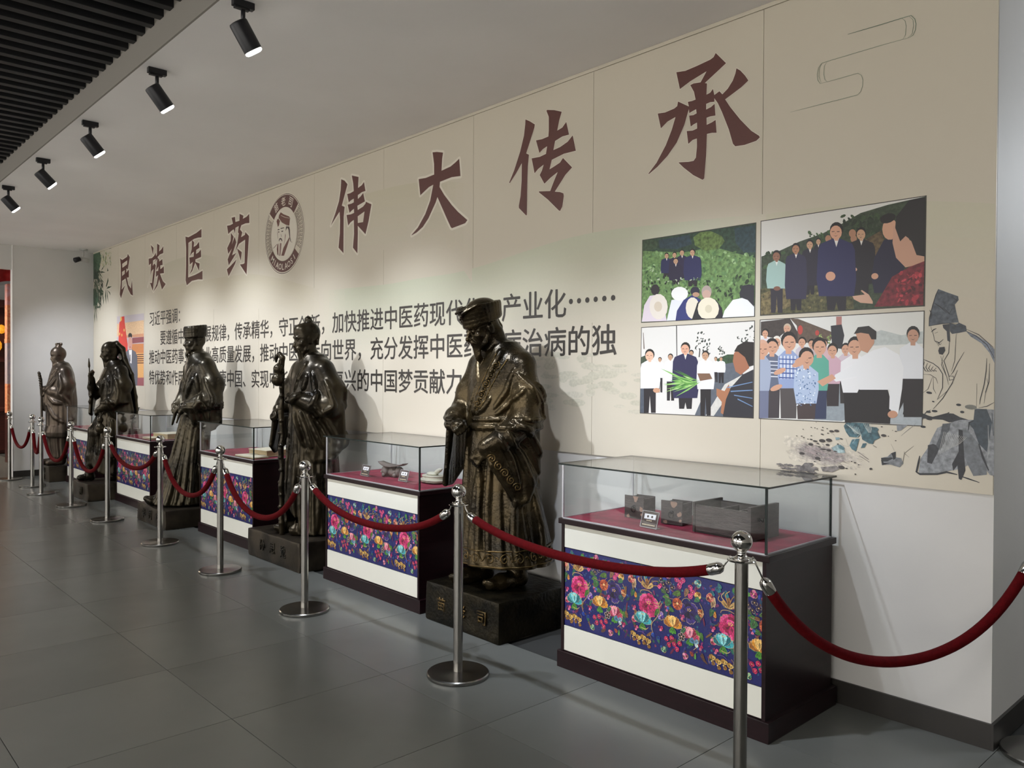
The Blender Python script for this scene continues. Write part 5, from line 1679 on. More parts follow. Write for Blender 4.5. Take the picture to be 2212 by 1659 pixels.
        for (x, z) in ((.27, .085), (.285, .06), (.30, .095), (.315, .07), (.33, .05), (.345, .08)):
            for q in range(5):
                petal(X + x, z, q * 1.257 + z * 40, .0125, .006, 'a01c48' if q % 2 else 'c83460')
            dot(X + x, z, .0026, 'f0b080')
        for q in range(5):
            petal(X + .355, .115, q * 1.257 + .3, .018, .006, '2c1c20', 'd0c0b0')
        dot(X + .355, .115, .004, 'e8b0a0')
        petal(X + .425, .10, 2.5, .03, .014, '4c7c9c'); petal(X + .425, .10, .8, .026, .012, '7ca4b8'); petal(X + .425, .10, -.6, .022, .008, 'c8d8d0')
        petal(X + .20, .075, 2.2, .022, .010, '2c50a8'); petal(X + .215, .07, .6, .022, .009, '1c3c90'); petal(X + .40, .06, -.8, .026, .009, 'a0482c'); leaf(X + .43, .06, -1.6, .03, .006, '5c9c40')
        # gold blossoms at the lower edge
        for (x, z) in ((.075, .050), (.105, .038), (.135, .045), (.165, .035)):
            petal(X + x, z, 1.9, .026, .011, 'b0843c', '5c4420'); petal(X + x, z, 1.0, .024, .009, 'd8b464'); petal(X + x, z, -1.2, .022, .010, '94682c'); dot(X + x - .004, z - .004, .0032, 'f0dc9c')
        curl([(X + .06, .03), (X + .055, .055), (X + .075, .075)], .0026, '9c7c50'); curl([(X + .10, .08), (X + .13, .085), (X + .15, .07)], .0024, '705890'); curl([(X + .17, .08), (X + .185, .065), (X + .175, .05)], .0026, '8c7c60')
        # scatter of small petals keeps the ground busy
        for q in range(150):
            x, z = r.uniform(.04, .485), r.uniform(.04, .395)
            petal(X + x, z, r.uniform(0, 6.28), r.uniform(.009, .0175), r.uniform(.003, .0065), r.choice(['3c2c70', '5c2460', '2c4c74', '7c3450', '38603c', '24508c', '6c4c30', '8c3468', '2c6878']))
    out = []
    ordr = []
    for c, n, p in E:
        if all(x < 0 or x > W_ for x, z in p):
            continue
        q = [(min(max(x, 0), W_), min(max(z, 0), H_)) for x, z in p]
        out.append((c, n, q))
    # fillers drawn late should sit under the flowers: tiny petals first
    base, rest = out[0], out[1:]
    small = [e for e in rest if len(e[2]) == 8 and max(x for x, z in e[2]) - min(x for x, z in e[2]) < .02 and e[1] == 0.55 and e[0] in ('3c2c70', '5c2460', '2c4c74', '7c3450', '38603c', '24508c', '6c4c30', '8c3468', '2c6878')]
    sid = set(map(id, small))
    rest = [e for e in rest if id(e) not in sid]
    return ink_mesh('embroidered_band', [base] + small + rest, 0, parent, M_EMB, 'dark blue band embroidered with bright flowers', step=1.2e-6)

def make_case():
    t = thing('display_case', '', 'display case', (0, 0, 0))
    h = CW / 2
    MB().box(-h - 0.004, h + 0.004, 0.0, CD, 0, 0.088, bev=0.003).build('plinth', M_WOOD, t)
    MB().box(-h + 0.018, h - 0.018, 0.020, CD - 0.01, 0.088, 0.759).build('body', M_WOOD, t)
    MB().box(-0.574, 0.574, 0.012, 0.02, 0.094, 0.224, bev=0.001).build('lower_panel', M_CREAM, t)
    MB().box(-0.574, 0.574, 0.012, 0.02, 0.637, 0.757, bev=0.001).build('upper_panel', M_CREAM, t)
    o = embroidery(t)
    o.location = (-0.5725, 0.0145, 0.228)
    for s in (-1, 1):
        MB().box(s * 0.584 - 0.009, s * 0.584 + 0.009, 0.008, 0.024, 0.088, 0.759).build('frame_post', M_WOOD, t)
    MB().box(-h, h, 0.0, CD - 0.003, 0.759, 0.787, bev=0.003).build('cap_board', M_WOOD, t)
    # velvet lining with folds
    nx, ny = 60, 30
    vs = []
    for j in range(ny + 1):
        for i in range(nx + 1):
            x = -0.585 + 1.17 * i / nx; y = 0.022 + 0.57 * j / ny
            z = 0.7885 + 0.0035 * (1 + mnoise.noise(Vector((x * 5, y * 9, 1)))) * (0.2 if i in (0, nx) or j in (0, ny) else 1)
            vs.append((x, y, z))
    mesh_obj('velvet_lining', vs, [(j * (nx + 1) + i, j * (nx + 1) + i + 1, (j + 1) * (nx + 1) + i + 1, (j + 1) * (nx + 1) + i) for j in range(ny) for i in range(nx)], M_CLOTH, t, True)
    tr = MB()
    gx, gy0, gy1, zt = 0.588, 0.014, CD - 0.02, 1.070
    tr.box(-gx, gx, gy0 - 0.004, gy0 + 0.004, 0.787, 0.793); tr.box(-gx, gx, gy1 - 0.004, gy1 + 0.004, 0.787, 0.793)
    tr.box(-gx - .004, -gx + .004, gy0, gy1, 0.787, 0.793); tr.box(gx - .004, gx + .004, gy0, gy1, 0.787, 0.793)
    tr.build('metal_rim', M_SILV, t)
    for a in ((-gx, gx, gy0, gy0), (-gx, gx, gy1, gy1), (-gx, -gx, gy0, gy1), (gx, gx, gy0, gy1)):
        k = 0.0025
        MB().box(a[0] - (k if a[0] == a[1] else -k), a[1] + (k if a[0] == a[1] else -k), a[2] - (k if a[2] == a[3] else -k), a[3] + (k if a[2] == a[3] else -k), 0.793, zt).build('glass_pane', M_GLASS, t)
    for sx in (-1, 1):
        for yy in (gy0, gy1):
            p = MB().box(sx * gx - 0.0045, sx * gx + 0.0045, yy - 0.0045, yy + 0.0045, 0.79, zt)
            p.build('corner_edge', M_SILV if sx < 0 else M_GEDGE, t)
    MB().box(-h + .0, h + .0, -0.004, CD - 0.008, zt + 0.0005, zt + 0.0075).build('glass_lid', M_GLASS, t)
    ed = MB()
    for a in ((-h, h, -0.0055, -0.004), (-h, h, CD - 0.008, CD - 0.0065)):
        ed.box(a[0], a[1], a[2], a[3], zt, zt + 0.008)
    for s in (-1, 1):
        ed.box(s * h - 0.0008, s * h + 0.0008, -0.004, CD - 0.008, zt, zt + 0.008)
    ed.build('lid_edge', M_GEDGE, t)
    return t
case0 = make_case()
cases = [(-2.325, -0.638), (-4.775, -0.640), (-7.205, -0.636), (-9.775, -0.64), (-11.990, -0.64)]
clab = ['nearest dark wooden display case with glass top, old drawers on red velvet inside', 'display case with two stone and wood relics, between the turbaned statue and the gourd-staff statue',
        'display case holding an open book, between the gourd-staff statue and the capped statue', 'display case with a thick bound book, between the capped statue and the basket-carrying statue',
        'farthest display case, between the basket-carrying statue and the sword-holding statue']
for i, (x, y) in enumerate(cases):
    if i == 0:
        case0.location = (x, y, 0); case0['label'] = clab[0]; case0['group'] = 'display cases between the statues'
    else:
        dup(case0, (x, y, 0), clab[i], 'display cases between the statues')

# ---- contents of the cases
def small_drawer(x, y, rot, label):
    t = thing('herb_drawer', label, 'drawer', (x, y, 0.796), rot, 'small herb drawers in the nearest case')
    w, d, h, k = 0.112, 0.105, 0.118, 0.008
    MB().box(-w / 2 - .004, w / 2 + .004, -d / 2 - k, -d / 2, 0, h, bev=0.0015).build('drawer_front', M_OLDWOOD, t)
    MB().box(-w / 2, -w / 2 + k, -d / 2, d / 2, 0.002, h - .012).build('side_board', M_OLDWOOD, t)
    MB().box(w / 2 - k, w / 2, -d / 2, d / 2, 0.002, h - .012).build('side_board', M_OLDWOOD, t)
    MB().box(-w / 2, w / 2, d / 2 - k, d / 2, 0.002, h - .008).build('back_board', M_OLDWOOD, t)
    MB().box(-w / 2 + k, w / 2 - k, -d / 2, d / 2 - k, 0.002, 0.010).build('bottom_board', M_OLDWOOD, t)
    r = MB()
    r.lathe([(0.001, 0), (0.012, 0), (0.010, 0.004), (0.001, 0.005)], 16, (0, -d / 2 - k, h * .52), axis=(0, -1, 0))
    p = r.build('pull_plate', M_IRON, t, True)
    MB().tube([(0.013 * math.sin(a), -d / 2 - k - .007, h * .42 + .016 * math.cos(a)) for a in (2 * PI * i / 16 for i in range(17))], 0.0024, 6).build('pull_ring', M_IRON, p, True)
    wp = MB()
    for cx, cz, s in ((w * .40, h * .45, .014), (w * .1, h * .93, .02), (-w * .32, h * .08, .012), (w * .44, h * .2, .008)):
        pts = [(cx + s * rnd.uniform(.6, 1.2) * math.cos(a), -d / 2 - k - .0006, max(.002, min(h - .002, cz + s * rnd.uniform(.5, 1.3) * math.sin(a)))) for a in (2 * PI * i / 9 for i in range(9))]
        pts = [(max(-w / 2, min(w / 2, p_[0])), p_[1], p_[2]) for p_ in pts]
        wp.add(pts, [tuple(range(9))])
    wp.build('worn_patch', M_WORN, t)
small_drawer(-2.630, -0.330, 0.06, 'small dark old herb drawer with ring pull, the left one of the two')
small_drawer(-2.400, -0.325, 0.12, 'small dark old herb drawer with worn light patches, the right one of the two')
t = thing('large_drawer', 'long black divided wooden drawer lying on red velvet behind the chrome ball', 'drawer', (-2.06, -0.345, 0.796), -0.04)
w, d, h, k = 0.29, 0.22, 0.140, 0.012
MB().box(-w / 2, w / 2, -d / 2, -d / 2 + k, 0, h * .93).build('long_side', M_OLDWOOD, t)
MB().box(-w / 2, w / 2, d / 2 - k, d / 2, 0, h * .93).build('long_side', M_OLDWOOD, t)
MB().box(-w / 2 - k, -w / 2, -d / 2 - .004, d / 2 + .004, 0, h * 1.02).build('end_board', M_OLDWOOD, t)
MB().box(w / 2, w / 2 + k * 1.4, -d / 2 - .006, d / 2 + .006, 0, h * 1.1).build('drawer_front', M_OLDWOOD, t)
MB().box(-w / 2, w / 2, -d / 2, d / 2, 0.001, 0.009).build('bottom_board', M_OLDWOOD, t)
MB().box(-0.05, -0.04, -d / 2 + k, d / 2 - k, 0.009, h * .85).build('divider', M_OLDWOOD, t)
MB().box(0.05, 0.058, -d / 2 + k, d / 2 - k, 0.009, h * .85).build('divider', M_OLDWOOD, t)
MB().lathe([(0.009, 0), (0.009, .006), (0.005, .008), (.005, .016), (.009, .018), (.009, .024), (.002, .026)], 14, (w / 2 + k * 1.4, -0.05, h * .66), axis=(1, 0, 0)).build('knob', M_IRON, t, True)

M_ACRYL = glass_mat('acrylic')
M_CARD = mat('card_brown', '4c403c', 0.5)
M_WHITE = mat('card_white', 'e6e6ea', 0.5)
M_GOLDT = mat('card_text', 'd8c8a8', 0.5)
def sign(x, y, rot, label, w=0.105, h=0.082):
    t = thing('information_sign', label, 'sign', (x, y, 0.7965), rot, 'small information signs in the cases')
    m = Matrix.Rotation(-0.30, 4, 'X')
    MB().box(-w / 2, w / 2, -0.0015, 0.0015, 0, h, mtx=m).build('acrylic_plate', M_CARD, t)
    MB().box(-w / 2, w / 2, -0.002, 0.03, -0.0005, 0.0015).build('foot', M_ACRYL, t)
    MB().box(-w * .34, w * .34, -0.0022, -0.0016, h * .52, h * .82, mtx=m).build('white_field', M_WHITE, t)
    fr = MB()
    for a in ((-w / 2, w / 2, 0, .002), (-w / 2, w / 2, h - .002, h)):
        fr.box(a[0], a[1], -0.0024, 0.0022, a[2], a[3], mtx=m)
    for s in (-1, 1):
        fr.box(s * (w / 2 - .001) - .001, s * (w / 2 - .001) + .001, -0.0024, 0.0022, 0, h, mtx=m)
    fr.build('clear_edge', M_SILV, t)
    l = MB()
    for k in range(3):
        l.box(-.018 + k * .012, -.010 + k * .012, -0.0024, -0.0016, h * .40, h * .46, mtx=m)
    for k in range(9):
        l.box(-w * .38 + k * w * .085, -w * .38 + k * w * .085 + w * .06, -0.0024, -0.0016, h * .14, h * .20, mtx=m)
    l.build('small_print', M_GOLDT, t)
    l = MB()
    for k in (-1, 1):
        l.lathe([(.0001, 0), (.006, 0), (.006, .0004), (.0001, .0004)], 10, m @ Vector((k * .013, -.0023, h * .67)), axis=m @ Vector((0, -1, 0)))
    l.build('large_print', M_CARD, t)
sign(-2.415, -0.545, -0.05, 'small brown information sign on the velvet before the two small drawers')
sign(-5.035, -0.505, 0.0, 'small brown information sign left of the curved wooden headrest')
sign(-4.60, -0.47, 0.05, 'small brown information sign beside the pale stone dish', w=0.095)

M_RELIC = mat('relic_wood', '6c605a', 0.6, noise=0.25, nscale=18, bump=0.4, bscale=40)
M_STONE = mat('relic_stone', 'b4b0a0', 0.55, noise=0.12, nscale=18, bump=0.15, bscale=60)
t = thing('carved_headrest', 'carved grey-brown wooden headrest with curved top board in the second case', 'relic', (-4.88, -0.36, 0.796), 0.15)
vs, fs = [], []
n = 20
for i in range(n + 1):
    u = -1 + 2 * i / n
    x = 0.13 * u; z = 0.082 + 0.022 * abs(u) ** 2.2
    hw = 0.052 * (1 - 0.45 * abs(u) ** 2); th = 0.012 * (1 - .6 * abs(u))
    vs += [(x, -hw, z), (x, hw, z), (x, hw, z - th), (x, -hw, z - th)]
    if i:
        b = 4 * i
        for q in range(4):
            fs.append((b - 4 + q, b - 4 + (q + 1) % 4, b + (q + 1) % 4, b + q))
fs += [(0, 1, 2, 3), (4 * n + 3, 4 * n + 2, 4 * n + 1, 4 * n)]
mesh_obj('top_board', vs, fs, M_RELIC, t, True)
b = MB()
b.ball((-0.055, -0.01, 0.040), 0.042, 14, (1.0, .95, 1.0)); b.ball((0.015, 0, 0.036), 0.05, 14, (1.1, .85, .78)); b.ball((0.07, 0, 0.038), 0.036, 14, (.8, 1, 1.1))
b.ball((0.055, -0.035, 0.014), 0.016, 10); b.ball((-0.055, -0.042, 0.012), 0.015, 10); b.ball((0.085, 0.03, 0.014), 0.016, 10)
b.build('carved_animal', M_RELIC, t, True)
MB().ball((-0.083, -0.030, 0.032), 0.013, 10, (1, .8, .6)).build('white_tooth', M_STONE, t, True)
t = thing('grinding_dish', 'pale stone oval dish on a stepped foot with a slanting leaf-shaped handle', 'relic', (-4.43, -0.33, 0.796), 0.1)
b = MB()
for z0, z1, rx, ry in ((0, .006, .07, .05), (.006, .012, .105, .072), (.016, .024, .112, .078), (.024, .044, .09, .062), (.044, .05, .094, .066)):
    b.lathe([(rx, z0), (rx * 1.01, (z0 + z1) / 2), (rx, z1)], 28)
    for q in range(len(b.v) - 84, len(b.v)):
        v = b.v[q]; b.v[q] = (v[0], v[1] * ry / rx, v[2])
b.build('oval_dish', M_STONE, t, False)
auto_smooth(t.children[0], 40)
b = MB(); b.ball((-.01, 0, .058), .045, 14, (1.1, .8, .35)); b.build('lid', M_STONE, t, True)
b = MB(); b.tube([(0.0, 0, .05), (.03, 0, .072), (.06, 0, .088), (.085, 0, .098)], [.006, .016, .016, .006], 10); b.build('leaf_handle', M_STONE, t, True)
M_PAPER = mat('paper', 'cfc6b0', 0.7, noise=0.05, nscale=20)
M_PEDGE = mat('page_edge', 'a08c68', 0.7, noise=0.2, nscale=4, stretch=(1, 1, 60))
def book(x, y, z, w, d, h, rot, label, opened=False, group='old books in the cases'):
    t = thing('old_book', label, 'book', (x, y, z), rot, group)
    if opened:
        for s in (-1, 1):
            vs, fs = [], []
            for i in range(13):
                u = i / 12
                xx = s * w / 2 * u; zz = h * (0.55 + .6 * math.sin(u * PI * .9) * (1 - .5 * u))
                vs += [(xx, -d / 2, zz), (xx, d / 2, zz), (xx, d / 2, 0), (xx, -d / 2, 0)]
                if i:
                    b = 4 * i
                    for q in range(4):
                        f = (b - 4 + q, b - 4 + (q + 1) % 4, b + (q + 1) % 4, b + q)
                        fs.append(f if s > 0 else tuple(reversed(f)))
            fs.append((48, 49, 50, 51))
            mesh_obj('page_block', vs, fs, M_PAPER, t, True)
        MB().box(-w / 2 - .006, w / 2 + .006, -d / 2 - .006, d / 2 + .006, -.0015, .0015).build('cover', M_PEDGE, t)
    else:
        MB().box(-w / 2, w / 2, -d / 2, d / 2, 0.004, h - .004).build('page_block', M_PEDGE, t)
        MB().box(-w / 2 - .004, w / 2 + .004, -d / 2 - .004, d / 2 + .004, 0, .004).build('cover', M_PAPER, t)
        MB().box(-w / 2 - .004, w / 2 + .004, -d / 2 - .004, d / 2 + .004, h - .004, h).build('cover', M_PAPER, t)
book(-6.92, -0.30, 0.797, 0.30, 0.30, 0.055, 0.1, 'thick brown-edged old book lying at the back of the third case')
book(-6.86, -0.53, 0.798, 0.36, 0.14, 0.018, 0.02, 'open white book lying along the front glass of the third case', True)
book(-9.45, -0.28, 0.797, 0.32, 0.32, 0.06, 0.15, 'thick pale bound book in the fourth case')
book(-9.44, -0.52, 0.797, 0.28, 0.12, 0.02, 0.0, 'thin pale book in front of the thick one in the fourth case')
book(-11.75, -0.30, 0.797, 0.30, 0.25, 0.05, 0.0, 'pale book lying in the farthest case')

# ------------------------------------------------------------------ barrier posts and ropes
def make_post():
    t = thing('barrier_post', '', 'barrier post', (0, 0, 0))
    o = MB().lathe([(0.02, 0), (0.158, 0), (0.160, 0.004), (0.160, 0.016), (0.155, 0.021), (0.03, 0.023), (0.0245, 0.024)], 48).build('base', M_STEEL, t)
    auto_smooth(o, 30)
    o = MB().lathe([(0.0240, 0.022), (0.0240, 0.872)], 32).build('pole', M_STEEL, t)
    auto_smooth(o, 40)
    o = MB().lathe([(0.0255, 0.868), (0.027, 0.872), (0.050, 0.873), (0.052, 0.876), (0.050, 0.879), (0.026, 0.880)], 32).build('collar', M_CHROME, t)
    auto_smooth(o, 40)
    o = MB()
    o.lathe([(0.033, 0.880), (0.030, 0.884), (0.022, 0.889), (0.016, 0.897), (0.0155, 0.904), (0.018, 0.909)], 24)
    o.ball((0, 0, 0.944), 0.0385, 28)
    o.build('ball_finial', M_CHROME, t, True)
    return t
posts = [(-0.90, 0.10), (-1.553, -1.12), (-3.185, -1.112), (-4.725, -1.150), (-6.109, -1.130), (-7.466, -1.115), (-9.009, -1.118), (-10.26, -1.150), (-11.53, -1.18), (-12.354, -1.107), (-13.367, -1.183)]
pl = ['chrome barrier post at the bottom right corner, only its base edge in view', 'nearest chrome barrier post, in front of the nearest display case', 'chrome barrier post in front of the turbaned statue', 'chrome barrier post in front of the gap left of the second case',
      'chrome barrier post before the open-book case', 'chrome barrier post in front of the plinth of the capped statue', 'chrome barrier post between the fourth case and the basket statue', 'chrome barrier post in front of the farthest case',
      'chrome barrier post in front of the sword statue, beside its plinth', 'chrome barrier post against the white cross wall, second from the far end', 'farthest chrome barrier post, at the edge of the opening']
post0 = make_post()
for i, (x, y) in enumerate(posts):
    if i == 0:
        post0.location = (x, y, 0); post0['label'] = pl[0]; post0['group'] = 'chrome barrier posts'
    else:
        dup(post0, (x, y, 0), pl[i], 'chrome barrier posts')
sag = [0.43, 0.715, 0.645, 0.50, 0.50, 0.60, 0.44, 0.455, 0.47, 0.48]
rl = ['red velvet rope sagging low at the right edge of the picture', 'red velvet rope across the front of the nearest case', 'red velvet rope across the second case', 'red velvet rope in front of the gourd-staff statue', 'red velvet rope before the open-book case and the capped statue\'s hem',
      'red velvet rope across the fourth case', 'red velvet rope in front of the basket statue', 'red velvet rope before the farthest case and the sword statue', 'short narrow red velvet rope hanging in a steep V', 'farthest red velvet rope, in front of the white cross wall']
for i in range(10):
    a = Vector((*posts[i], 0.872)); b = Vector((*posts[i + 1], 0.872))
    d = (b - a); L = d.length; dn = d / L
    t = thing('barrier_rope', rl[i], 'rope', (a + b) / 2 - Vector((0, 0, 0.872 - sag[i])), 0, 'red barrier ropes')
    org = (a + b) / 2 - Vector((0, 0, 0.872 - sag[i]))
    A = a + dn * 0.062; B = b - dn * 0.062
    low = sag[i] + 0.02
    def rp(u):
        p = A.lerp(B, u)
        k = (math.cosh(2.2 * (2 * u - 1)) - 1) / (math.cosh(2.2) - 1)
        p.z = low + (A.z - 0.03 - low) * k
        return p - org
    u0 = 0.07 / (L + 0.8 * (0.87 - low))
    pts = [rp(u0 + (1 - 2 * u0) * q / 40) for q in range(41)]
    MB().tube(pts, 0.0205, 12).build('rope', M_ROPE, t, True)
    for e, (P0, P1) in enumerate(((pts[0], rp(0)), (pts[-1], rp(1)))):
        dd = (P1 - P0).normalized()
        o = MB().lathe([(0.0215, -0.012), (0.0225, -0.008), (0.0225, 0.028), (0.018, 0.040), (0.009, 0.048), (0.005, 0.052)], 18, P0, axis=dd).build('end_cap', M_CHROME, t)
        auto_smooth(o, 40)
        tip = P0 + dd * 0.052
        ringp = (a + dn * 0.047 if e == 0 else b - dn * 0.047) - org
        MB().tube([tip - dd * .004, tip.lerp(ringp, .5) + Vector((0, 0, .004)), ringp + Vector((0, 0, .008)), ringp + (dn if e else -dn) * -0.0 + Vector((0, 0, .012)), ringp - (dn if e == 0 else -dn) * .008 + Vector((0, 0, .004))], 0.0032, 8).build('hook', M_CHROME, t, True)

# ------------------------------------------------------------------ ceiling spotlights
def spotlight(x, tilt, label, yaw=0.0):
    t = thing('spotlight', label, 'spotlight', (x, -1.94, ZC), 0, 'black ceiling spotlights')
    MB().box(-0.017, 0.017, -0.055, 0.055, -0.035, -0.0, bev=0.004).build('adapter', M_LAMP, t)
    MB().box(-0.012, 0.012, -0.045, 0.03, -0.045, -0.035).build('adapter_latch', M_LAMP, t)
    MB().tube([(0, 0.0, -0.035), (0, 0.0, -0.105)], 0.011, 12).build('stem', M_LAMP, t, True)
    d = Vector((math.sin(yaw) * math.cos(tilt), math.cos(yaw) * math.cos(tilt), -math.sin(tilt)))
    p0 = Vector((0, 0.0, -0.155)) - d * 0.055
    o = MB().lathe([(0.030, 0.0), (0.044, 0.004), (0.047, 0.012), (0.047, 0.150), (0.043, 0.152), (0.040, 0.140), (0.02, 0.136)], 32, p0, axis=d).build('housing', M_LAMP, t)
    auto_smooth(o, 35)
    MB().lathe([(0.001, 0.146), (0.0435, 0.1465), (0.0440, 0.160), (0.036, 0.166), (0.001, 0.167)], 28, p0, axis=d).build('lens', M_LENS, t, True)
    ld = bpy.data.lights.new('spot_bulb', 'SPOT')
    ld.energy = SPOT_POWER
    ld.color = SPOT_COLOR
    ld.spot_size = math.radians(70)
    ld.spot_blend = 1.0
    ld.shadow_soft_size = 0.035
    lo = bpy.data.objects.new('bulb', ld)
    lo.location = p0 + d * 0.176
    lo.rotation_euler = Vector((0, 0, -1)).rotation_difference(d).to_euler()
    link(lo, t)
    return t
R_ = math.radians
for x, tl, lab in ((-2.47, 54, 'black spotlight on the white ceiling just out of view above the nearest case'), (-3.905, 56, 'nearest visible black spotlight, at the top edge of the picture'), (-5.135, 51, 'second nearest black ceiling spotlight in the row'),
                   (-6.55, 50, 'middle one of the five visible black ceiling spotlights'), (-7.965, 45, 'second farthest visible black ceiling spotlight'), (-9.372, 48, 'farthest visible black ceiling spotlight, at the left edge'),
                   (-10.80, 48, 'black ceiling spotlight beyond the left edge of the picture'), (-12.2, 42, 'last black ceiling spotlight before the far wall')):
    spotlight(x, R_(tl), lab, -0.42 if x < -12 else (-0.3 if x < -10 else 0.0))

# surveillance camera in the far corner
M_CAMW = mat('camera_grey', 'b8b8b4', 0.4)
t = thing('security_camera', 'small white dome-end security camera hanging in the far ceiling corner', 'camera', (-13.35, -0.22, ZC))
MB().lathe([(.06, -.012), (.062, 0)], 20).build('mount_plate', M_CAMW, t, True)
MB().tube([(0, 0, -.01), (0, 0, -.10), (0, -.03, -.14)], .013, 10).build('arm', M_CAMW, t, True)
MB().tube([(.0, .08, -.165), (.0, -.05, -.15)], .034, 16).build('camera_body', M_CAMW, t, True)
MB().tube([(.03, -.06, -.155), (.05, -.13, -.185)], [.036, .038], 16).build('lens_hood', M_LAMP, t, True)

# next room, seen through the opening at the left edge
M_RED = mat('red_cloth', 'b01818', 0.6, noise=0.2, nscale=6)
M_PATT = mat('patterned_cloth', 'c87868', 0.7, col2='c8a0a8', nscale=14)
M_PATT2 = mat('orange_pattern', 'c86040', 0.7, col2='e0a878', nscale=22)
M_PATT3 = mat('grey_pattern', '9c90a0', 0.7, col2='b8a49c', nscale=22)
M_CAB = mat('cabinet_red_wood', '3a1712', 0.35, noise=0.3, nscale=6, stretch=(1, 1, 8))
M_GLOWF = mat('gilded_relief', 'b87820', 0.35, metal=0.6, col2='f0c050', nscale=30, emit='d08820', estr=0.8)  # emission stands in for the warm lighting on the display
vs, fs = [], []
for i in range(41):
    y = -0.70 - 1.6 * i / 40
    xx = -15.0 + 0.03 * math.sin(i * 0.9)
    vs += [(xx, y, 3.20), (xx, y, 2.97 + 0.05 * abs(math.sin(i * 0.35)))]
    if i:
        fs.append((2 * i - 2, 2 * i - 1, 2 * i + 1, 2 * i))
o = mesh_obj('red_valance', vs, fs, M_RED, None, True)
tag(o, 'red festive cloth valance hung across the top of the far opening', 'valance')
m_ = o.modifiers.new('thick', 'SOLIDIFY'); m_.thickness = 0.006
t = thing('patterned_column', 'column covered in pink and orange patterned cloth inside the far opening', 'column', (-16.0, -0.55, 0))
MB().box(-.1, .1, -.19, .19, 0.0, .85).build('wooden_foot', M_CAB, t)
MB().box(-.1, .1, -.19, .19, .85, 1.35).build('rust_band', M_PATT2, t)
MB().box(-.1, .1, -.19, .19, 1.35, 2.05).build('grey_band', M_PATT3, t)
MB().box(-.105, .105, -.195, .195, 2.05, 2.12).build('orange_strip', M_PATT2, t)
MB().box(-.1, .1, -.19, .19, 2.12, 2.70).build('flowered_band', M_PATT2, t)
MB().box(-.1, .1, -.19, .19, 2.70, 3.06).build('white_script_band', M_PATT, t)
t = thing('shrine_cabinet', 'dark red wooden cabinet with glowing gilded relief beyond the far opening', 'cabinet', (-18.2, -0.9, 0))
MB().box(-.35, .35, -1.1, 1.1, 0, .80, bev=.01).build('base_cabinet', M_CAB, t)
for k in range(4):
    MB().box(.35, .37, -1.05 + k * .53, -.57 + k * .53, .06, .72, bev=.004).build('door', M_CAB, t)
MB().box(-.40, .40, -1.15, 1.15, .80, .86, bev=.01).build('top_board', M_CAB, t)
MB().box(-.35, -.25, -1.1, 1.1, .86, 2.9).build('back_panel', M_CAB, t)
for k in (-1, 1):
    MB().box(-.25, .1, k * 1.05 - .05, k * 1.05 + .05, .86, 2.9).build('upright', M_CAB, t)
MB().box(-.25, .15, -1.1, 1.1, 2.8, 2.95).build('cornice', M_CAB, t)
MB().box(-.25, .1, -1.0, 1.0, 1.75, 1.80).build('shelf', M_CAB, t)
b = MB()
for k in range(26):
    b.ball((-.15, rnd.uniform(-.95, .95), rnd.uniform(1.3, 2.4)), rnd.uniform(.06, .13), 10, (.5, 1, 1.2))
b.build('gilded_relief', M_GLOWF, t, True)

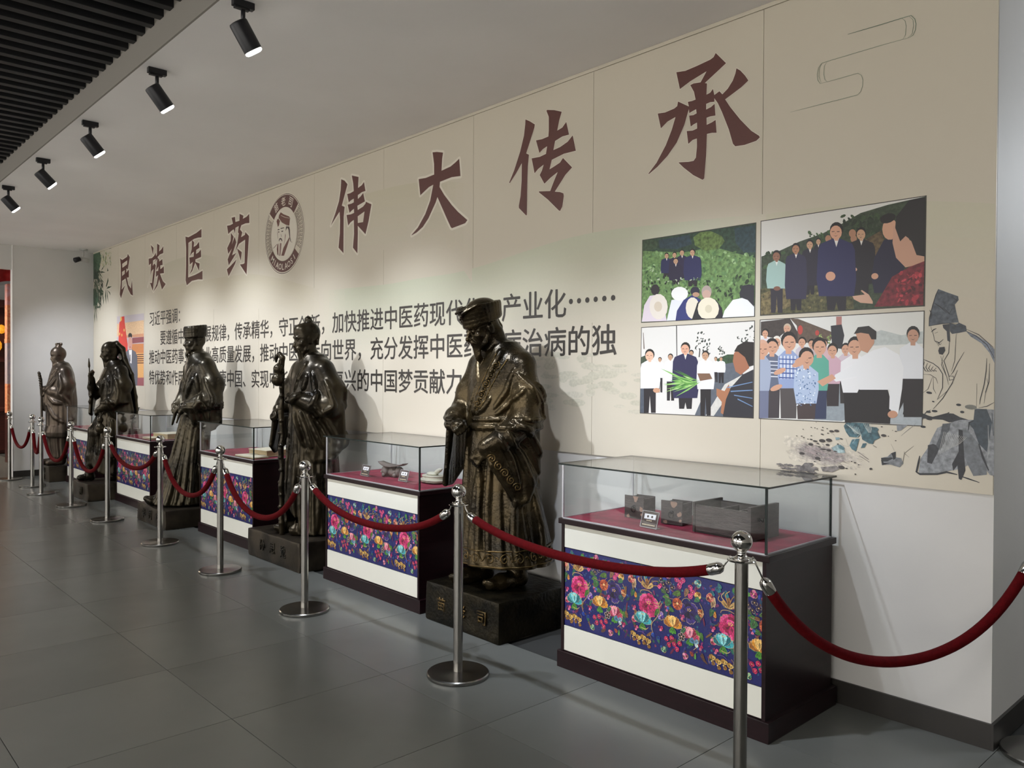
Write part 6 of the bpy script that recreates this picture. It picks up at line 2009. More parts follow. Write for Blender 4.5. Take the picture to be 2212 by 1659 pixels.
# ------------------------------------------------------------------ bronze figures: distance fields turned into one skin
class Field:
    def __init__(s, lo, hi, h):
        s.h = h
        s.lo = np.array(lo, 'f')
        s.n = [int((hi[i] - lo[i]) / h) + 1 for i in range(3)]
        s.ax = [(lo[i] + h * np.arange(s.n[i])).astype('f') for i in range(3)]
        s.F = np.full(s.n, 0.5, 'f')
        s.warp = None
        s.axis = None
    def _sl(s, lo, hi, pad):
        out = []
        for i in range(3):
            a = int(max(0, (lo[i] - pad - s.lo[i]) / s.h)); b = int(min(s.n[i], (hi[i] + pad - s.lo[i]) / s.h + 2))
            if b <= a:
                return None
            out.append(slice(a, b))
        return tuple(out)
    def _xyz(s, sl):
        return s.ax[0][sl[0]][:, None, None], s.ax[1][sl[1]][None, :, None], s.ax[2][sl[2]][None, None, :]
    def mix(s, sl, d, k, cut=False):
        A = s.F[sl]
        if cut:
            d = -d
            if k > 0:
                h = np.clip(0.5 - 0.5 * (d - A) / k, 0, 1)
                s.F[sl] = A * h + d * (1 - h) + k * h * (1 - h)
            else:
                s.F[sl] = np.maximum(A, d)
            return
        if k > 0:
            h = np.clip(0.5 + 0.5 * (A - d) / k, 0, 1)
            s.F[sl] = A * (1 - h) + d * h - k * h * (1 - h)
        else:
            s.F[sl] = np.minimum(A, d)
    def cap(s, a, b, ra, rb=None, k=0.02, cut=False):
        rb = ra if rb is None else rb
        if s.warp:
            a, b = s.warp(a), s.warp(b)
        a = np.array(a, 'f'); b = np.array(b, 'f')
        R = max(ra, rb)
        sl = s._sl(np.minimum(a, b) - R, np.maximum(a, b) + R, 0.012 + k)
        if sl is None:
            return
        X, Y, Z = s._xyz(sl)
        ab = b - a
        L2 = float(ab @ ab) + 1e-9
        t = np.clip(((X - a[0]) * ab[0] + (Y - a[1]) * ab[1] + (Z - a[2]) * ab[2]) / L2, 0, 1)
        d = np.sqrt((X - a[0] - t * ab[0]) ** 2 + (Y - a[1] - t * ab[1]) ** 2 + (Z - a[2] - t * ab[2]) ** 2) - (ra + (rb - ra) * t)
        s.mix(sl, d, k, cut)
    def chain(s, pts, rad, k=0.02, cut=False):
        if not hasattr(rad, '__len__'):
            rad = [rad] * len(pts)
        for i in range(len(pts) - 1):
            s.cap(pts[i], pts[i + 1], rad[i], rad[i + 1], k, cut)
    def ell(s, c, r, k=0.02, M=None, cut=False):
        if s.warp:
            c = s.warp(c)
        R = max(r)
        sl = s._sl([c[i] - R for i in range(3)], [c[i] + R for i in range(3)], 0.012 + k)
        if sl is None:
            return
        X, Y, Z = s._xyz(sl)
        X, Y, Z = X - c[0], Y - c[1], Z - c[2]
        if M is not None:
            X, Y, Z = (M[0][0] * X + M[1][0] * Y + M[2][0] * Z, M[0][1] * X + M[1][1] * Y + M[2][1] * Z, M[0][2] * X + M[1][2] * Y + M[2][2] * Z)
        k0 = np.sqrt((X / r[0]) ** 2 + (Y / r[1]) ** 2 + (Z / r[2]) ** 2)
        k1 = np.sqrt((X / r[0] ** 2) ** 2 + (Y / r[1] ** 2) ** 2 + (Z / r[2] ** 2) ** 2) + 1e-6
        s.mix(sl, k0 * (k0 - 1) / k1, k, cut)
    def loft(s, sec, folds=(), k=0.03, cut=False, rnd=0.0):
        """sec: rows (z, cx, cy, rx, ry, foldsize); folds: (count, phase, twist, weight)"""
        if s.warp:
            sec = [(lambda q: (q[2], q[0], q[1]) + tuple(w[3:]))(s.warp((w[1], w[2], w[0]))) for w in sec]
        S = np.array(sec, 'f')
        R = S[:, 3:5].max() * 1.12
        sl = s._sl([S[:, 1].min() - R, S[:, 2].min() - R, S[0, 0]], [S[:, 1].max() + R, S[:, 2].max() + R, S[-1, 0]], 0.012 + k)
        X, Y, Z = s._xyz(sl)
        z = Z.ravel()
        # smooth interpolation
        def ip(c):
            zz = np.linspace(S[0, 0], S[-1, 0], 200)
            v = np.interp(zz, S[:, 0], S[:, c])
            n = 13
            vp = np.concatenate([np.full(n // 2, v[0]), v, np.full(n // 2, v[-1])])
            v = np.convolve(vp, np.ones(n) / n, 'valid')
            return np.interp(z, zz, v).astype('f')[None, None, :]
        cx, cy, rx, ry, am = [ip(c) for c in (1, 2, 3, 4, 5)]
        U, V = (X - cx) / rx, (Y - cy) / ry
        rho = np.sqrt(U * U + V * V)
        f = 0
        if len(folds):
            th = np.arctan2(U, -V)
            for n, ph, tw, w in folds:
                q = np.sin(n * th + ph + tw * Z)
                f = f + w * (np.abs(q) * 1.6 - 1.0 + 0.3 * q)
            f = f * am
        d = (rho - 1 - f) * np.minimum(rx, ry) * 0.92
        d = np.maximum(d, np.maximum(S[0, 0] - Z, Z - S[-1, 0]))
        s.mix(sl, d, k, cut)
    def curtain(s, top, bot, r=0.02, n=14, k=0.02, ripple=0.35, rb=None):
        def at(P, u):
            P = np.array(P, 'f')
            L = np.concatenate([[0], np.cumsum(np.linalg.norm(np.diff(P, axis=0), axis=1))])
            return np.array([np.interp(u * L[-1], L, P[:, i]) for i in range(3)])
        for i in range(n):
            u = i / (n - 1)
            q = 1 + ripple * math.cos(i * PI)
            s.cap(at(top, u), at(bot, u), r * q, (rb or r * 0.8) * q, k)
    def val(s, p):
        i = [(p[q] - s.lo[q]) / s.h for q in range(3)]
        j = [int(v) for v in i]
        if any(j[q] < 0 or j[q] >= s.n[q] - 1 for q in range(3)):
            return 0.5
        return float(s.F[j[0], j[1], j[2]])
    def hit(s, th, z, c=(0, 0), R=0.6, lift=0.0):
        if s.axis:
            c = s.axis(z)
        d = (math.sin(th), -math.cos(th))
        r = R
        while r > 0.02:
            v = s.val((c[0] + d[0] * r, c[1] + d[1] * r, z))
            if v < 0.001:
                return (c[0] + d[0] * (r + lift), c[1] + d[1] * (r + lift), z)
            r -= max(0.002, min(v * 0.6, 0.02))
        return None
    def stroke(s, pts, r=0.008, k=0.012, cut=False, c=(0, 0), lift=0.0, n=10, taper=True):
        """ridge or groove laid on the surface; pts in (angle from the front, height)"""
        P = []
        for a, b in zip(pts[:-1], pts[1:]):
            for i in range(n):
                u = i / n
                P.append((a[0] + (b[0] - a[0]) * u, a[1] + (b[1] - a[1]) * u))
        P.append(pts[-1])
        Q = []
        for th, z in P:
            q = s.hit(th, z, c, lift=lift)
            if q is None:
                continue
            if Q and math.dist(q, Q[-1]) > 0.06:
                Q[-1] = None if False else Q[-1]
                s._run(Q, r, k, cut, taper)
                Q = []
            Q.append(q)
        s._run(Q, r, k, cut, taper)
    def _run(s, Q, r, k, cut, taper):
        if len(Q) > 1:
            m = len(Q)
            wp, s.warp = s.warp, None
            s.chain(Q, [r * (0.35 + 0.65 * math.sin(PI * min(1, (i + .6) / m)) if taper else 1) for i in range(m)], k, cut)
            s.warp = wp
    def skin(s, name, m, parent, smooth=2):
        F = s.F
        I = F < 0
        nx, ny, nz = F.shape
        cnt = np.zeros((nx - 1, ny - 1, nz - 1), 'i1')
        for a in (0, 1):
            for b in (0, 1):
                for c in (0, 1):
                    cnt += I[a:nx - 1 + a, b:ny - 1 + b, c:nz - 1 + c]
        act = (cnt > 0) & (cnt < 8)
        idx = np.argwhere(act)
        vid = np.full(act.shape, -1, 'i4')
        vid[act] = np.arange(len(idx))
        acc = np.zeros((len(idx), 3), 'f'); num = np.zeros(len(idx), 'f')
        off = [(a, b, c) for a in (0, 1) for b in (0, 1) for c in (0, 1)]
        vals = {o: F[idx[:, 0] + o[0], idx[:, 1] + o[1], idx[:, 2] + o[2]] for o in off}
        for o in off:
            for axn in range(3):
                if o[axn] == 0:
                    p = list(o); p[axn] = 1; p = tuple(p)
                    v0, v1 = vals[o], vals[p]
                    m_ = (v0 < 0) != (v1 < 0)
                    t = np.where(m_, v0 / (v0 - v1 + 1e-12), 0)
                    pt = np.tile(np.array(o, 'f'), (len(idx), 1))
                    pt[:, axn] += t
                    acc += pt * m_[:, None]
                    num += m_
        V = (idx + acc / num[:, None]) * s.h + s.lo
        Q = []
        for axn in range(3):
            u, w = (axn + 1) % 3, (axn + 2) % 3
            A = np.take(I, range(0, F.shape[axn] - 1), axn); B = np.take(I, range(1, F.shape[axn]), axn)
            e = np.argwhere(A != B)
            e = e[(e[:, u] > 0) & (e[:, w] > 0) & (e[:, u] < F.shape[u] - 1) & (e[:, w] < F.shape[w] - 1)]
            inside = A[e[:, 0], e[:, 1], e[:, 2]]
            def g(du, dw):
                q = e.copy(); q[:, u] -= du; q[:, w] -= dw
                return vid[q[:, 0], q[:, 1], q[:, 2]]
            a, b, c, d = g(1, 1), g(0, 1), g(0, 0), g(1, 0)
            f = np.stack([a, b, c, d], 1)
            f[~inside] = f[~inside][:, ::-1]
            Q.append(f)
        Q = np.concatenate(Q)
        Q = Q[(Q >= 0).all(1)]
        # light smoothing of the skin
        for _ in range(smooth):
            S = np.zeros_like(V); N = np.zeros(len(V), 'f')
            for i in range(4):
                a, b = Q[:, i], Q[:, (i + 1) % 4]
                np.add.at(S, a, V[b]); np.add.at(S, b, V[a])
                np.add.at(N, a, 1); np.add.at(N, b, 1)
            V = V * 0.5 + (S / np.maximum(N, 1)[:, None]) * 0.5
        me = bpy.data.meshes.new(name)
        me.vertices.add(len(V)); me.loops.add(len(Q) * 4); me.polygons.add(len(Q))
        me.vertices.foreach_set('co', V.astype('f').ravel())
        me.loops.foreach_set('vertex_index', Q.astype('i4').ravel())
        me.polygons.foreach_set('loop_start', np.arange(0, len(Q) * 4, 4, dtype='i4'))
        me.polygons.foreach_set('loop_total', np.full(len(Q), 4, 'i4'))
        me.polygons.foreach_set('use_smooth', np.ones(len(Q), '?'))
        me.materials.append(m)
        me.update(calc_edges=True)
        o = bpy.data.objects.new(name, me)
        return link(o, parent)

def rot(yaw=0.0, pitch=0.0, roll=0.0):
    """yaw > 0 turns the face towards the figure's left (+x), pitch > 0 looks down"""
    m = Matrix.Rotation(yaw, 3, 'Z') @ Matrix.Rotation(pitch, 3, 'X') @ Matrix.Rotation(roll, 3, 'Y')
    return m

def lean(dx, dy, z0, z1, up=0.0, slim=1.0):
    """carries the upper body sideways and up, and narrows the sleeves"""
    def w(p):
        t = min(1, max(0, (p[2] - z0) / (z1 - z0)))
        t = t * t * (3 - 2 * t)
        k = 1 - (1 - slim) * t
        return (p[0] * k + dx * t, p[1] * k + dy * t, p[2] + up * t)
    return w

class Head:
    def __init__(s, f, c, yaw=0, pitch=0, sc=1.0):
        s.f, s.c, s.M, s.sc = f, Vector(c), rot(yaw, pitch), sc
        s.Mn = [[s.M[i][j] for j in range(3)] for i in range(3)]
    def p(s, v):
        return tuple(s.c + s.M @ (Vector(v) * s.sc))
    def cap(s, a, b, ra, rb=None, k=0.01, cut=False):
        s.f.cap(s.p(a), s.p(b), ra * s.sc, (rb if rb is not None else ra) * s.sc, k, cut)
    def chain(s, P, R, k=0.008, cut=False):
        if not hasattr(R, '__len__'):
            R = [R] * len(P)
        s.f.chain([s.p(v) for v in P], [r * s.sc for r in R], k, cut)
    def ell(s, c, r, k=0.012, cut=False):
        s.f.ell(s.p(c), [v * s.sc for v in r], k, s.Mn, cut)
    def face(s, old=0.5, thin=False, bald=False):
        w = 0.9 if thin else 1.0
        s.ell((0, .012, .025), (.079 * w, .100, .103), 0.02)
        s.ell((0, -.030, -.055), (.060 * w, .064, .066), 0.03)
        s.ell((0, -.066, -.088), (.024, .022, .024), 0.02)
        s.cap((-.036, -.080, .022), (.036, -.080, .022), .013, None, 0.016)
        for q in (-1, 1):
            s.ell((q * .030, -.098, .001), (.020, .015, .012), 0.010, True)
            s.ell((q * .030, -.077, .000), (.0150, .0135, .0115), 0.003)
            s.chain([(q * .014, -.091, .002), (q * .028, -.0945, .0055), (q * .046, -.084, .001)], [.003, .0036, .003], 0.003)
            s.chain([(q * .014, -.092, .020), (q * .030, -.098, .028), (q * .052, -.082, .022)], [.0045, .0065, .003], 0.004)
            s.ell((q * .046, -.060, -.026), (.022, .022, .020), 0.018)
            s.ell((q * .013, -.099, -.040), (.0085, .010, .008), 0.005)
            s.ell((q * .082 * w, .010, -.010), (.010, .019, .032), 0.008)
            s.ell((q * .094 * w, .004, -.008), (.008, .009, .018), 0.003, True)
            s.chain([(q * .022, -.092, -.040), (q * .034, -.078, -.066)], [.003, .002], 0.006, True)
        s.chain([(0, -.088, .014), (0, -.100, -.010), (0, -.115, -.037)], [.0085, .010, .0135], 0.007)
        s.chain([(-.022, -.084, -.064), (0, -.097, -.061), (.022, -.084, -.064)], [.004, .0062, .004], 0.004)
        s.chain([(-.018, -.083, -.073), (0, -.093, -.073), (.018, -.083, -.073)], [.004, .0065, .004], 0.004)
        if old > 0.6:
            for z in (.040, .052, .064):
                s.chain([(-.035, -.083, z), (0, -.092 + (z - .04) * .3, z + .003), (.035, -.083, z)], .0025, 0.004, True)
    def moustache(s, w=.042, drop=.03, r=.0075):
        for q in (-1, 1):
            s.chain([(q * .004, -.103, -.052), (q * w * .55, -.098, -.060), (q * w, -.086, -.060 - drop)], [r, r, r * .4], 0.004)
    def beard(s, length, wide, curve=0.0, n=7, r=.012, side=True):
        rr = random.Random(int(length * 1000))
        for i in range(n):
            u = -1 + 2 * i / (n - 1)
            a = (u * wide, -.060 - .022 * (1 - u * u), -.088 + .020 * u * u)
            b = (u * wide * .85, -.085 - .012 * (1 - u * u) + curve * .4, -.088 - length * .5 * (1 - .3 * abs(u)))
            c = (u * wide * .22 + rr.uniform(-.004, .004), -.080 + curve, -.088 - length * (1 - .35 * abs(u)))
            s.chain([a, b, c], [r, r * .85, r * .28], 0.0035)
        if side:
            for q in (-1, 1):
                s.chain([(q * .070, -.012, -.035), (q * .062, -.036, -.078), (q * wide * .8, -.062, -.105)], [.007, .011, .010], 0.010)

def hand(f, wrist, palm_dir, up, spread=1.0, curl=1.0, sc=1.0, thumb=1, fist=False, side=None):
    """wrist -> fingers along palm_dir; up = back of the hand; fingers curl away from up"""
    w = Vector(wrist); d = Vector(palm_dir).normalized(); u = Vector(up)
    u = (u - d * u.dot(d)).normalized(); s_ = d.cross(u) * thumb
    f.cap(tuple(w), tuple(w + d * .05 * sc), .024 * sc, .026 * sc, 0.012)
    base = w + d * .082 * sc
    f.cap(tuple(w + d * .04 * sc + s_ * .022 * sc), tuple(base + s_ * .018 * sc), .019 * sc, .014 * sc, 0.008)
    f.cap(tuple(w + d * .04 * sc - s_ * .020 * sc), tuple(base - s_ * .024 * sc), .018 * sc, .013 * sc, 0.008)
    L = [.030, .034, .032, .026]
    for i in range(4):
        p = base + s_ * (.030 - .019 * i) * sc
        ang = 0.0
        pts = [p - d * .012 * sc, p]
        for j in range(3):
            ang += (curl * (1.15 if fist else .55)) * (1.0 if j else .75)
            dd = d * math.cos(ang) - u * math.sin(ang)
            pts.append(pts[-1] + dd * L[i] * sc * (1.0, .75, .6)[j])
        f.chain([tuple(q) for q in pts], [.0105 * sc, .0105 * sc, .0098 * sc, .0090 * sc, .0078 * sc], 0.0025)
    t0 = w + d * .028 * sc + s_ * .026 * sc
    t1 = t0 + (d * .6 + s_ * .55 - u * .5).normalized() * .036 * sc
    t2 = t1 + (d * .75 - s_ * .15 * (2 if fist else 0) - u * .6).normalized() * .034 * sc
    f.chain([tuple(t0), tuple(t1), tuple(t2)], [.014 * sc, .0115 * sc, .009 * sc], 0.004)

def inscribe(parent, body, x0, z, size, yf, m, raised=True, step=None, vertical=False, depth=0.006):
    for i, ch in enumerate(body):
        me, v = text_mesh(ch, 0.012, 0.0, 1)
        s = size
        w = np.empty_like(v)
        c0 = (v.min(0) + v.max(0)) / 2
        sc = s / max(v[:, 1].max() - v[:, 1].min(), v[:, 0].max() - v[:, 0].min(), 1e-4)
        st = step or size * 1.35
        w[:, 0] = x0 + (0 if vertical else i * st) + (v[:, 0] - c0[0]) * sc
        w[:, 2] = z + (-i * st if vertical else 0) + (v[:, 1] - c0[1]) * sc
        w[:, 1] = yf
        me.vertices.foreach_set('co', w.ravel())
        me.materials.clear(); me.materials.append(m)
        me.update()
        o = bpy.data.objects.new('inscribed_character', me)
        link(o, parent)
        md = o.modifiers.new('relief', 'SOLIDIFY')
        md.thickness = depth
        md.offset = 0

def plinth(parent, x0, x1, y0, y1, h, m, rough=0.010, seed=1, name='plinth', flare=0.0):
    """cast block with soft, slightly wavy edges"""
    bm = bmesh.new()
    bmesh.ops.create_cube(bm, size=1)
    for v in bm.verts:
        fx = 1 + flare * (v.co.z < 0)
        v.co = Vector(((x0 + x1) / 2 + v.co.x * (x1 - x0) * fx, (y0 + y1) / 2 + v.co.y * (y1 - y0) * fx, h / 2 + v.co.z * h))
    bmesh.ops.bevel(bm, geom=list(bm.edges), offset=0.010, segments=2, affect='EDGES', profile=0.6)
    bmesh.ops.triangulate(bm, faces=bm.faces)
    for _ in range(4):
        es = [e for e in bm.edges if e.calc_length() > 0.06]
        if not es:
            break
        bmesh.ops.subdivide_edges(bm, edges=es, cuts=1)
        bmesh.ops.triangulate(bm, faces=bm.faces)
    for v in bm.verts:
        n = mnoise.noise_vector(v.co * 5 + Vector((seed * 7, 0, 0)))
        if v.co.z > 0.004:
            v.co += n * rough * Vector((1, 1, .5)) if False else Vector((n.x * rough, n.y * rough, n.z * rough * .5))
        v.co.z = max(v.co.z, 0.0)
    me = bpy.data.meshes.new(name)
    bm.to_mesh(me); bm.free()
    me.polygons.foreach_set('use_smooth', [True] * len(me.polygons))
    me.materials.append(m)
    o = bpy.data.objects.new(name, me)
    link(o, parent)
    return auto_smooth(o, 40)

def scroll(turns=1.6, r0=0.004, r1=0.024, flip=1, a0=0.0, n=22):
    return [((r0 + (r1 - r0) * i / n) * math.cos(a0 + flip * turns * 2 * PI * i / n), (r0 + (r1 - r0) * i / n) * math.sin(a0 + flip * turns * 2 * PI * i / n)) for i in range(n + 1)]

def trim_on(fig, f, parent, path, name='scroll_trim', size=0.024, step=0.062, r=0.0032, c=(0, 0), border=0.034, m=None):
    """scroll ornament laid along a path of (angle, height) on the surface"""
    P = [(a, z) for a, z in path]
    # dense arc-length samples with surface points
    D = []
    for (a0, z0), (a1, z1) in zip(P[:-1], P[1:]):
        for i in range(24):
            u = i / 24
            a, z = a0 + (a1 - a0) * u, z0 + (z1 - z0) * u
            h = f.hit(a, z, c)
            if h:
                D.append((a, z, Vector(h)))
    if len(D) < 4:
        return
    b = MB()
    def put(a, z, dz_dir, pts):
        out = []
        R0 = f.hit(a, z, c)
        if not R0:
            return
        rad = math.hypot(R0[0] - c[0], R0[1] - c[1])
        for x, y in pts:
            sx, sz = x * dz_dir[0] - y * dz_dir[1], x * dz_dir[1] + y * dz_dir[0]
            h = f.hit(a + sx / max(rad, .08), z + sz, c, lift=0.001)
            if h:
                out.append(h)
        if len(out) > 3:
            good = [out[0]]
            for q in out[1:]:
                if math.dist(q, good[-1]) < 0.03:
                    good.append(q)
            if len(good) > 3:
                b.tube(good, r, 6)
    acc = 0; last = D[0][2]; side = 1
    for i in range(1, len(D)):
        acc += (D[i][2] - last).length; last = D[i][2]
        if acc > step:
            acc = 0
            a, z = D[i][0], D[i][1]
            da = (D[i][0] - D[i - 1][0]) * math.hypot(D[i][2].x - c[0], D[i][2].y - c[1]); dz = D[i][1] - D[i - 1][1]
            l = math.hypot(da, dz) or 1
            t = (da / l, dz / l)
            put(a, z, t, scroll(1.5, .003, size, side, 0.0 if side > 0 else PI))
            put(a, z, t, [(size + .002 + q * .006, side * (.004 + .010 * math.sin(q * 1.2))) for q in range(4)])
            side = -side
    if border:
        for sgn in (-1, 1):
            run = []
            for i in range(0, len(D) - 1, 2):
                a, z, p = D[i]
                rad = math.hypot(p.x - c[0], p.y - c[1])
                da = (D[i + 1][0] - D[i][0]) * rad; dz = D[i + 1][1] - D[i][1]
                l = math.hypot(da, dz) or 1
                h = f.hit(a - sgn * dz / l * border / max(rad, .08), z + sgn * da / l * border, c, lift=0.001)
                if h and (not run or math.dist(h, run[-1]) < .05):
                    run.append(h)
            if len(run) > 3:
                b.tube(run, r * 1.15, 6)
    if b.v:
        b.build(name, m or M_GOLD, parent, True)

# ---- figure 1: turbaned healer, head bowed, fist at the waist
def figure_turban():
    t = thing('bronze_statue', 'nearest bronze statue, bearded man in a turban with bowed head and scroll-trimmed robe', 'statue', (-3.720, -0.360, 0), 0, 'bronze statues of old physicians')
    pl_ = plinth(t, -0.350, 0.345, -0.300, 0.30, 0.243, M_PL1, 0.008, 1)
    inscribe(pl_, '苗老司', -0.185, 0.125, 0.082, -0.304, M_GOLD, step=0.19, depth=0.008)
    H = 0.243
    f = Field((-.50, -.46, .0), (.52, .44, 1.83), 0.0056)
    f.loft([(.150, .02, .03, .335, .29, .04), (.40, .015, .02, .29, .25, .028), (.70, .0, .0, .245, .205, .014), (.93, 0, -.02, .212, .172, .012), (1.02, 0, -.015, .205, .168, .0), (1.2, 0, 0, .228, .165, .0), (1.36, 0, .02, .225, .145, 0), (1.45, 0, .03, .165, .115, 0), (1.50, 0, .02, .09, .085, 0)],
           [(6, .4, 1.2, .6), (10, 1.0, -.8, .4)], 0.0)
    f.loft([(.10, .02, .03, .305, .26, .05), (.30, .015, .02, .25, .21, .04), (.42, .01, .02, .05, .05, 0)], [], 0.02, True)
    # legs and shoes
    for q, x, y in ((-1, -.12, -.04), (1, .13, .02)):
        f.cap((x, y + .03, .42), (x, y + .02, .09), .085, .062, 0.02)
        f.chain([(x, y + .04, .045), (x - .01, y - .10, .042), (x - .02, y - .18, .034)], [.055, .052, .034], 0.02)
        f.chain([(x - .012, y - .18, .045), (x - .03, y - .212, .052)], [.028, .020], 0.01)
    # shoulders and arms in sleeves
    f.chain([(-.19, .02, 1.37), (0, .03, 1.41), (.19, .02, 1.37)], [.075, .10, .075], 0.05)
    f.chain([(.20, .01, 1.345), (.255, .0, 1.18), (.265, -.02, 1.03)], [.076, .086, .086], 0.035)
    f.chain([(.265, -.02, 1.03), (.22, -.14, .93), (.15, -.235, .87)], [.085, .072, .052], 0.03)
    f.chain([(-.20, .01, 1.345), (-.255, -.03, 1.19), (-.265, -.07, 1.07)], [.072, .078, .076], 0.035)
    f.chain([(-.265, -.07, 1.07), (-.22, -.17, 1.03), (-.145, -.245, 1.01)], [.075, .066, .050], 0.03)
    f.curtain([(.295, .03, 1.02), (.275, -.04, .98), (.17, -.225, .86)], [(.305, .04, .72), (.29, -.03, .56), (.265, -.07, .53), (.19, -.225, .77)], .021, 18, .018, .22)
    f.chain([(.305, .04, .72), (.29, -.03, .56), (.26, -.08, .53), (.19, -.225, .77), (.165, -.25, .84)], [.016, .020, .018, .016, .015], 0.012)
    f.curtain([(-.30, -.03, 1.04), (-.25, -.17, .98), (-.16, -.255, .97)], [(-.30, -.04, .72), (-.27, -.16, .62), (-.225, -.245, .62)], .019, 13, .018, .18)
    f.chain([(-.30, -.04, .72), (-.27, -.16, .62), (-.225, -.245, .62), (-.19, -.262, .72), (-.165, -.27, .95)], .015, 0.010)
    # chest: crossing lapel, belt and creases
    f.stroke([(-1.5, .99), (-.7, .985), (0, .98), (.8, .985), (1.6, .99), (2.6, 1.0)], .017, .010, lift=-.002, taper=False)
    f.stroke([(-1.3, 1.03), (0, 1.025), (1.4, 1.035), (2.6, 1.04)], .012, .008, lift=-.002, taper=False)
    f.stroke([(.95, 1.44), (.55, 1.34), (.15, 1.20), (-.18, 1.07)], .020, .010, lift=.000, taper=False)
    f.stroke([(-.95, 1.44), (-.6, 1.36), (-.25, 1.27)], .015, .008, lift=-.003, taper=False)
    f.stroke([(.35, .97), (.25, .8), (.12, .6), (.05, .35), (.0, .17)], .013, .010, lift=-.003)
    for a in ([(1.25, 1.33), (1.05, 1.2), (.7, 1.1)], [(1.35, 1.22), (1.1, 1.12), (.75, 1.06)], [(-.2, 1.25), (-.45, 1.12), (-.6, 1.06)], [(.55, 1.16), (.3, 1.1), (.0, 1.06)]):
        f.stroke(a, .011, .016)
    for a in ([(1.3, 1.30), (1.7, 1.1), (2.0, .8)], [(1.15, 1.02), (1.5, .95), (1.9, .72)], [(1.0, .96), (1.3, .82), (1.55, .65)], [(.85, .93), (1.1, .80), (1.25, .66)], [(1.6, 1.25), (2.1, 1.0), (2.3, .6)],
              [(.6, .80), (.55, .5), (.62, .2)], [(1.2, .55), (1.15, .35), (1.2, .18)], [(.25, .75), (.3, .45), (.35, .18)], [(-.5, .85), (-.45, .5), (-.5, .2)], [(1.7, .6), (1.8, .4), (1.75, .2)]):
        f.stroke(a, .014, .022)
    for a in ([(1.5, 1.2), (1.8, 1.0), (2.1, .75)], [(1.1, .93), (1.4, .85), (1.7, .68)], [(.45, .8), (.42, .5), (.5, .25)], [(.95, .6), (.98, .35), (1.0, .18)], [(1.4, .5), (1.45, .3), (1.5, .17)]):
        f.stroke(a, .010, .014, True)
    # neck and head
    f.cap((0, .02, 1.42), (0, -.045, 1.56), .070, .060, .025)
    h = Head(f, (-.040, -.108, 1.585), -.16, .30, 1.05)
    h.face(.5)
    h.moustache(.045, .012, .009)
    h.beard(.145, .026, .030, 7, .011, True)
    # hands
    hand(f, (-.135, -.250, 1.005), (.75, -.30, -.25), (0.05, -.8, .6), sc=1.12, curl=1.35, fist=True, thumb=-1)
    hand(f, (.145, -.240, .860), (-.45, -.42, -.75), (.35, -.8, .3), sc=1.12, curl=1.1, fist=True, thumb=1)
    o = f.skin('figure', M_BR1, t, 1)
    o.location = (0, 0, H)
    # ornament
    for nm, path, sz, st in (('collar_trim', [(.92, 1.41), (.62, 1.33), (.3, 1.22), (.0, 1.10)], .026, .070), ('hem_trim', [(-1.2, .205), (-.5, .200), (.3, .205), (1.0, .21), (1.7, .22), (2.3, .22)], .036, .100)):
        trim_on(None, f, o, path, nm, sz, st, .0042, border=sz + .010)
    # trim on the hanging left cuff: scrolls on straight line in space
    b = MB()
    A, B_ = Vector((.205, -.255, .79)), Vector((.285, -.078, .575))
    n_ = (B_ - A).cross(Vector((0, 0, 1))).normalized()
    up = (B_ - A).cross(n_).normalized()
    if n_.dot(Vector((.7, -.7, 0))) < 0:
        n_ = -n_
    dirn = (B_ - A).normalized()
    for i in range(5):
        c0 = A.lerp(B_, (i + .4) / 5) + Vector((0, 0, .034))
        run = []
        for x, y in scroll(1.6, .003, .027, 1 if i % 2 else -1):
            p = c0 + dirn * x + up * y
            q = p + n_ * .10
            k = 0
            while f.val(q) > 0.001 and k < 90:
                q = q - n_ * .0025; k += 1
            if k < 90:
                run.append(q + n_ * .002)
        good = run[:1]
        for q in run[1:]:
            if (q - good[-1]).length < .03:
                good.append(q)
        if len(good) > 4:
            b.tube(good, .0046, 6)
    if b.v:
        b.build('cuff_trim', M_GOLD, o, True)
    # turban, a part of its own
    g = Field((-.22, -.30, 1.50), (.22, .18, 1.90), 0.005)
    h2 = Head(g, (-.040, -.108, 1.585), -.16, .30, 1.05)
    h2.ell((0, .025, .108), (.088, .104, .068), .01)
    for i in range(32):
        a0, a1 = 2 * PI * i / 32, 2 * PI * (i + 1) / 32
        def P(a, z, ex, dip):
            # the wound band stands higher at the back and flares towards its rim
            return (.092 * ex * math.sin(a), .016 - .110 * ex * math.cos(a), z + dip * -math.cos(a))
        for z, ex, dip, r in ((.046, 1.0, .010, .015), (.066, 1.02, .006, .015), (.086, 1.05, .002, .014), (.104, 1.09, -.002, .013), (.122, 1.14, -.006, .011), (.136, 1.18, -.008, .007)):
            h2.cap(P(a0, z, ex, dip), P(a1, z, ex, dip), r, None, .010)
    for q in range(4):
        h2.chain([(-.075 + .01 * q, -.085 - .008 * q, .050 + .012 * q), (-.01 + .02 * q, -.122 - .004 * q, .085 + .012 * q), (.07 + .012 * q, -.090 + .01 * q, .125 + .008 * q), (.10, -.04 + .02 * q, .140)], [.005, .007, .006, .004], .003)
    h2.chain([(-.07, -.10, .112), (-.02, -.134, .125), (.05, -.118, .138), (.09, -.07, .146)], [.005, .008, .008, .004], .004)
    h2.chain([(0, .10, .05), (0, .118, -.02), (.01, .115, -.09)], [.02, .020, .012], .01)
    k_ = g.skin('turban', M_BR1, o, 1)
    return t

